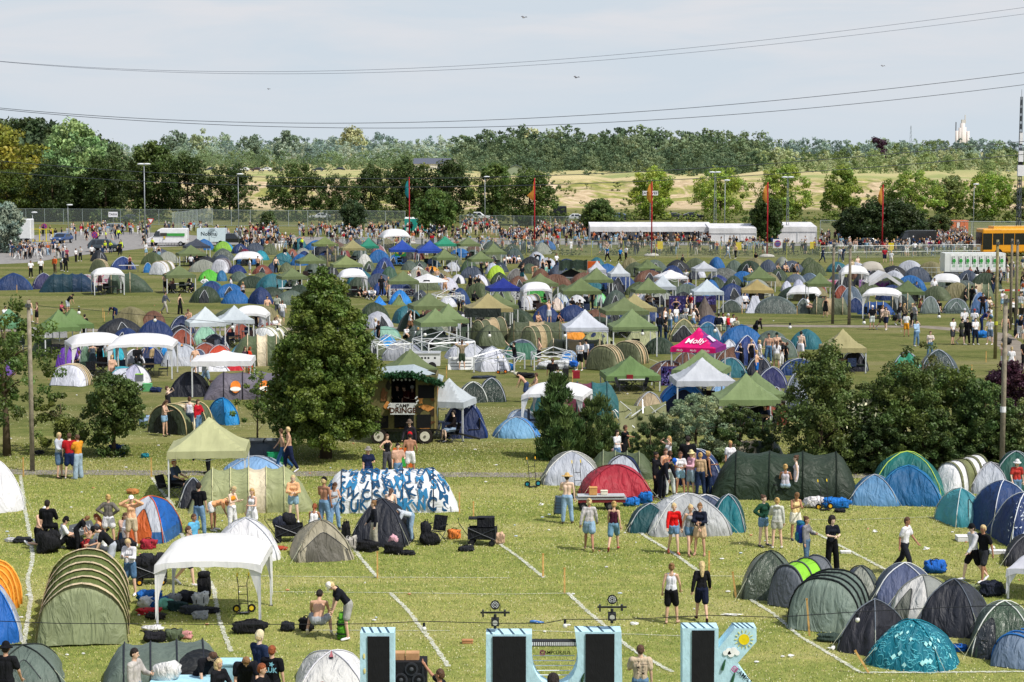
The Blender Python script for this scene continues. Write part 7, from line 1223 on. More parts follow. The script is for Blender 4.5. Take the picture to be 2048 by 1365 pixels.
 # ================= CAMO TRAILER =================
p=at(742,888);s=sc_at(p);e=empty('food_trailer',p);X=lambda x:(x-742)/s;Z=lambda y:(888-y)/s
Wt=X(874);mb=MB();x0,x1=X(783),X(832);zo0,zo1=Z(806),Z(752);zb,zt=Z(858),Z(750)
for(a,b_,c_,d_)in((0,x0,zb,zt),(x1,Wt,zb,zt),(x0,x1,zb,zo0),(x0,x1,zo1,zt)):mb.box('#65603c',a,b_,0,.06,c_,d_)
mb.box('#5a5a3c',0,.06,.06,2.2,zb,zt).box('#6c6444',Wt-.06,Wt,.06,2.2,zb,zt).box('#4a4a34',.06,Wt-.06,2.14,2.2,zb,zt).box('#2a2620',.06,Wt-.06,.06,2.14,zb,zb+.06);mb.build('wall',e)
mb=MB();rr=random.Random(4)
for(cx_,cz,rx,rz,c_)in((X(843),Z(835),.22,.12,'#2f8a3c'),(X(852),Z(815),.45,.16,'#c98a4a'),(X(868),Z(824),.2,.18,'#3a2f22'),(X(842),Z(795),.12,.4,'#c98a4a'),(X(838),Z(820),.2,.2,'#2c2a20'),(X(866),Z(795),.13,.22,'#6c4a2c'),(X(855),Z(845),.35,.08,'#5a3c26'),(X(775),Z(812),.15,.2,'#c98a4a'),(X(768),Z(790),.2,.3,'#6c4a2c'),(X(778),Z(770),.12,.2,'#2c2a20'),(X(850),Z(858),.3,.05,'#c98a4a'),(X(805),Z(855),.25,.05,'#c98a4a'),(X(870),Z(765),.08,.2,'#3a2f22'),(X(760),Z(840),.3,.15,'#2c2a20')):
 n=14;V=[(cx_+rx*cos(k*2*pi/n)*rr.uniform(.6,1.25),-.012-rr.random()*.004,max(zb+.02,cz+rz*sin(k*2*pi/n)*rr.uniform(.6,1.25)))for k in range(n)];V=[(min(Wt-.02,v[0]),v[1],v[2])for v in V];yy=-.012-.003*len(mb.f);mb.add([(v[0],yy,v[2])for v in V],[tuple(range(n))[::-1]],c_)
mb.build('camouflage_paint',e);mb=MB()
for k in range(6):n=12;cy_,cz=.3+k*.33,zb+.4+rr.random()*1.4;mb.add([(Wt+.006+k*.002,cy_+.22*cos(j*.5236)*rr.uniform(.6,1.3),cz+.3*sin(j*.5236)*rr.uniform(.6,1.2))for j in range(n)],[tuple(range(n))],rr.choice(['#c98a4a','#2c2a20','#3f5a34','#8fa0a8']))
mb.build('camouflage_paint',e)
for(a,b_,y0_,y1_)in((837,869,796,770),(789,828,856,829),(834,862,856,829),(750,777,856,832)):f=MB().box('#141517',X(a),X(b_),-.045,-.0,Z(y0_),Z(y1_)).build('black_panel',e)
MB().box('#8a7a4c',X(869),X(872),-.03,0,zb,zt-.2).build('corner_post',e);MB().box('#2b2a26',x0-.1,x1+.05,-.35,.05,zo0-.05,zo0).build('counter',e)
MB().box('#0c0c0e',.1,Wt-.1,1.4,1.45,zb+.1,zt-.1).build('back_cloth',e);mb=MB()
for k in range(6):mb.disc('#c9ccd0',(x0+.1+(x1-x0-.2)*k/5,.3,zo1-.22+.03*(k%2)),.05,'y',10,.02)
mb.build('lamps',e)
MB().add([(-.15,-.35,zt+.02),(Wt*.62,-.35,zt+.12),(Wt+.25,-.2,zt-.32),(Wt+.25,2.4,zt-.3),(Wt*.62,2.4,zt+.25),(-.15,2.4,zt+.1)],[(0,1,4,5),(1,2,3,4)],'#9aa6ac').add([(-.15,-.35,zt-.08),(Wt*.62,-.35,zt-.0),(Wt+.25,-.2,zt-.42),(Wt+.25,-.2,zt-.32),(Wt*.62,-.35,zt+.12),(-.15,-.35,zt+.02)],[(0,1,4,5),(1,2,3,4)],'#2c3a2c').build('roof',e)
lv=[];gk=np.random.default_rng(3);n=2600;t=gk.uniform(0,1,n);px_=np.interp(t,[0,.55,1],[-.15,Wt*.62,Wt+.28]);pz_=np.interp(t,[0,.55,1],[zt-.02,zt+.08,zt-.36]);P_=np.stack([px_,np.full(n,-.36),pz_],1)+gk.normal(0,.07,(n,3));d1=gk.normal(0,.03,(n,3));d2=gk.normal(0,.03,(n,3))
go=meshobj('garland',fast_mesh('garland',np.stack([P_-d1,P_-d2,P_+d1,P_+d2],1).reshape(-1,3),4,np.tile(C('#2f5436'),(n,1))*gk.uniform(.5,1.4,(n,1)),'crowd'),parent=e)
sg=MB().box('#c9ccca',X(782),X(831),-.40,-.36,Z(827),Z(804)).build('sign_board',e);A=(X(806),-.41,Z(809.5));text_to(MB(),'CAMP',plane_map(A,(1,0,0),(0,0,1)),.24,'#2c2018',.015).build('lettering',sg);text_obj('lettering','DRINGE',plane_map((X(807),-.41,Z(819)),(1,0,0),(0,0,1)),.34,'#4a2f20',sg,.035)
for x_,y_ in((833,806),(836,800),(834,793),(781,806),(779,812)):MB().tube('#cfd2d0',[(X(x_)-.05,-.42,Z(y_)-.05),(X(x_)+.05,-.42,Z(y_)+.05)],.035,6).build('ornament',e)
MB().box('#33332e',-.1,Wt+.1,.1,2.1,zb-.14,zb-.005).tube('#2c2c2a',[(Wt,1,.5),(Wt+1.2,.6,.35),(Wt+2.0,.2,.2)],.05,6).build('chassis','metal',e)
for wx in(758,850):
 for yy in(.0,2.0):w_=MB().tube('#2b2622',[(X(wx),yy-.12,.36),(X(wx),yy+.12,.36)],.36,20).build('wheel',e);MB().disc('#d0cdbc',(X(wx),yy-.13,.36),.23,'y',18,.03).build('rim','matte',w_);MB().disc('#6a675c',(X(wx),yy-.155,.36),.06,'y',10,.03).build('hub','matte',w_)
MB().box('#2f3f34',X(775),X(835),.35,.38,.1,zb-.15).build('underside_tarp','tarp',e);tag(e,'camouflage painted food trailer with a CAMP DRINGE sign','food trailer',px=(815,810))
# ================= SMALL PROPS =================
def obj_at(o,x,y,rz=0,z=0):p=at(x,y);o.location=(p.x,p.y,z);o.rotation_euler=(0,0,rad(rz));return o
def stake(x,yb,yt,label,lean=0,c='#cda566',grp='wooden marker stakes'):
 p=at(x,yb);h=(yb-yt)/sc_at(p);o=MB().box(c,-.028,.028,-.018,.018,-.05,h,taper=.15).box('#b98f50',-.03,.03,-.02,.02,h-.04,h+.004).build('marker_stake','wood');o.location=p;o.rotation_euler=(0,rad(lean),rad(RU(-20,20)));tag(o,label,'stake',grp,px=(x,(yb+yt)/2));return o
for a in[(755,1157,1103,'wooden stake at a chalk corner right of the small sand grey tent'),(1086,1155,1107,'upper wooden stake of the pair in the open centre grass'),(1129,1187,1135,'lower wooden stake of the pair in the open centre grass'),(919,1027,985,'wooden stake at the right end of the letter print tent'),(947,1040,1003,'wooden stake just behind the black folding cart'),(1418,1144,1102,'straight wooden stake behind the woman in black blouse'),(303,956,916,'wooden stake on the near side of the path at left'),(47,955,915,'wooden stake beside the striped white tent at left'),(247,843,800,'wooden stake hidden behind the bright blue dome',0),(474,840,799,'wooden stake right of the bright blue dome'),(864,878,822,'wooden stake left of the collapsed khaki gazebo'),(893,757,732,'wooden stake left of the white shelf board')]:
 if a[0]not in(247,864):stake(a[0],a[1],a[2],a[3])
stake(1472,1196,1143,'leaning wooden stake left of the wet silver-green tent',-8);stake(1619,1272,1196,'wooden stake leaning against the crumpled hooped tent',-5);stake(1738,1347,1291,'thick wooden stake leaning steeply by the teal leaf print tent',-32);stake(1224,864,822,'wooden stake standing left of the collapsed khaki gazebo')
for x,yb,yt,lb in((34,586,570,'short stake before the dark blue far left dome'),(139,584,572,'short stake before the long dark teal tent'),(206,636,617,'left stake of three on the left middle grass'),(209,643,623,'middle stake of three on the left middle grass'),(274,645,626,'right stake of three on the left middle grass'),(321,637,623,'stake near the two people in black crossing the grass'),(1594,630,612,'stake in front of the small white capped tent'),(1484,628,605,'stake before the pale grey half dome'),(1212,768,744,'stake behind the red crate'),(1145,766,745,'stake beside the red crate and suitcase'),(1972,725,703,'stake right of the copper bush path'),(1943,752,730,'stake behind the copper bush'),(1253,526,516,'left far stake below the first red pole'),(1261,524,513,'right far stake below the first red pole'),(1354,519,508,'far stake right of the orange flag pole')):stake(x,yb,yt,lb)
def lumpbag(x,yb,w,h,d,c,label,name='duffel_bag',cat='bag',straps='black',rz=None,z=0,p=.75,handle=True,logo=None,kids=True):
 e=empty(name,(0,0,0));b_=MB().ell(c,(0,0,h*.48),(w/2,d/2,h/2),22,14,lump=.3,p=.62,seed=x*.1).build('bag_body','cloth_bag',e,smooth=True)
 if kids:
  for sx in(-.22,.22):MB().tube(straps,[(sx*w,-d*.5,h*.3),(sx*w,-d*.42,h*.75),(sx*w,0,h*.99),(sx*w,d*.42,h*.75)],.018,5).build('strap','cloth_bag',e)
  if handle:MB().tube(straps,[(-.2*w,-.02,h*.93),(-.1*w,-.04,h*1.12),(.1*w,-.04,h*1.12),(.2*w,-.02,h*.93)],.014,5).build('handle','cloth_bag',e)
  if logo:text_obj('lettering',logo[0],plane_map((0,-d*.5-.01,h*.5),(1,0,0),(0,0,1)),logo[1],logo[2],e,.01)
 obj_at(e,x,yb,RU(-25,25)if rz is None else rz,z);tag(e,label,cat,px=(x,yb-10));return e
def backpack(x,yb,h,c,label,rz=0,roll=None,z=0,c2=None):
 w,d=h*.5,h*.34;e=empty('backpack',(0,0,0));MB().ell(c,(0,0,h*.45),(w/2,d/2,h*.46),14,10,lump=.15,p=.62,seed=x).build('bag_body','cloth_bag',e,smooth=True);MB().ell(c2 or c,(0,-d*.45,h*.3),(w*.36,d*.25,h*.22),12,8,lump=.1,p=.7).build('front_pocket','cloth_bag',e,smooth=True);MB().ell(c2 or c,(0,0,h*.9),(w*.46,d*.5,h*.13),12,7,lump=.1,p=.7).build('top_lid','cloth_bag',e,smooth=True)
 for sg in(-1,1):MB().tube('black',[(sg*w*.25,d*.4,h*.82),(sg*w*.3,d*.8,h*.6),(sg*w*.3,d*.7,h*.3),(sg*w*.35,d*.4,h*.15)],.022,5).build('shoulder_strap','cloth_bag',e)
 if roll:MB().tube(roll,[(-w*.6,0,h*1.08),(w*.6,0,h*1.08)],h*.1,12).build('sleeping_mat','cloth_bag',e,smooth=True)
 obj_at(e,x,yb,rz,z);tag(e,label,'backpack',px=(x,yb-20));return e
def heap(items):
 for it in items:lumpbag(*it[:7],kids=it[7]if len(it)>7 else True,handle=False)
backpack(409,1199,.85,'black','tall black backpack standing beside the white gazebo leg');lumpbag(500,1266,.95,.36,.42,'black','black rucksack lying flat on the grass right of the white gazebo');lumpbag(576,1262,.36,.26,.34,'#23262c','black helmet shaped bag lying alone by the crouching man','helmet_bag',handle=False)
lumpbag(614,1262,.4,.4,.3,'black','black backpack behind the crouching shirtless man','backpack');lumpbag(311,1284,.62,.3,.4,'#1c1c22','black holdall with a small red mark under the white gazebo');lumpbag(348,1282,.5,.32,.36,'#56624a','olive green holdall next to the black holdall');lumpbag(372,1278,.35,.22,.25,'#c98f8c','pink cloth bundle right of the olive holdall','cloth_bundle',kids=False);lumpbag(305,1262,.6,.16,.3,'#d4d4d6','folded white cloth on the grass behind the holdalls','folded_cloth',kids=False)
heap([(300,1206,.7,.4,.5,'#1f62b0','blue shopping bag at the back left of the luggage pile'),(296,1214,.5,.3,.4,'#d8dadc','white plastic bag on the blue shopping bag',False),(318,1214,.6,.3,.4,'#1c5aa4','blue and white carrier bag in the luggage pile'),(333,1217,.45,.28,.4,'#7fc9b0','mint green pouch in the middle of the luggage pile',False),(298,1228,.7,.18,.35,'#c02a34','flat red bag at the front left of the luggage pile'),(345,1212,.5,.35,.4,'#8a8d90','grey storage bag at the back of the luggage pile'),(357,1222,.65,.3,.3,'#1f3a3c','dark green rolled sleeping mat in the luggage pile',False),(375,1205,.6,.35,.4,'#2c2e34','dark grey camping bag behind the white luggage pile bags'),(402,1212,.5,.4,.4,'#d4d6d8','white carrier bag with dark print at right of the pile'),(385,1228,.7,.25,.4,'#3c4048','charcoal bag in front of the white printed carrier'),(418,1226,.6,.18,.35,'#26282e','flat black bag at the right end of the luggage pile'),(401,1238,.45,.22,.35,'#9a9ea4','grey box shaped bag in front of the pile',False),(312,1238,.55,.18,.35,'#2c2826','dark brown bag at the front of the pile')])
def wheelset(e,xs,ys,r,c='black',hub='#d8a32c'):
 for a in xs:
  for b_ in ys:w=MB().disc(c,(a,b_,r),r,'y',14,.05).build('wheel',e);MB().disc(hub,(a,b_-.03,r),r*.5,'y',10,.02).build('hub',w)
def cart(x,yb,label,c='#1d1f24',wpx=70,load=None,hub='#2a2a2c',rz=8,folded=False):
 e=empty('folding_cart',(0,0,0));mb=MB();w,d,z0,z1=.95,.5,.22,.62
 mb.box(c,-w/2,w/2,-d/2,d/2,z0,z0+.03);[mb.box(c,*q,z0,z1)for q in((-w/2,w/2,-d/2,-d/2+.02),(-w/2,w/2,d/2-.02,d/2),(-w/2,-w/2+.02,-d/2+.02,d/2-.02),(w/2-.02,w/2,-d/2+.02,d/2-.02))];mb.build('basket','cloth_bag',e)
 fb_=MB()
 for sx in(-1,1):
  for sy in(-1,1):fb_.tube('#3c4046',[(sx*w/2,sy*(d/2+.015),.1),(sx*w/2,sy*(d/2+.015),z1+.05)],.014,5)
 for k in(-1,1):fb_.tube('#3c4046',[(-w/2,-d/2-.02,z0 if k>0 else z1),(w/2,-d/2-.02,z1 if k>0 else z0)],.01,5)
 fb_.build('frame','metal',e);MB().tube('#2c2e32',[(-w/2,0,.25),(-w/2-.35,0,.75),(-w/2-.35,-.08,.9),(-w/2-.35,.08,.9)],.014,5).build('handle','metal',e);wheelset(e,(-w/2+.12,w/2-.12),(-d/2-.04,d/2+.04),.11,hub=hub)
 if load:
  for i,q in enumerate(load):MB().ell(q,((-.3+.3*i)if len(load)<4 else-.35+.23*i,0,z1+.06+.08*(i%2)),(.26,.24,.22),12,8,lump=.3,p=.8,seed=i+x).build('load_bag','cloth_bag',e,smooth=True)
 obj_at(e,x,yb,rz);tag(e,label,'cart',px=(x,yb-15));return e
cart(303,1168,'black folding cart overloaded with black bags behind the woman on her phone',load=['#17181c','#202228','#17181c','#24262c'],hub='#d8a32c');cart(578,1083,'black folding cart filled with clothes left of the sand grey tent',load=['#2c3140','#17181c']);cart(965,1090,'empty black folding cart standing alone right of the camping chair',rz=-6);cart(968,712,'dark green hand cart with yellow hubs beside the arch-fronted tunnel',hub='#e0b82a',rz=0)
e=empty('folding_cart',(0,0,0));MB().box('#1d1f24',-.3,.3,-.2,.2,.62,.95).build('seat_back','cloth_bag',e);MB().box('#1d1f24',-.6,-.05,-.2,.2,.88,.93).build('table_flap','cloth_bag',e);MB().tube('#33363a',[(-.3,0,.2),(-.3,0,.9)],.015,5).build('frame','metal',e);obj_at(e,972,1088);tag(e,'folded black camping chair piled on the lone empty cart','camping chair',px=(972,1055))
def handtruck(x,yb,yt,label,c='#26282c',grip='#e0c02c',lean=-14,wc='#e0c02c',rz=0):
 p=at(x,yb);h=(yb-yt)/sc_at(p);e=empty('hand_truck',(0,0,0));fb_=MB()
 for sx in(-.13,.13):fb_.tube(c,[(sx,0,.03),(sx,-.02,h*.8),(sx*1.25,.08,h*.93),(sx*1.3,.14,h)],.014,6)
 for k in(.25,.5,.72):fb_.tube(c,[(-.13,-.01,h*k),(.13,-.01,h*k)],.011,5)
 fb_.build('frame','metal',e)
 for sx in(-.17,.17):MB().tube(grip,[(sx,.12,h*.97),(sx,.18,h*1.06)],.02,6).build('grip',e)
 MB().box(c,-.2,.2,-.28,0,.02,.035).build('toe_plate','metal',e)
 for sx in(-.22,.22):w=MB().disc('#1a1a1c',(sx,.1,.12),.12,'y'if rz==0 else 'y',14,.06).build('wheel',e);MB().disc(wc,(sx,.06,.12),.065,'y',12,.02).build('hub',w)
 obj_at(e,x,yb,rz);e.rotation_euler=(rad(-6),rad(lean*.3),rad(rz));tag(e,label,'hand truck',px=(x,yb-30));return e
handtruck(488,1226,1152,'black hand truck with yellow wheels standing right of white gazebo',lean=-10);handtruck(1066,974,918,'upright hand truck with yellow straps at left of the light grey dome',grip='#e0a82c',wc='#2a8a9a');handtruck(1650,1020,963,'hand truck with yellow grips before the huge dark green tent',wc='#e0b02a');handtruck(1004,748,715,'black hand truck with orange wheel before the white and blue dome',wc='#e07a2a');handtruck(1158,938+60,925,'black garden cart frame with yellow grip behind the red tent',wc='#2a2a2a');handtruck(1595,1002,960,'hand truck beside the woman in white dress')
def suitcase(x,yb,h,c,label,z=0,lean=0):
 e=empty('suitcase',(0,0,0));b_=MB().box(c,-h*.3,h*.3,-h*.16,h*.16,.04,h).build('case_body','paint',e);bv=b_.modifiers.new('b','BEVEL');bv.width=.06;bv.segments=3
 mb=MB();[mb.box('#2a2d33',-h*.3-.004,h*.3+.004,-h*.164,h*.164,h*k,h*k+.015)for k in(.35,.5,.65)];mb.build('strap',e);MB().tube('#2a2a2c',[(-.06,0,h),(-.06,0,h+.05),(.06,0,h+.05),(.06,0,h)],.012,5).build('handle',e);[MB().disc('#1a1a1a',(sx*h*.24,0,.03),.03,'y',8,.03).build('wheel',e)for sx in(-1,1)]
 obj_at(e,x,yb,12,z);e.rotation_euler.y=rad(lean);tag(e,label,'suitcase',px=(x,yb-15));return e
suitcase(1118,1037,.72,'#34495c','blue-grey suitcase carried by the shirtless man in straw hat',z=.12,lean=6);suitcase(1131,756,.62,'#1c1d22','black suitcase beside the red crate');
def camp_chair(x,yb,label,c='#1c1e22',rz=0,sc_=1):
 e=empty('camping_chair',(0,0,0));MB().add([(-.26,-.24,.44),(.26,-.24,.44),(.25,.22,.38),(-.25,.22,.38)],[(0,1,2,3)],c).build('seat','cloth_bag',e);MB().add([(-.26,.2,.4),(.26,.2,.4),(.27,.36,.92),(-.27,.36,.92)],[(0,1,2,3)],c).build('backrest','cloth_bag',e)
 for(a,b_)in(((-.27,-.26,0),(-.26,.24,.42)),((.27,-.26,0),(.26,.24,.42)),((-.27,.28,0),(-.26,-.24,.44)),((.27,.28,0),(.26,-.24,.44))):MB().tube('#3a3d42',[a,b_],.013,5).build('leg','metal',e)
 for sx in(-1,1):MB().box(c,sx*.3-.035,sx*.3+.035,-.26,.25,.62,.645).build('armrest','cloth_bag',e)
 obj_at(e,x,yb,rz);tag(e,label,'camping chair','folding camping chairs',px=(x,yb-15));return e
camp_chair(333,998,'black camping chair left of the seated man in navy',rz=60);camp_chair(357,996,'black camping chair the man in navy sits on',rz=70);camp_chair(872,1086,'black camping chair right of the large black tent',rz=-30);camp_chair(1243,788,'left camping chair under the olive gazebo',rz=70);camp_chair(1283,788,'right camping chair under the olive gazebo',rz=-70);camp_chair(1560,1000,'folding chair by the woman in white tank top',rz=20);camp_chair(905,886,'camping chair of the man sitting at the trailer end',rz=-70);camp_chair(1180,652,'black camping chair among the picnic group',rz=10)
def table(x,yb,w,d,h,c,label,load=(),rz=0,legs='#5a5e62',name='folding_table',solid=False):
 e=empty(name,(0,0,0));MB().box(c,-w/2,w/2,-d/2,d/2,h-.035,h).build('tabletop',e)
 if solid:MB().box(c,-w/2+.03,w/2-.03,-d/2+.03,d/2-.03,0,h-.036).build('front_panel',e)
 else:
  for sx in(-1,1):
   for sy in(-1,1):MB().tube(legs,[(sx*(w/2-.06),sy*(d/2-.06),0),(sx*(w/2-.1),sy*(d/2-.08),h-.035)],.016,5).build('leg','metal',e)
 obj_at(e,x,yb,rz);tag(e,label,'table',px=(x,yb-15))
 for(dx,dy,r,hh,cc,lb,cat)in load:
  o=MB().box(cc,-r,r,-r*.7,r*.7,0,hh).build(cat.replace(' ','_'),'matte')if cat not in('bottle','cup')else MB().tube(cc,[(0,0,0),(0,0,hh*.6),(0,0,hh*.75),(0,0,hh)],[r,r,r*.45,r*.4],10).build(cat,'paint',smooth=True)
  p=at(x,yb);o.location=(p.x+dx,p.y+dy,h+.002);tag(o,lb,cat,px=(x,yb-25))
 return e
table(1263,784,1.5,.7,.74,'#b9bcbc','grey camping table with an open box under the olive gazebo',[(-.1,0,.18,.22,'#7a1f24','small red box on the camping table','box')]);table(370,1440,1.55,.75,1.0,'#a4cfe0','pale blue counter table where people work at bottom left',solid=True,name='counter');table(470,1432,.75,.6,1.35,'#a4cfe0','taller pale blue block behind the blond woman',solid=True,name='counter')
table(362,583,2.4,.8,.75,'#c4c8c8','long table with drinks under the left olive gazebo');table(578,592,1.9,.8,.75,'#c8cccc','pale table under the olive gazebo left of the tree top');table(258,545,2.2,.8,.8,'#c4c4c0','white topped table beside the navy dome')
table(404,775,.8,.5,.7,'#a9b8ac','small green-white table behind the grey-mauve tunnel',rz=10)
MBx=MB().ell('#e2e2e0',(0,0,.18),(.36,.22,.24),14,8,lump=.25,p=.8).build('plastic_bag','tarp',smooth=True);pz=at(336,1440);MBx.location=(pz.x,pz.y,1.0);tag(MBx,'crumpled white plastic bag on the pale blue counter','bag',px=(336,1345))
def crate(x,yb,w,d,h,c,label,name='crate',z=0,rz=0,lid=None):
 o=MB().box(c,-w/2,w/2,-d/2,d/2,0,h);o.box(lid or c,-w/2-.01,w/2+.01,-d/2-.01,d/2+.01,h+.0005,h+.03);o=o.build(name,'matte');bv=o.modifiers.new('b','BEVEL');bv.width=.012;obj_at(o,x,yb,rz,z);tag(o,label,'box',px=(x,yb-10));return o
e=empty('trolley',(0,0,0));MB().box('#a8acae',-.95,.95,-.3,.3,.42,.47).box('#c4c8ca',-.9,.9,-.28,.28,.52,.56).build('deck','metal',e);MB().box('#7a2a30',-.9,.9,-.28,-.25,.3,.41).build('side_rail','metal',e);wheelset(e,(-.7,.3),(-.3,.3),.16,hub='#555');obj_at(e,1202,1019,3);tag(e,'long low trolley in front of the red tent loaded with boxes','trolley',px=(1202,1005))
crate(1186,1019,.3,.3,.26,'#c9975c','brown cardboard box at the left end of the trolley','cardboard_box',z=.57);crate(1208,1019,.26,.22,.13,'#d8d4c0','cream tray of bottles on the trolley right of the brown box','tray',z=.57)
lumpbag(1262,1012,.6,.32,.4,'#1f72c4','bright blue carrier bag right of the trolley');lumpbag(1292,1008,.5,.45,.35,'#1f72c4','taller bright blue bag beside the red tent corner');lumpbag(1672,1016,1.0,.38,.5,'#1f72c4','wide blue bag in front of the huge dark green tent',kids=True);lumpbag(1630,1015,.8,.4,.5,'#d8d4d4','white cloth heap behind the yellow gripped hand truck','cloth_heap',kids=False);lumpbag(1680,1025,.4,.14,.3,'#202228','small black item on the grass before the deep blue dome','pouch',kids=False)
lumpbag(1912,1302,.55,.18,.35,'#1c5fb4','crumpled blue bag beside the webbing draped tent');lumpbag(1870,1146,.7,.42,.45,'#1c60b8','blue and white carrier bag strapped on the man’s trolley','carrier_bag');lumpbag(1985,1192,.75,.45,.45,'#1a2030','dark navy rucksack by the two walking men');lumpbag(1955,1188,.5,.28,.35,'#8f9a6c','small bag of coloured groceries by the walking men','grocery_bag');lumpbag(1662,1283,.7,.22,.4,'#3c4c44','crumpled dark green cloth between two tents','cloth_heap',kids=False)
crate(1934,1082,.75,.45,.16,'#dedede','larger white polystyrene tray in front of the turquoise dome','tray');crate(1996,1108,.55,.3,.1,'#d8d8d8','smaller white tray right of the walking men','tray');crate(1691,1107,.35,.2,.06,'#dcdcdc','small white tray by the woman in black','tray');crate(935,1287,.3,.16,.08,'#b08058','small brown brick shaped box alone on the grass','small_box')
lumpbag(852,1086,.35,.75,.3,'#1c1e24','upright black roll bag left of the camping chair');lumpbag(860,1090,.6,.4,.4,'#18191d','black rucksack in front of the camping chair');lumpbag(908,1078,.45,.35,.35,'#e0803c','orange and pink bag left of the lone cart');lumpbag(998,1088,.4,.4,.3,'#c9a88c','beige paper bag leaning on the lone cart','paper_bag',kids=False);lumpbag(932,1103,.5,.2,.25,'#2a2c32','small black camera bag lying on its side',rz=10);lumpbag(735,1103,.7,.38,.45,'#17181c','black bag pile at the foot of the woman in black jacket');lumpbag(788,1108,.6,.4,.4,'#1c1d22','black jacket heap before the black tent','jacket_heap',kids=False);lumpbag(787,1098,.3,.35,.25,'#d8a8b4','pale pink garment on the black jacket heap','garment',kids=False,z=.12);lumpbag(815,1110,.5,.16,.3,'#202126','flat black bag right of the pink garment');lumpbag(702,1098,.4,.45,.3,'#b8b4ac','grey and white rucksack between the two small tents');lumpbag(692,1046+40,.3,.75,.2,'#1c1d20','upright black guitar case shaped bag left of the black tent');lumpbag(560,1100,.5,.12,.3,'#b04a30','scattered red clothes left of the sand grey tent','clothes',kids=False)
lumpbag(98,1106,.8,.75,.5,'#17181c','big black travel bag the man in black sits on');lumpbag(150,1098,.6,.4,.4,'#1a1b1f','black bag behind the seated man in white');lumpbag(178,1100,.5,.35,.35,'#a02a2c','red and black bag left of the standing women');lumpbag(297,1098,.55,.35,.35,'#a82c3c','red holdall under the blue and grey dome');lumpbag(250,1102,.7,.4,.4,'#1c1e24','black rucksack behind the woman on her phone');lumpbag(45,1086,.6,.2,.3,'#26282c','black jacket lying left of the group','jacket',kids=False);lumpbag(25,1084,.5,.14,.3,'#c8c8ca','white towel left of the black jacket','towel',kids=False);lumpbag(265,988,.5,.2,.3,'#c4854c','orange cloth on the grass behind the blue and grey dome','cloth',kids=False)
e=empty('wheelbarrow',(0,0,0));MB().box('#6c7074',-.55,.5,-.05,.05,.1,.55,taper=.25).build('tray','metal',e);text_obj('lettering','XION',plane_map((0,-.056,.32),(1,0,0),(0,0,1)),.26,'#c8ccd0',e,.02);MB().tube('#d8b02a',[(.45,-.1,.05),(.8,-.1,.25),(1.0,-.1,.1)],.018,5).build('frame','metal',e);MB().disc('#1c1c1e',(.8,0,.18),.17,'y',14,.07).build('wheel',e);obj_at(e,168,1076,0);e.rotation_euler=(rad(-15),rad(-14),0);tag(e,'upturned grey wheelbarrow with yellow frame and white lettering','wheelbarrow',px=(168,1065))
for x,yb,c,lb in((515,928,'#23262a','left dark wheelie bin behind the lime-green gazebo'),(545,928,'#23262a','right dark wheelie bin with a green box beside it')):
 e=empty('wheelie_bin',(0,0,0));MB().box(c,.3,-.3,-.35,.35,.05,1.0,taper=-.12).build('bin_body','paint',e);MB().box('#2c2f34',-.36,.36,-.42,.4,1.0,1.08).build('lid','paint',e);MB().disc('#111',(-.25,.3,.1),.1,'y',10,.05).build('wheel',e);obj_at(e,x,yb);tag(e,lb,'bin',px=(x,yb-25))
crate(550,930,.7,.4,.55,'#1f8a5a','green plastic container leaning by the wheelie bins','container',rz=20)
for k,(x,lb)in enumerate(((465,'green water canister hanging under the lime-green gazebo'),)):
 e=empty('folded_chair',(0,0,0));[MB().tube('#1f8a52',[(-.15+.06*j,0,0),(-.05+.02*j,0,.9)],.02,5).build('leg','metal',e)for j in range(6)];obj_at(e,x,985);tag(e,'green tripod legs standing under the lime-green gazebo','stand',px=(x,930))
p=at(806,942);e=empty('painted_board',p);MB().box('#d86a2c',-.42,.42,0,.06,.15,.98).build('board',e);MB().add([(-.15,-.01,.18),(.02,-.01,.95),(.16,-.01,.18)],[(0,1,2)][::-1],'#3fb04a').add([(-.24,-.008,.18),(-.15,-.008,.18),(.02,-.008,.95),(-.06,-.008,.95)],[(0,1,2,3)],'#1c1c1c').build('painted_triangle',e);[MB().disc('#e8e0d0',(-.33,-.012,.25+.2*k),.05,'y',10,.01).build('painted_dot',e)for k in range(4)];tag(e,'orange painted board with green triangle in front of the trailer','board',px=(806,915))
p=at(852,742);s=sc_at(p);e=empty('flat_trailer',p);MB().box('#dcdede',-26/s,28/s,-.05,1.2,10/s,34/s).build('box_body','paint',e);MB().box('#b9bcbe',-27/s,29/s,-.1,1.25,34/s,36/s).build('rim','metal',e);MB().disc('#2a2a2c',(12/s,-.1,.28),.28,'y',14,.15).build('wheel',e);mb=MB();[mb.box('#2c2e32',x_,x_+.12,-.058,-.052,.75,.86)for x_ in(-.3,-.1,.1,.5)];mb.build('lettering',e);tag(e,'white box trailer under the bare frames with small dark lettering','trailer',px=(852,722))
p=at(922,740);s=sc_at(p);e=empty('shelf_board',p);W2=26/s;MB().box('#e0e2e2',-W2,W2,0,.04,0,26/s).build('board',e);mb=MB();[mb.box('#4a4e52',-W2*.8,W2*.8,-.02,-.005,.2+.2*k,.23+.2*k)for k in range(3)];mb.build('slots',e);e.rotation_euler=(rad(-15),0,0);tag(e,'white tilted board with dark slots behind the man in green shorts','board',px=(922,725))
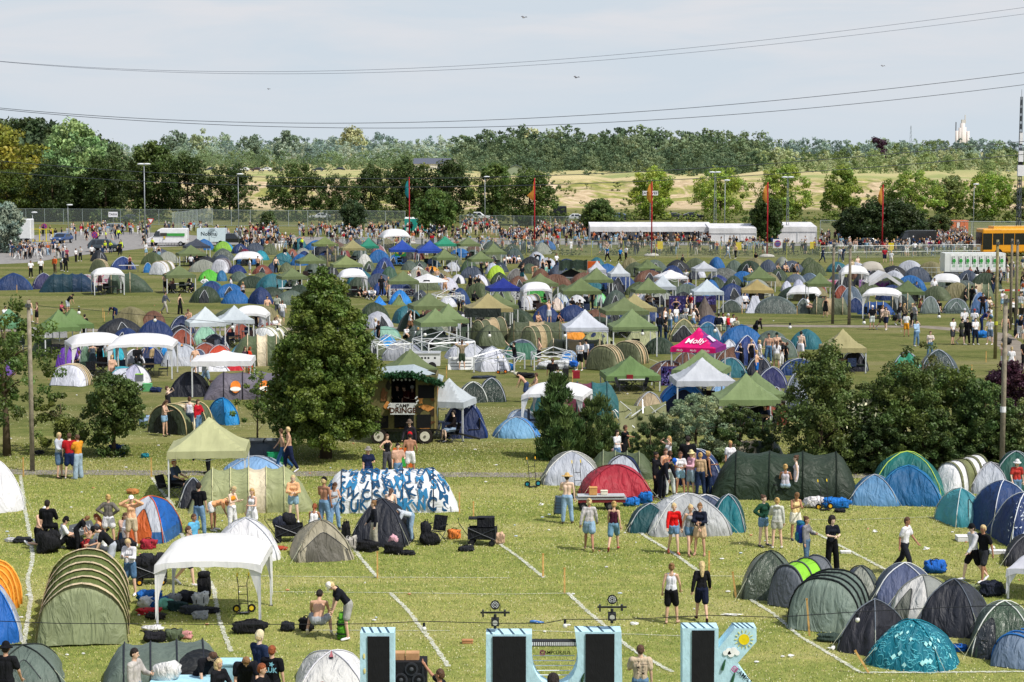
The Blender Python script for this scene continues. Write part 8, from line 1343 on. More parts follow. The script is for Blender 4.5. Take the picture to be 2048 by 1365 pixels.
crate(1152,757,.45,.4,.42,'#8f2430','dark red crate with white lettering near the black suitcase','crate');lumpbag(1147,745,.5,.35,.3,'#1f62c0','blue bag stuffed in the dark red crate',kids=False,z=.35);crate(279,782,.5,.45,.5,'#dcdede','white cool box between left shrub and black dome','cool_box');crate(279,782,.42,.38,.4,'#6a6e72','grey box stacked on the white cool box','cool_box',z=.54,lid='#8fc24a');crate(295,783,.5,.4,.42,'#5fa870','green patterned cool bag right of the white cool box','cool_bag');lumpbag(312,785,.6,.3,.4,'#20305a','dark blue bag right of the green cool bag');
lumpbag(1050,756,1.2,.3,.5,'#17181c','long black tent sack on the grass in the centre');lumpbag(968,757,1.4,.16,.6,'#2c3440','flat navy tarp lying behind the green domes','tarp',kids=False);lumpbag(1115,738,2.4,.55,1.0,'#c9ccd0','heaped white gazebo canopy on the ground','canopy_heap',kids=False)
lumpbag(1022,741,.45,.4,.35,'#1f72c0','blue bag by the blue side of white dome')
lumpbag(1215,905,.9,.45,.6,'#d8b4bc','pink blanket heap right of the young pines','blanket',kids=False);lumpbag(1235,880,.6,.4,.4,'#d8d8da','white and black bundle beside the pink blanket','bundle',kids=False);lumpbag(1222,888,.35,.15,.25,'#7fd02c','lime green item beside the pink blanket','pouch',kids=False);lumpbag(235,910,.9,.45,.5,'#1c3c74','blue bag under the dense left shrub');lumpbag(290,916,.35,.2,.25,'#1f7f8c','small teal bag on the grass right of the dense shrub');lumpbag(292,852,.7,.5,.4,'#8fa8c8','bag of colourful towels left of the wide mouthed tunnel');lumpbag(78,910,.4,.2,.3,'#26282a','black bag at the foot of the left wooden pole')
lumpbag(1960,676,1.0,.5,.5,'#1f72c0','blue shopping bags pile at the feet of the group at right');lumpbag(2013,690,.6,.5,.5,'#1c1e22','black wheelbarrow shaped cart by the shirtless man');lumpbag(2035,675,.5,.7,.4,'#202226','large black bag by the right poles');lumpbag(1792,642,.5,.5,.35,'#1a1c20','black suitcase bag carried by the backpackers')
for x,y,lb in((1068,1246,'blue capped water bottle lying left of the U letter'),(1079,1248,'clear bottle lying right of the blue capped one')):o=MB().tube('#3a72b8'if 'blue'in lb else '#c4ccd0',[(-.12,0,.04),(.05,0,.04),(.09,0,.04),(.13,0,.04)],[.04,.04,.018,.018],8).build('bottle','paint',smooth=True);obj_at(o,x,y,10);tag(o,lb,'bottle',px=(x,y))
LIT=[(1268,1250,'white paper cup lying right of the U letter spotlight'),(1463,1232,'flat white plastic sheet left of the K letter'),(1581,1315,'white wad of paper at the bottom right grass'),(1664,1300,'white scrap by the crumpled dark green cloth'),(1750,1065,'small white scrap near the woman with afro hair'),(1985,1098,'white wrapper near the two walking men'),(1852,1100,'pale wrapper right of the man in white'),(1082,1011,'white scrap left of the red tent')]
for x,y,lb in LIT:o=MB().ell('#e4e4e2',(0,0,.04),(.09 if 'sheet'not in lb else.3,.07,.05 if 'sheet'not in lb else.02),7,5,lump=.8,seed=x).build('litter','matte');obj_at(o,x,y);tag(o,lb,'litter','scraps of litter on the grass',px=(x,y))
lit=MB()
for k in range(210):
 y=RU(515,1330);x=RU(0,2048);p=at(x,y);q=RU(.03,.09);lit.ell(RC(['#d8d8d6','#d8d8d6','#b8c4cc','#c08a6a']),(p.x,p.y,.03),(q,q*.6,.03),5,4)
o=lit.build('litter','matte');o['kind']='stuff';tag(o,'tiny scattered paper and plastic scraps all over the grass','litter')
a,b_=at(1998,600),at(2060,600);s=sc_at(a);e=empty('striped_barrier',(a.x,a.y,0));mb=MB();n=6;[mb.box('#d04030'if k%2 else 'white',(b_.x-a.x)*k/n,(b_.x-a.x)*(k+1)/n,-.05,.05,.8,.95)for k in range(n)];mb.build('bar',e);MB().tube('#8a8a8a',[(.2,0,0),(.2,0,.8)],.04,6).build('post','metal',e);tag(e,'red and white striped barrier bar behind the right hand crowd','barrier',px=(2030,590))
# ================= PEOPLE: foreground =================
P(119,957,'cross','m','hoodie lightgrey','shorts #56708c','fair short',70,label='fair haired man in light grey hoodie, left of the trio by the path')
P(140,959,'point','m','tee #a81e26','shorts navy','brown short',190,label='man in red t-shirt with black shoulder strap, middle of the path trio')
P(157,958,'cross','m','tee #d8902c','wide palejeans','brown short',-120,label='person in yellow t-shirt and wide pale jeans, right of the path trio')
P(97,1103,'sit','m','jacket black','trousers black','dark short',180,label='man in black jacket sitting on a big black travel bag',seat=.72)
P(79,1092,'kneel','m','none','shorts black','brown short',60,hat='cap white',label='shirtless man in white cap behind the seated man in black')
P(121,1098,'sitgr','m','tee white','shorts black','dark short',110,hat='cap black',label='seated man in white t-shirt and black cap holding papers')
P(153,1102,'stoop','m','tee black','trousers black','lightbrown short',100,h=1.3,label='person in black leaning over the upturned barrow')
P(218,1090,'hips','f','long #6c6862','skirt white','blond bun',175,label='blond woman in brown-grey sweater and white skirt seen from behind')
P(264,1092,'uphead','f','hoodie #e0ae88','shorts #c4b496','blond long',10,label='woman in peach hoodie with both hands at her face',hat='cap white')
P(246,1082,'sitgr','f','long #c0a090','trousers white','brown long',40,label='seated woman between the two standing blond women')
P(205,1088,'sitgr','f','tee peach','hotpants white','red long',-70,label='woman sitting on the ground with legs stretched, behind sweater woman')
P(226,1152,'stoop','m','tee black','shorts lightgrey','dark short',-80,hat='cap black',label='man in black t-shirt and cap reaching across the olive tunnel tent')
P(208,1112,'sitgr','m','tee white','trousers darkgrey','dark short',-60,hat='cap darkgrey',label='man in dark grey cap reclining behind the olive tunnel tent')
P(261,1190,'phone','f','long #d8d8dc','shorts #4f7090','fair tail',-15,label='woman in white sweater and denim shorts looking at her phone',shoes='white')
P(374,1172,'walk','m','tee #4c4c50','shorts #23252c','brown short',80,label='person in dark shorts walking behind the white arched gazebo',shoes='white')
P(351,996,'sit','m','tee #3c4a60','shorts black','red short',75,label='man in navy t-shirt sitting in a camping chair by the path',seat=.46)
P(399,1072,'relax','m','tee black','trousers #6f8fae','dark short',160,label='dark haired man in black t-shirt left of bending woman')
P(388,1130,'stand','m','tee #5fa8d0','shorts navy','brown short',60,label='boy in light blue t-shirt behind the white gazebo roof',h=1.62)
P(424,1062,'bend','f','tee peach','hotpants white','fair tail',80,label='woman in white shorts bending down beside the man in black')
P(464,1068,'phone','f','band orange','trousers white','fair tail',60,label='woman in orange bandeau top facing right beside the light olive tunnel')
P(505,1075,'relax','f','tank white','skirt white','blond long',-30,label='blond woman in white top right of the orange bandeau woman')
P(587,1046,'cross','f','hoodie #e0ae80','hotpants #8fb0c4','fair long',5,label='woman in peach hoodie and denim shorts before the light olive tunnel')
P(649,1062,'relax','m','none','trousers #6f92b0','fair short',150,hat='cap black',label='shirtless man in black cap and jeans at the letter print tent')
P(668,1060,'phone','f','tank #a8b0b8','trousers #7a9cc0','brown long',30,label='woman in grey top right of the shirtless man with cap')
P(627,1066,'sitgr','f','tank white','shorts #6f92b0','red tail',170,label='red haired woman in white top crouching behind the sand grey tent')
P(779,1066,'stoop','f','band #d8b49c','trousers denim','brown long',175,label='long haired woman leaning over behind the black tent')
P(749,1102,'stand','f','jacket #1c1e26','trousers #a8a494','lightbrown bun',-80,label='woman in black jacket and beige trousers at the black tent')
P(822,1082,'bend','m','hoodie #b8c0c8','trousers #8ca6bc','fair short',-60,label='person in pale hoodie and jeans bending right of the black tent',h=1.6)
P(637,1277,'crouch','m','none','shorts #a0a4a8','dark short',178,label='shirtless man crouching in grey shorts seen from behind',shoes='#d8cfc4')
P(697,1279,'stoop','m','tee #1b1d24','shorts #a4a4a0','fair short',-75,hat='cap #e4e0d8',label='man in white cap leaning over a rolled green airbed',shoes='white')
e=empty('rolled_airbed',(0,0,0));MB().tube('#5fa82c',[(0,0,.02),(.01,0,.3),(.03,0,.75)],[.16,.17,.13],16).build('roll','cloth_bag',e,smooth=True);mb=MB();[mb.tube('#2c5a1c',[(-.01,0,.1+.1*k),(-.01,0,.115+.1*k)],.176-.004*k,16)for k in range(6)];mb.build('pattern_bands','cloth_bag',e);mb=MB();[mb.tube('#17181a',[(0,0,z-.012),(0,0,z+.012)],.182,16)for z in(.18,.45)];mb.build('strap',e);obj_at(e,686,1279);tag(e,'bright green rolled airbed with black straps held upright','airbed',px=(686,1255))
P(14,1447,'stand','m','tee #1b1c20','trousers black','dark short',170,hat='bucket black',label='man in black bucket hat and t-shirt at the bottom left corner')
P(272,1455,'relax','m','long #b0aca8','trousers denim','dark short',75,label='man in open plaid shirt with sunglasses pushed up')
P(402,1430,'stoop','m','tee #17181d','trousers black','brown short',45,label='curly haired man in black t-shirt leaning over the counter')
P(440,1462,'relax','f','hoodie #1a1b20','trousers black','fair bob',50,label='fair haired woman in black hoodie at the pale blue block')
P(492,1442,'stoop','m','tee #191b22','trousers black','lightbrown short',10,label='man in black t-shirt leaning down left of the cream beanie')
P(521,1418,'relax','m','long #232f4a','trousers navy','fair short',140,hat='beanie #d8cba8',label='man in navy sweater and cream beanie hat')
P(546,1445,'relax','m','tee #15161b','trousers black','red short',165,label='man in black t-shirt with pale blue LUK back print')
P(526,1492,'relax','m','tee #15161b','trousers black','red short',80,label='man with blue sunglasses on head below the back print man')
P(886,1505,'reach','m','tee #15161b','trousers black','brown short',-105,label='man in black t-shirt reaching towards the cardboard boxes')
P(1280,1442,'relax','m','tee #c9b49c','trousers denim','brown short',178,label='man in beige t-shirt with small black print between U and K letters')
P(1106,1515,'relax','m','tee black','trousers black','dark afro',180,label='person with curly black hair at the bottom inside the U letter')
P(646,1530,'relax','m','tee black','trousers black','red short',180,label='red haired person just showing at the bottom edge below white tent')
def shirtprint(who,lines,back=True):
 o=[t['o']for t in THINGS if t['label']and who in t['label']][0];sh=[c for c in o.children if c.name.startswith('shirt')][0];mb=MB();s=-1 if not back else 1
 yy=.125 if back else-.15
 ux=(-1,0,0)if back else(1,0,0)
 for(t,x,z,sz,c)in lines:
  if t=='*':m=plane_map((x*(-s)if not back else x,yy,z),ux,(0,0,1),.02);V=[m((sz if k%2==0 else sz*.5)*cos(k*pi/5),(sz if k%2==0 else sz*.5)*sin(k*pi/5))for k in range(10)];mb.add(V,[tuple(range(10))],c)
  else:text_to(mb,t,plane_map((x,yy,z),ux,(0,0,1),.02),sz,c,.03)
 mb.build('print','matte',sh)
shirtprint('LUK back print',[('*',-.04,1.40,.07,'#8fcfe4'),('LUK',-.02,1.26,.16,'#8fcfe4')]);shirtprint('beige t-shirt',[('7',.05,1.42,.1,'#2a2420'),('SUNSHINE',-.08,1.38,.04,'#5a5048')]+[(('^','M','~')[k%3],(-.06,.06)[k%2],1.30-.07*(k//2),.09,'#2a2420')for k in range(6)])
P(1134,1048,'relax','m','none','trousers #8eacc8','dark short',172,hat='straw #c9a86c',label='shirtless man in straw hat and pale jeans carrying a suitcase',shoes='#5a4a3c')
P(1178,1103,'walk2','f','long #b8b4b4','skirt #8ba8c0','fair bun',178,label='woman in light grey sweater walking away, left of the pair',shoes='#b89a80')
P(1227,1102,'walk','f','tank #421c2c','shorts #6a90a8','blond bun',170,label='woman in maroon tank top walking away, right of the pair',shoes='#a04a48')
P(1347,1109,'walk2','f','long #cc1c1c','hotpants #6a8cae','fair bun',5,label='woman in bright red sweater walking towards the camera',shoes='#c96c50')
P(1379,1110,'walk','f','tank #8a8c90','hotpants #54748f','fair bun',15,label='woman in grey tank top between red sweater and navy cardigan',shoes='#a88470')
P(1399,1111,'cross','f','jacket #1c2233','skirt #c8ac8c','lightbrown bun',-15,label='woman in navy cardigan and beige skirt walking with a drink',shoes='#a88470')
P(1342,1248,'stand','f','tank #dcdce4','shorts #17181c','lightbrown bun',165,label='woman in white sleeveless top and black shorts walking away',shoes='#c9a890')
P(1403,1244,'walk2','f','long #1a1a1e','shorts #1a2036','fair long',180,label='blond woman in sheer black blouse and dark shorts walking away',shoes='#3a1c22')
P(1526,1093,'hips','f','long #1c4032','hotpants #6a8cae','brown bun',40,label='woman in dark green top and denim shorts at left of three')
P(1553,1098,'relax','f','hoodie #c4c6c0','hotpants #b8b8b0','blond bun',172,label='woman in pale hoodie with blond bun seen from behind')
P(1590,1080,'phone','f','tank #dcc48c','skirt #e0dccc','lightbrown tail',15,label='woman in pale yellow top with a jacket round her waist')
P(1612,1138,'relax','f','long #7c7c80','trousers #4f6a84','brown bun',60,label='woman in grey top carrying a blue backpack',fine=True)
backpack(1600,1137,.72,'#23409c','large blue and turquoise backpack worn by the woman in grey',rz=-75,z=.85,c2='#1f6f90')
P(1663,1140,'cross','f','tee #181c26','wide #131418','dark afro',15,label='woman with dark curly hair in black t-shirt and trousers')
P(1808,1150,'walk','m','tee #d8d8dc','trousers #23262e','brown short',60,label='man in white t-shirt pulling a trolley behind the slate dome')
P(1946,1163,'walk','m','hoodie #c9cacd','shorts #141519','dark short',-75,hat='cap black',label='man in white hoodie, black cap and black shorts walking left',shoes='white')
P(1966,1166,'walk2','m','tee #17181d','shorts #33353a','fair short',-60,label='fair man in black t-shirt walking beside the white hoodie man',shoes='white')
P(1592,1000,'stand','f','dress #d8d4dc','skirt white','brown bun',-95,label='woman in white dress standing before the huge dark green tent')
P(1570,1002,'sit','f','tank #c9c4d0','shorts palejeans','blond bun',170,label='blond woman in white tank top sitting in a folding chair',seat=.46)
P(2032,1010,'stand','f','tee #b03a34','shorts denim','brown long',0,hat='bucket #dcdcdc',label='person in white sun hat behind the navy domes at right')
P(1312,995,'relax','f','hoodie #17181e','trousers black','dark bun',60,label='woman in black hoodie at the left of the group by the navy dome')
P(1321,1000,'stoop','m','jacket #1c1e28','trousers #1c1e28','dark short',60,hat='cap #2464c8',label='person in bright blue cap leaning right beside the red tent')
P(1331,984,'relax','f','tank peach','shorts lightgrey','brown long',20,label='brown haired woman peeking behind the pink bandeau woman')
P(1339,992,'stand','f','band #d42c54','trousers #c9d0d0','brown bun',178,label='woman in bright pink bandeau top seen from behind')
P(1360,990,'cross','f','tee #dcdce0','hotpants #8fb4cc','brown bun',5,label='woman in white t-shirt and denim shorts in the middle of the group')
P(1382,990,'relax','f','long #d8a8b8','shorts palejeans','fair long',-60,hat='bucket #c8bc8c',label='woman in pink checked shirt and straw sun hat')
P(1400,992,'relax','f','long #b89c7c','trousers #23304c','blond bun',172,label='woman in beige sweater with blond bun seen from behind')
P(1416,990,'relax','f','tank #14151a','trousers #23304c','blond bun',100,label='woman in black top at the right of the group')
P(1336,958,'uphead','f','tank white','trousers #1c2030','blond long',-60,label='long haired woman with raised elbows standing behind the group')
P(1248,938,'point','m','tee #14151a','trousers black','brown short',60,label='man in black t-shirt and sunglasses behind the moss green tent')
P(1234,942,'relax','f','tee #d8d8dc','trousers denim','dark tail',50,label='woman in white t-shirt left of the man in black t-shirt')
P(1375,975,'relax','m','tee #16171b','trousers black','dark short',180,h=2.0,label='tall person in black behind the white t-shirt woman')
P(566,943,'walk','m','none','trousers #2f5a84','brown short',-80,label='shirtless man in blue jeans covering his face near the bins')
P(579,945,'walk2','m','none','trousers #1c2440','fair short',-70,label='fair shirtless man in navy trousers with a black bag strap')
P(419,948,'bend','m','hoodie #1b1c20','trousers black','brown short',-80,label='person in black bending by the lime-green gazebo')
P(737,982,'relax','f','tee #1c2440','trousers navy','blond long',20,hat='bucket #8c8680',label='person in grey bucket hat behind the letter print tent')
P(774,950,'hips','f','tank #14151a','trousers #4c4c52','brown tail',50,label='woman in black tank top and grey trousers by the painted board')
P(820,955,'stand','m','none','shorts white','dark short',178,hat='cap #b82028',label='shirtless man in red cap before the camouflage trailer')
P(820,925,'stand','m','hoodie #2c2a30','trousers black','dark short',-20,hat='bucket #6a5c50',label='man in dark jacket standing below the trailer sign')
P(796,978,'relax','m','tee #c09a84','trousers denim','dark short',30,label='dark haired head showing above the letter print tent')
P(906,885,'sit','m','long #1c1718','shorts #8296ac','dark short',-70,label='man in dark top sitting at the trailer end',seat=.46)
for x,lb,tp,ht,pose in((795,'man in black leaning on the trailer counter','tee #141418',None,'relax'),(810,'man in dark red inside the trailer','tee #4a1c1c',None,'phone'),(825,'man in white cap inside the trailer window','tee #4a2020','cap white','relax')):
 o=P(x,880,pose,'m',tp,'trousers black','dark short',-20,hat=ht,label=lb);o.location.z=.72
P(329,873,'phone','f','tank #b89c88','hotpants #8fb4d4','brown long',75,label='woman in beige top and light denim shorts at the tunnel mouth')
P(380,868,'relax','f','tank #d8d8e4','trousers #3c4c5c','brown bun',175,label='woman in white tank top seen from behind at the olive tunnel')
P(397,872,'relax','f','hoodie #b01c2a','trousers denim','brown tail',50,label='woman in red hoodie before the olive tunnel tent')
P(337,848,'uphead','m','tank #26262a','shorts black','brown short',80,label='man behind the wide mouthed olive tunnel raising a hand')
P(412,778,'walk','m','long #a9aca8','shorts #8fa8bc','brown short',-30,label='man in grey sweater walking behind the black dome')
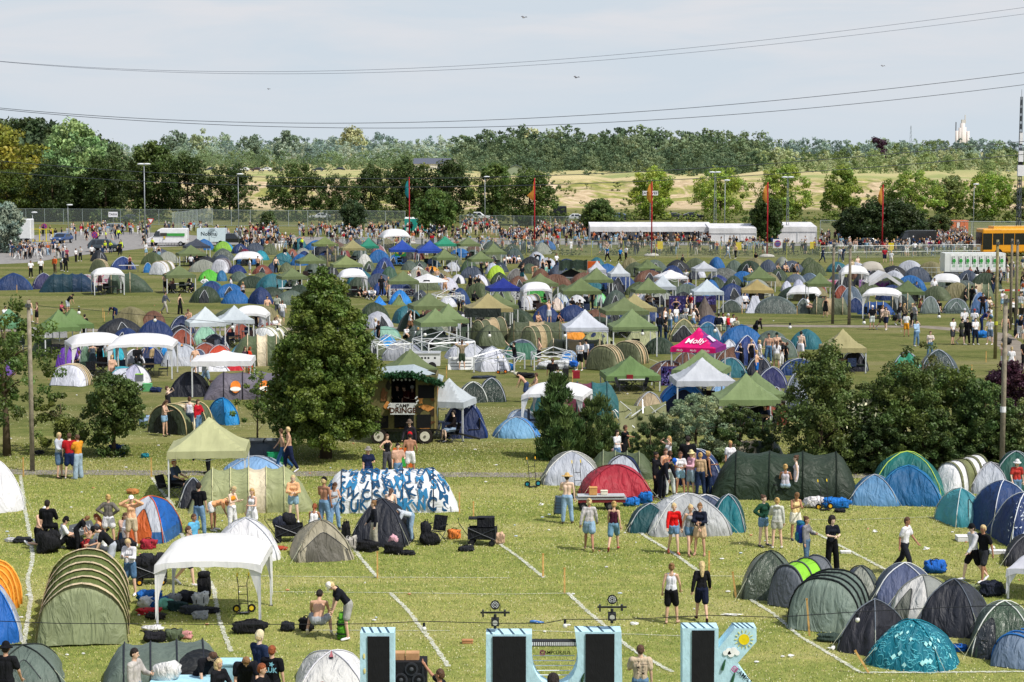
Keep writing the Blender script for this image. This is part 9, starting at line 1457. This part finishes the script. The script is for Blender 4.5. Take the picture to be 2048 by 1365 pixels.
# ================= mid field: x, yf, pose, who, top, bottom, hair, yaw =================
MID='''1105 785 stand m e:black t:black brown. 180
1115 800 stand m e:white s:denim dark. 175
1053 805 stoop m none s:#3c4c70 dark. -90 capback:#c9c4b0
1071 800 sit m none s:denim brown. -80
1160 742 relax m e:white s:black dark. -40
1172 738 relax m e:white s:black dark. -60 cap:black
1078 735 hips m none s:black brown. -60
1030 745 reach m e:black s:#1c2030 dark. -60
924 741 uphead m e:#8c7f68 s:#3c4a38 brown. 178
752 690 stand m e:#c4c8d4 s:denim fair. -90 cap:#c4bca8
757 697 relax m e:black t:black brown. -60
820 668 walk f a:white k:#7a5a44 brown:bun 70
810 682 sitgr m e:white s:black dark. 50
835 684 sitgr f e:white t:black blond:bun 10
914 675 stand m e:white s:lightgrey brown. 30
930 672 relax m e:#c8c8d0 s:black dark. 20
961 668 stand m long:#b0b0c0 t:darkgrey dark. 178
846 668 relax f e:black t:black dark: 10
910 690 walk f e:#d4c8c0 t:#5a4a40 brown: -40
330 628 walk m jacket:#4c5260 t:#a8a49c dark. 60
360 629 stand f a:black wide:black dark:tail 60
463 592 walk m e:white s:#23242a dark. -60
486 602 walk2 f a:#a8a4a8 hotpants:black blond:bun 20
410 590 hips f long:white k:black lightbrown:bun 170
555 634 stand m e:#b8bcb0 t:darkgrey dark. -30
565 650 stand m e:white s:#8c929c brown. 180
535 640 relax m none s:navy dark. 40
558 660 sitgr m e:#d8ccb8 s:white blond. -20
548 662 sitgr f e:white s:denim brown: 60
535 665 sitgr m e:white s:black dark. 10
513 668 walk m e:black t:black dark. -80
522 668 walk2 m long:white t:lightgrey fair. -70
500 752 stand f hoodie:#d03a1c t:#c03a20 red:tail 100
491 752 relax f e:#3c2c38 k:lightgrey brown: 60
390 752 walk m none s:#d4c4b4 brown. 60
186 742 cross f dress:#4a5662 k:black brown:bun 178
216 736 relax f e:white k:#7fa090 blond: 170
164 735 sitgr f e:#d8d0cc t:black brown:bun -50
137 735 sitgr f long:#c9a898 t:white blond:bun -30
305 732 stoop m e:#2458a8 s:#b49c74 blond. -80
275 738 sit m jacket:black t:black brown. 10
200 735 relax m e:black t:black dark. 20
221 745 relax f band:#c09078 k:black brown: 30
225 770 relax f long:#c9a48c t:#8c6c5c blond: 20
170 680 stand m e:black t:black dark. 160
378 668 phone m none s:#b89c80 brown. 0
121 628 sitgr f e:#b85a68 s:navy dark:bun 60
135 628 stoop m e:#202228 s:lightgrey dark. 90
8 640 sitgr m e:white s:black dark. 40
60 645 relax m none s:lightgrey brown. 60
74 648 relax f a:#5c3a40 s:black brown:tail -60
231 645 bend m e:#1c2a4c t:navy dark. -30
1437 680 stand m long:#1c2230 s:#c4bc9c dark. 175
1446 678 relax m e:white s:#7f9080 dark. 30
1456 680 relax m jacket:#c02430 t:#5f7fa0 fair. 60 capback:#c9c9cc
1466 682 stand m e:white s:#3c2c28 dark. 20
1472 684 relax f long:#b8b498 s:#5c8c98 brown: -40
1331 695 stand m hoodie:black t:#23344c dark. 60
1366 672 stand m long:#8c9090 t:black dark. 178
1319 680 stand m jacket:#22262e t:#23344c brown. 170
1352 640 hips f dress:black k:black brown:bun 10
1374 632 stand f dress:black k:black dark:bun 60
1382 632 stand m e:#9c2430 s:#d0c8c4 brown. -60 cap:white
1340 665 relax f e:white t:denim blond: 150
1330 660 relax f a:white s:black brown: 60
1352 660 stand m e:white s:denim dark. 30
1372 658 relax m e:white s:black fair. -40
1365 675 sitgr f e:white s:black blond: 60
1386 662 walk f e:white s:denim dark. 80
1390 645 sit f a:black s:black brown: 30
1275 618 relax m none s:lightgrey brown. 20
1300 628 hips f a:#6a5c50 k:black blond:bun 170
1294 626 stand f dress:#2a1c20 k:black brown: 10
1483 742 phone f e:black wide:black brown:bun -70
1502 735 stand f a:black t:black lightbrown:bun 20
1519 735 relax f e:white t:white blond:bun 100
1513 758 relax f a:#c9a080 s:blue blond:bun 80
1537 726 stand m none t:#4f708c dark. 0
1553 724 relax m none t:white dark. 15 capback:#1c3430
1553 740 stand f e:white k:#9c9c84 brown: 178
1572 730 stoop m a:black t:black brown. -60
1561 732 stoop f e:#26282e t:white brown:bun 60
1601 722 point m none s:#dcdce4 dark. 150
1510 682 stoop m jacket:black t:black brown. 30
1744 660 stand m e:black s:#c4cccc brown. 0 cap:white
1763 660 walk m e:#c8b0a4 s:#4c4c40 lightbrown. 60
1772 661 walk m none s:#1c2440 brown. -40
1798 652 walk m jacket:black s:#6c7078 brown. 60
1807 650 walk f jacket:#7a6c58 t:black blond: 60
1812 674 stand f e:white s:#d8942c dark:bun 165
1824 652 relax f long:#8c8c70 t:black fair:bun -60
1830 655 walk m e:#9a9aa0 s:#4c5450 brown. -70
1832 693 relax m long:#9cb8d4 t:denim dark. 30
1860 715 relax f e:#d8ccc4 t:denim brown. 0
1905 690 stand m e:white s:#3c3e44 dark. 20
1922 690 walk m e:#3c4034 s:#2c2e30 dark. 40
1934 690 stand m jacket:black t:black dark. -20
1950 690 relax m e:white t:#1c2236 dark. 10
1928 668 stand m e:white t:#a8a8b0 dark. 0 cap:#c4c4cc
1948 668 stand m e:white t:denim brown. 170 cap:#c04048
1962 665 stoop m e:#1c2858 t:navy dark. 100
1980 690 stand m e:white s:#5c7088 dark. -30
2010 682 stand m none s:#1c2036 dark. 0
1965 632 hips m e:#2a1c1e t:black dark. 10
1930 620 stand m e:black t:black dark. 60
1943 616 stand m e:black t:black dark. 120
1951 616 stand m long:#b0b8c4 t:denim brown. 60
1957 622 sitgr f a:#8c5c4c s:black brown: 40
1976 618 sitgr f e:#d8c8b4 s:white blond: 20
1982 640 sitgr m e:white s:denim dark. -60
1870 626 sitgr f a:#a87058 hotpants:#a87058 brown: 60
1880 626 sitgr m e:black t:black dark. -50
1838 620 sitgr f dress:#8c5c50 k:#8c5c50 brown: 60
1651 635 stand f dress:black k:black brown: -30
1615 628 sit m e:white s:#b89080 dark. 60
1637 628 sitgr f a:#d8a8a4 s:#c89080 brown: 10 bucket:#dcd4d8
1645 628 sit m jacket:black t:black dark. -60
1490 620 sit m e:white s:black dark. 30
1505 595 sitgr m e:white s:black dark. 20
1521 593 sitgr f e:#d8d0d0 s:black red: -20
1098 610 stand f dress:#2c1c28 k:black dark: 170
1142 620 sitgr m e:black t:black dark. 30
1150 628 sitgr f a:black s:black brown: 60
1157 632 sitgr f a:#b88a78 s:brown brown: 10
1163 626 sitgr m e:black s:black dark. -40
1172 618 stand m e:#c9ccd4 s:#23262c dark. -20
1185 620 relax m e:black t:black dark. -60
1148 640 sitgr m none s:denim brown. 100
1075 650 sitgr f a:#c9a48c s:#d8b8a0 brown:bun 40
1098 648 uphead m none s:lightgrey brown. 20
1115 650 sitgr f dress:black k:black dark:bun 40
1208 640 sitgr f e:white s:white blond:bun 20
1220 640 sitgr m e:white s:black dark. -20
950 592 stand m e:black t:black dark. 60
941 590 stand m jacket:black t:black dark. -40
957 588 stand f e:black t:black brown: 10
946 606 sitgr m jacket:black t:black dark. 30
890 590 hips m none s:#b89078 brown. 0
888 578 sitgr f dress:#b87058 k:#b87058 brown:bun 20
898 612 stoop m e:#24283c t:navy dark. 60
920 628 bend f e:#4c5058 t:black brown. 40
777 592 stand f a:#c89c88 s:peach blond:bun -30
763 592 relax m e:black t:black dark. 20
740 598 sitgr f e:white t:denim red:bun 30
718 596 sitgr m e:black s:black dark. 40
729 598 sitgr f a:#d0b8ac t:black brown: 20
748 600 sitgr m e:white t:darkgrey dark. -30
808 580 stand m e:black t:black brown. 60
816 578 walk f e:white k:white blond: 30
820 578 stand f e:white t:denim brown. -60
837 570 stand f dress:#3c2430 k:black brown:bun 10
855 562 relax f dress:#5a3040 k:black brown:bun 0
874 573 stand m none t:#8fb0cc blond. 178
240 512 stand m e:#2c2e34 t:black dark. 0
580 590 relax f e:#9ca4b4 t:darkgrey dark:bun 60
593 592 sitgr m none s:lightgrey brown. 0 bucket:#c8c4bc
600 590 relax m e:black t:black dark. -60
340 583 sitgr f e:#8c3048 t:black dark: 40
331 586 relax m none s:black brown. 20
346 586 sit f a:#8c5c5c t:black brown: -30
378 583 sit m e:#2c3038 t:black dark. -50
385 586 sitgr f e:black t:black brown: -40
235 585 sitgr f e:#8c8c90 s:#c89c80 brown: 20
259 583 sitgr m hoodie:#1c3c68 t:navy brown. 30 bucket:#d89c3c
268 584 sitgr f hoodie:#b02430 t:#b06050 red: 10
62 556 relax m e:white t:black dark. 20
82 552 relax m e:white t:black dark. 10
110 547 stand m jacket:#c05a2c t:#5a4a3c brown. -20
122 542 stoop f e:white t:#2c2e34 brown:bun 60
132 544 relax m jacket:black t:black dark. 20
200 575 stand f dress:#4a2c34 k:black brown: 30
382 542 stand m e:white s:#23262c dark. 175
394 543 stand m e:black s:#8c8f94 brown. 170
260 540 stand f a:#7c4444 s:black brown:bun 10
500 550 stand m e:white s:lightgrey blond. -60
516 546 relax m none s:black brown. 178
552 547 stand m none t:black dark. 60
570 522 relax f jacket:black t:white dark. 30
292 515 stand m e:white s:#8fb0c4 dark. 60
310 518 walk m e:white t:#3c4c60 dark. -30
318 520 stand f a:#3c3428 s:#8fb0c8 brown. 20
205 520 stand f hoodie:#1c3050 t:navy blond:bun 60
184 520 stand m e:white s:black dark. 30
152 525 stand f e:white t:black brown: 60
161 523 relax m e:#c9c9c9 t:#23262c dark. -20
134 524 relax f e:#8c3a54 t:#3c2c34 brown:bun 30
1215 524 walk m e:#1f6fb8 t:black dark. -60
1240 525 walk m e:#1f6fb8 t:black brown. 60
1252 522 relax m e:white t:black dark. -60
1262 500 stand m e:black t:black dark. 0
1310 512 sitgr m jacket:black t:black dark. 20
1364 542 walk m jacket:#26282c t:#6c6860 brown. 60
1455 518 walk m e:white t:#8fa0b0 dark. 60
1471 518 walk2 m none t:black brown. -40
1512 536 walk m e:black t:black dark. -30
1498 552 sitgr m none s:#7fa0b8 dark. 20
1554 545 sitgr f a:black s:black brown:bun 40
1570 545 sitgr m none s:#c09070 brown. 20
1588 556 stoop m none s:black dark. 30
1593 560 sitgr f a:black s:#b88a70 brown: 60
1338 575 relax m e:white s:white brown. 20
1372 575 stand f e:white t:#8c6c60 brown: -20
1044 546 sitgr m none s:black brown. 40
1065 553 bend f a:#c09070 s:#c09070 brown:bun 60
1085 550 stand f dress:black k:black brown: 20
1092 553 stand f band:black t:#8fc0b4 dark: 40
1098 550 stand m e:black s:black dark. -30
1113 540 relax m e:white s:#23262c brown. 60
1080 530 bend m jacket:black t:denim dark. -60
1142 506 stand f e:white s:white blond. 10
1044 565 stand f e:#1c1f28 k:#1f4f5c brown:bun 178
1008 530 sitgr f a:white s:white brown: 20
1016 528 sitgr m e:white s:black brown. 40
1028 528 sitgr m a:black s:black dark. -20
1036 528 sitgr f e:white s:#c09a80 fair. 20
962 545 stand m e:#8c949c t:black dark. 30
936 540 relax m jacket:black t:black dark. 30
972 540 sitgr f e:#c9a898 s:black brown: 40
893 562 sit m e:#b8bcc4 t:black dark. 20
853 520 stand m e:white s:#c9c9c9 brown. 0
985 540 sit m e:black t:black dark. 60
1645 526 walk m jacket:#1c2440 t:#23304c dark. 60
1680 525 walk m e:white t:#6c747c dark. -30
1686 524 walk2 m e:#2c3c58 t:darkgrey brown. -30
1769 527 stand m e:#a02430 s:#1c2440 dark. 175
1782 532 stand f e:white s:#c9c4b8 blond:bun 170
1806 506 stand m e:#c9c0bc t:#8f8f8c dark. 90
1829 512 hips m e:white s:black dark. 10
1852 510 stand f e:#8c8478 t:lightgrey brown:bun -20
1865 512 bend m e:black t:denim brown. -40
1884 545 stand m e:white s:black dark. 10 cap:black
1962 556 bend m a:black s:black dark. -30
1942 562 relax f e:#d8ccc0 k:white brown: 10
1952 560 relax m e:#c9d0d4 s:#b8b8b8 dark. -10
2005 622 cross f e:#d8d4d8 k:#8fb0c4 dark: 10
2012 650 sit m e:#2c2428 t:black dark. 40
1986 588 stand m e:black t:#23304c dark. 20
2025 640 stand f a:white t:black dark. 30
2040 632 stand m e:#c9c9cc s:#8f9a70 brown. -20
2044 655 walk m jacket:#3c3830 t:#4f6a84 blond. -60
1715 545 stand m none s:brightorange brown. 20
1704 550 stand f e:#d8c4a4 s:#c9a080 brown:bun -10
1728 560 stand f e:white t:white dark:bun 30
1737 562 stand m e:white s:navy dark. -30
1757 560 walk m e:yellow t:black dark. 60
1745 580 sitgr m e:#c07a3c s:black brown. 20
1755 596 sitgr f e:white s:white brown: -20
1775 596 sitgr m e:#2c3040 t:black dark. 30
1832 605 stand m hoodie:#26406c t:navy dark. 20
1808 600 sitgr f e:#8c8f94 s:black brown: 60
1868 598 stand m e:white s:#26282c dark. 10
2048 740 stand m e:black t:black brown. 10
2004 745 relax f e:#d8a89c t:white blond:bun 60
2022 752 relax f e:white t:white fair:bun 178
1408 790 relax f e:white t:black brown:bun 20
1366 812 sit f a:#b88068 s:black brown: 40
1378 815 sit m e:black t:black dark. -40
1390 812 sitgr f e:black t:black dark: 10
1478 842 sit m e:#2c2c38 t:black dark. 60
1492 850 sitgr m e:black s:black dark. 20
1516 845 sitgr f e:#9c9ca0 s:black dark:bun -40
1531 852 sitgr m e:#1c2236 t:black dark. -20
1553 868 stoop m e:black t:black dark. 40'''.split('\n')
import re
P(1460,966,'relax','f','tee white','trousers denim','blond bun',10,label='blond head showing above the huge dark green tent')
for ln in MID:
 q=ln.split();q[5]=re.sub('^t:','trousers:',re.sub('^s:','shorts:',re.sub('^k:','skirt:',q[5])));q[4]=re.sub('^e:','tee:',re.sub('^a:','tank:',q[4]));q[6]=q[6].replace('.',':short')if q[6][-1]=='.'else(q[6]+'long'if q[6][-1]==':'else q[6]);x,yf,pose,who,top,bot,hr,yaw=q[:8];top='none'if top=='none'else top.replace(':',' ');yf=float(yf)
 P(float(x),yf,pose,who,None if top=='none'else top,bot.replace(':',' '),hr.replace(':',' '),float(yaw)+RU(-18,18),hat=(q[8].replace(':',' ')if len(q)>8 else None),seat=(.45 if pose=='sit'else 0),fine=False,group='festival guests in the camp field')
 # ---------- the far crowd ----------
TOPC=['#b0b0b4','#a8a8ac','#15161a','#1c1d24','#17181c','#26406c','#b02430','#8c8c90','#c9a898','#3c4c60','#6c5c50','#7fa0b8','#b0603a','#4a2c34','#2a2c30','#202228']
BOTC=['#15161a','#1c1d22','#23304c','#8fa8bc','#c9c4b8','#4c5058','#dcdcdc']
BANDS=[(20,75,506,522,26),(78,130,500,520,14),(75,240,470,484,26),(130,300,462,474,42),(285,300,470,500,6),(330,420,462,470,20),(420,560,472,486,60),(485,600,490,506,40),(500,580,462,476,20),(595,700,464,480,44),(700,760,470,482,20),(740,830,462,470,26),(660,860,484,500,46),(830,930,466,482,26),(925,1000,452,474,60),(1000,1080,474,486,60),(1075,1175,458,482,110),(860,1180,488,506,80),(1180,1390,474,484,150),(1180,1420,484,498,60),(1190,1640,496,512,70),(1640,1830,498,514,50),(1640,1700,478,492,14),(1840,1945,484,498,56),(1870,1935,474,484,40),(1800,1945,498,510,36),(1830,1880,474,484,14),(1955,2048,540,580,16),(1940,1990,545,575,10),(2036,2048,560,700,8)]
crowd=[]
for(x0,x1,y0,y1,n)in BANDS:
 for k in range(n):crowd.append((RU(x0,x1),RU(y0,y1)))
crowd.sort(key=lambda q:-q[1])
HIVIS=[(193,488),(196,487),(212,484),(237,480),(210,508),(221,508),(242,508),(305,500),(604,500)]
def lowpoly(pose,fem,top,bot):
 J=skeleton(pose,fem);mb=MB();X_=V3((.06,0,0))
 def cp(tag_,*q):v,f=[],[];capsule(v,f,*q,5);mb.v_off=len(mb.v);o=len(mb.v);mb.v+=v;[(mb.f.append(tuple(i+o for i in g_)),mb.c.append(tag_),mb.m.append(0))for g_ in f]
 cp('t',J['chest']+X_,.12,J['waist']+X_*.8,.11);cp('t',J['chest']-X_,.12,J['waist']-X_*.8,.11);cp('b',J['pel']+X_,.13,J['pel']-X_,.13)
 for i in(0,1):cp('b',J['hip%d'%i],.1,J['kn%d'%i],.08);cp('b'if bot=='trousers'else 's',J['kn%d'%i],.07,J['an%d'%i],.05);cp('t',J['sh%d'%i],.07,J['el%d'%i],.055);cp('t'if top=='hoodie'else 's',J['el%d'%i],.045,J['ha%d'%i],.04)
 cp('s',J['neck'],.05,J['head'],.095);cp('h',J['head']+J['hu']*.03-J['fw']*.02,.1,J['head']-J['fw']*.05-J['hu']*(.15 if fem else.0),.08);return mb
LOW={k:lowpoly(*k)for k in[(p_,f_,t_,b_)for p_ in('stand','relax','walk','cross','hips')for f_ in(0,1)for t_,b_ in(('tee','shorts'),('tee','trousers'),('hoodie','trousers'))]}
cm=MB()
def addlow(x,y,top,bot):
 k=RC(list(LOW));m_=LOW[k];p=at(x,y);a=RU(0,6.28);s=RU(.94,1.06);ca,sa=cos(a)*s,sin(a)*s;o=len(cm.v);cm.v+=[(p.x+v[0]*ca-v[1]*sa,p.y+v[0]*sa+v[1]*ca,v[2]*s)for v in m_.v]
 cd=dict(t=C(top),b=C(bot),s=C(RC(SKINS)),h=C(RC(['#3a2c24','#241b18','#8a6a48','#c8a468','#d8d8d8','#1c1c1c'])))
 for f_,c_ in zip(m_.f,m_.c):cm.f.append(tuple(i+o for i in f_));cm.c.append(cd[c_]);cm.m.append(0)
for x,y in crowd:addlow(x,y,RC(TOPC),RC(BOTC))
for x,y in HIVIS:addlow(x,y,'#d4e83a','#1c2440')
o=cm.build('distant_crowd','crowd');o['kind']='stuff';tag(o,'dense distant crowd queueing behind the barriers and along the road','crowd')
# ================= automatic labels =================
import colorsys
def cname(h):
 if not h.startswith('#'):return W_(h)
 best=min(((sum((a-b)**2 for a,b in zip(C(h),C(k)))**.5*1.0,k)for k in('white','black','grey','darkgrey','lightgrey','navy','blue','brightblue','skyblue','denim','palejeans','teal','green','olive','khaki','beige','brown','rust','orange','brightorange','yellow','red','maroon','pink','purple')))[1]
 return W_(best)
import re
LM=[(108,640,'left olive gazebos'),(190,680,'joined white gazebos'),(448,715,'white shallow gazebo'),(440,630,'silver gazebos'),(655,720,'conical tree'),(655,560,'tree top'),(870,640,'garlanded olive gazebo'),(973,600,'tan centre gazebo'),(885,700,'bare gazebo frames'),(815,800,'camouflage trailer'),(985,715,'white-blue dome'),(1060,740,'black tent sack'),(1100,710,'white canopy heap'),(1170,640,'centre silver gazebo'),(1265,640,'bright olive gazebo'),(1398,680,'pink gazebo'),(1404,740,'large silver gazebo'),(1490,780,'paired olive gazebos'),(1495,700,'tall navy dome'),(1410,620,'brown tipi'),(1370,610,'purple wind screen'),(1677,680,'lone tan gazebo'),(1700,600,'twin bare poles'),(1640,612,'olive striped tent'),(1810,605,'cabin tent'),(1771,555,'white party tent'),(1950,525,'locker container'),(1990,600,'tape-wrapped pole'),(2003,700,'right wooden pole'),(1985,490,'yellow bus'),(1550,610,'crumpled tarp tent'),(1514,570,'square tan gazebo'),(1146,540,'dark stage'),(1069,440,'first orange flag'),(1303,440,'east sign'),(1534,440,'second orange flag'),(1764,440,'third orange flag'),(819,420,'teal flag'),(1005,565,'dark blue gazebo'),(1065,575,'bright green dome'),(1130,610,'cream dome'),(805,490,'blue gazebos'),(855,555,'white parasol'),(745,590,'blue pyramid tent'),(700,570,'large dark olive tent'),(585,550,'table gazebo'),(424,478,'company banner'),(336,475,'white van'),(212,495,'dark blue car'),(124,478,'blue car'),(360,555,'left long table'),(245,528,'left picnic table'),(210,560,'pink printed screen'),(138,565,'dark teal tent'),(30,565,'far left dome'),(480,510,'maroon-shading gazebo'),(500,545,'rust dome'),(670,520,'twin wooden posts'),(992,545,'lime dome'),(1245,560,'wide navy tent'),(1340,560,'white rectangular gazebo'),(1445,550,'big crumpled dome'),(1295,530,'lone olive gazebo'),(1402,470,'single teal toilet'),(1828,485,'black van'),(380,765,'black window dome'),(228,820,'dense left shrub'),(1800,800,'right thicket'),(1518,550,'boxy dark tent'),(1890,560,'small white gazebo'),(1900,700,'copper bush path'),(925,725,'slotted white board')]
seen={}
for t in THINGS:
 if t['label']:seen[t['label']]=seen.get(t['label'],0)+1
def lmrel(px,l):
 dx,dy=px[0]-l[0],px[1]-l[1]
 if abs(dx)<18:return('in front of 'if dy>4 else 'behind ')+l[2]
 return('left of 'if dx<0 else 'right of ')+l[2]
def wc(s):return len(s.split())
for t in THINGS:
 if t['label']is None:
  base,pw=t['base'];base=re.sub(r'#[0-9a-f]{3,6}',lambda m_:cname(m_.group(0)),base);base=base.replace(' long sleeves',' long-sleeved top');px=t['px']
  near=sorted(LM,key=lambda l:math.hypot((l[0]-px[0]),(l[1]-px[1])*1.6))[:6];cands=[f"{base} {lmrel(px, l)}"for l in near[:2]]+[f"{base} {pw} {lmrel(px, l)}"for l in near[:3]]+[f"{base} {lmrel(px, near[0])} and {lmrel(px, l)}"for l in near[1:]]+[f"{base} {pw} {lmrel(px, near[1])}, {lmrel(px, l)}"for l in near[2:]]
  cands=[c_ for c_ in cands if wc(c_)<=16];ch=next((c_ for c_ in cands if c_ not in seen),None)or cands[0]
  seen[ch]=seen.get(ch,0)+1;t['label']=ch;t['o']['label']=ch
bpy.data.scenes.remove(TS)
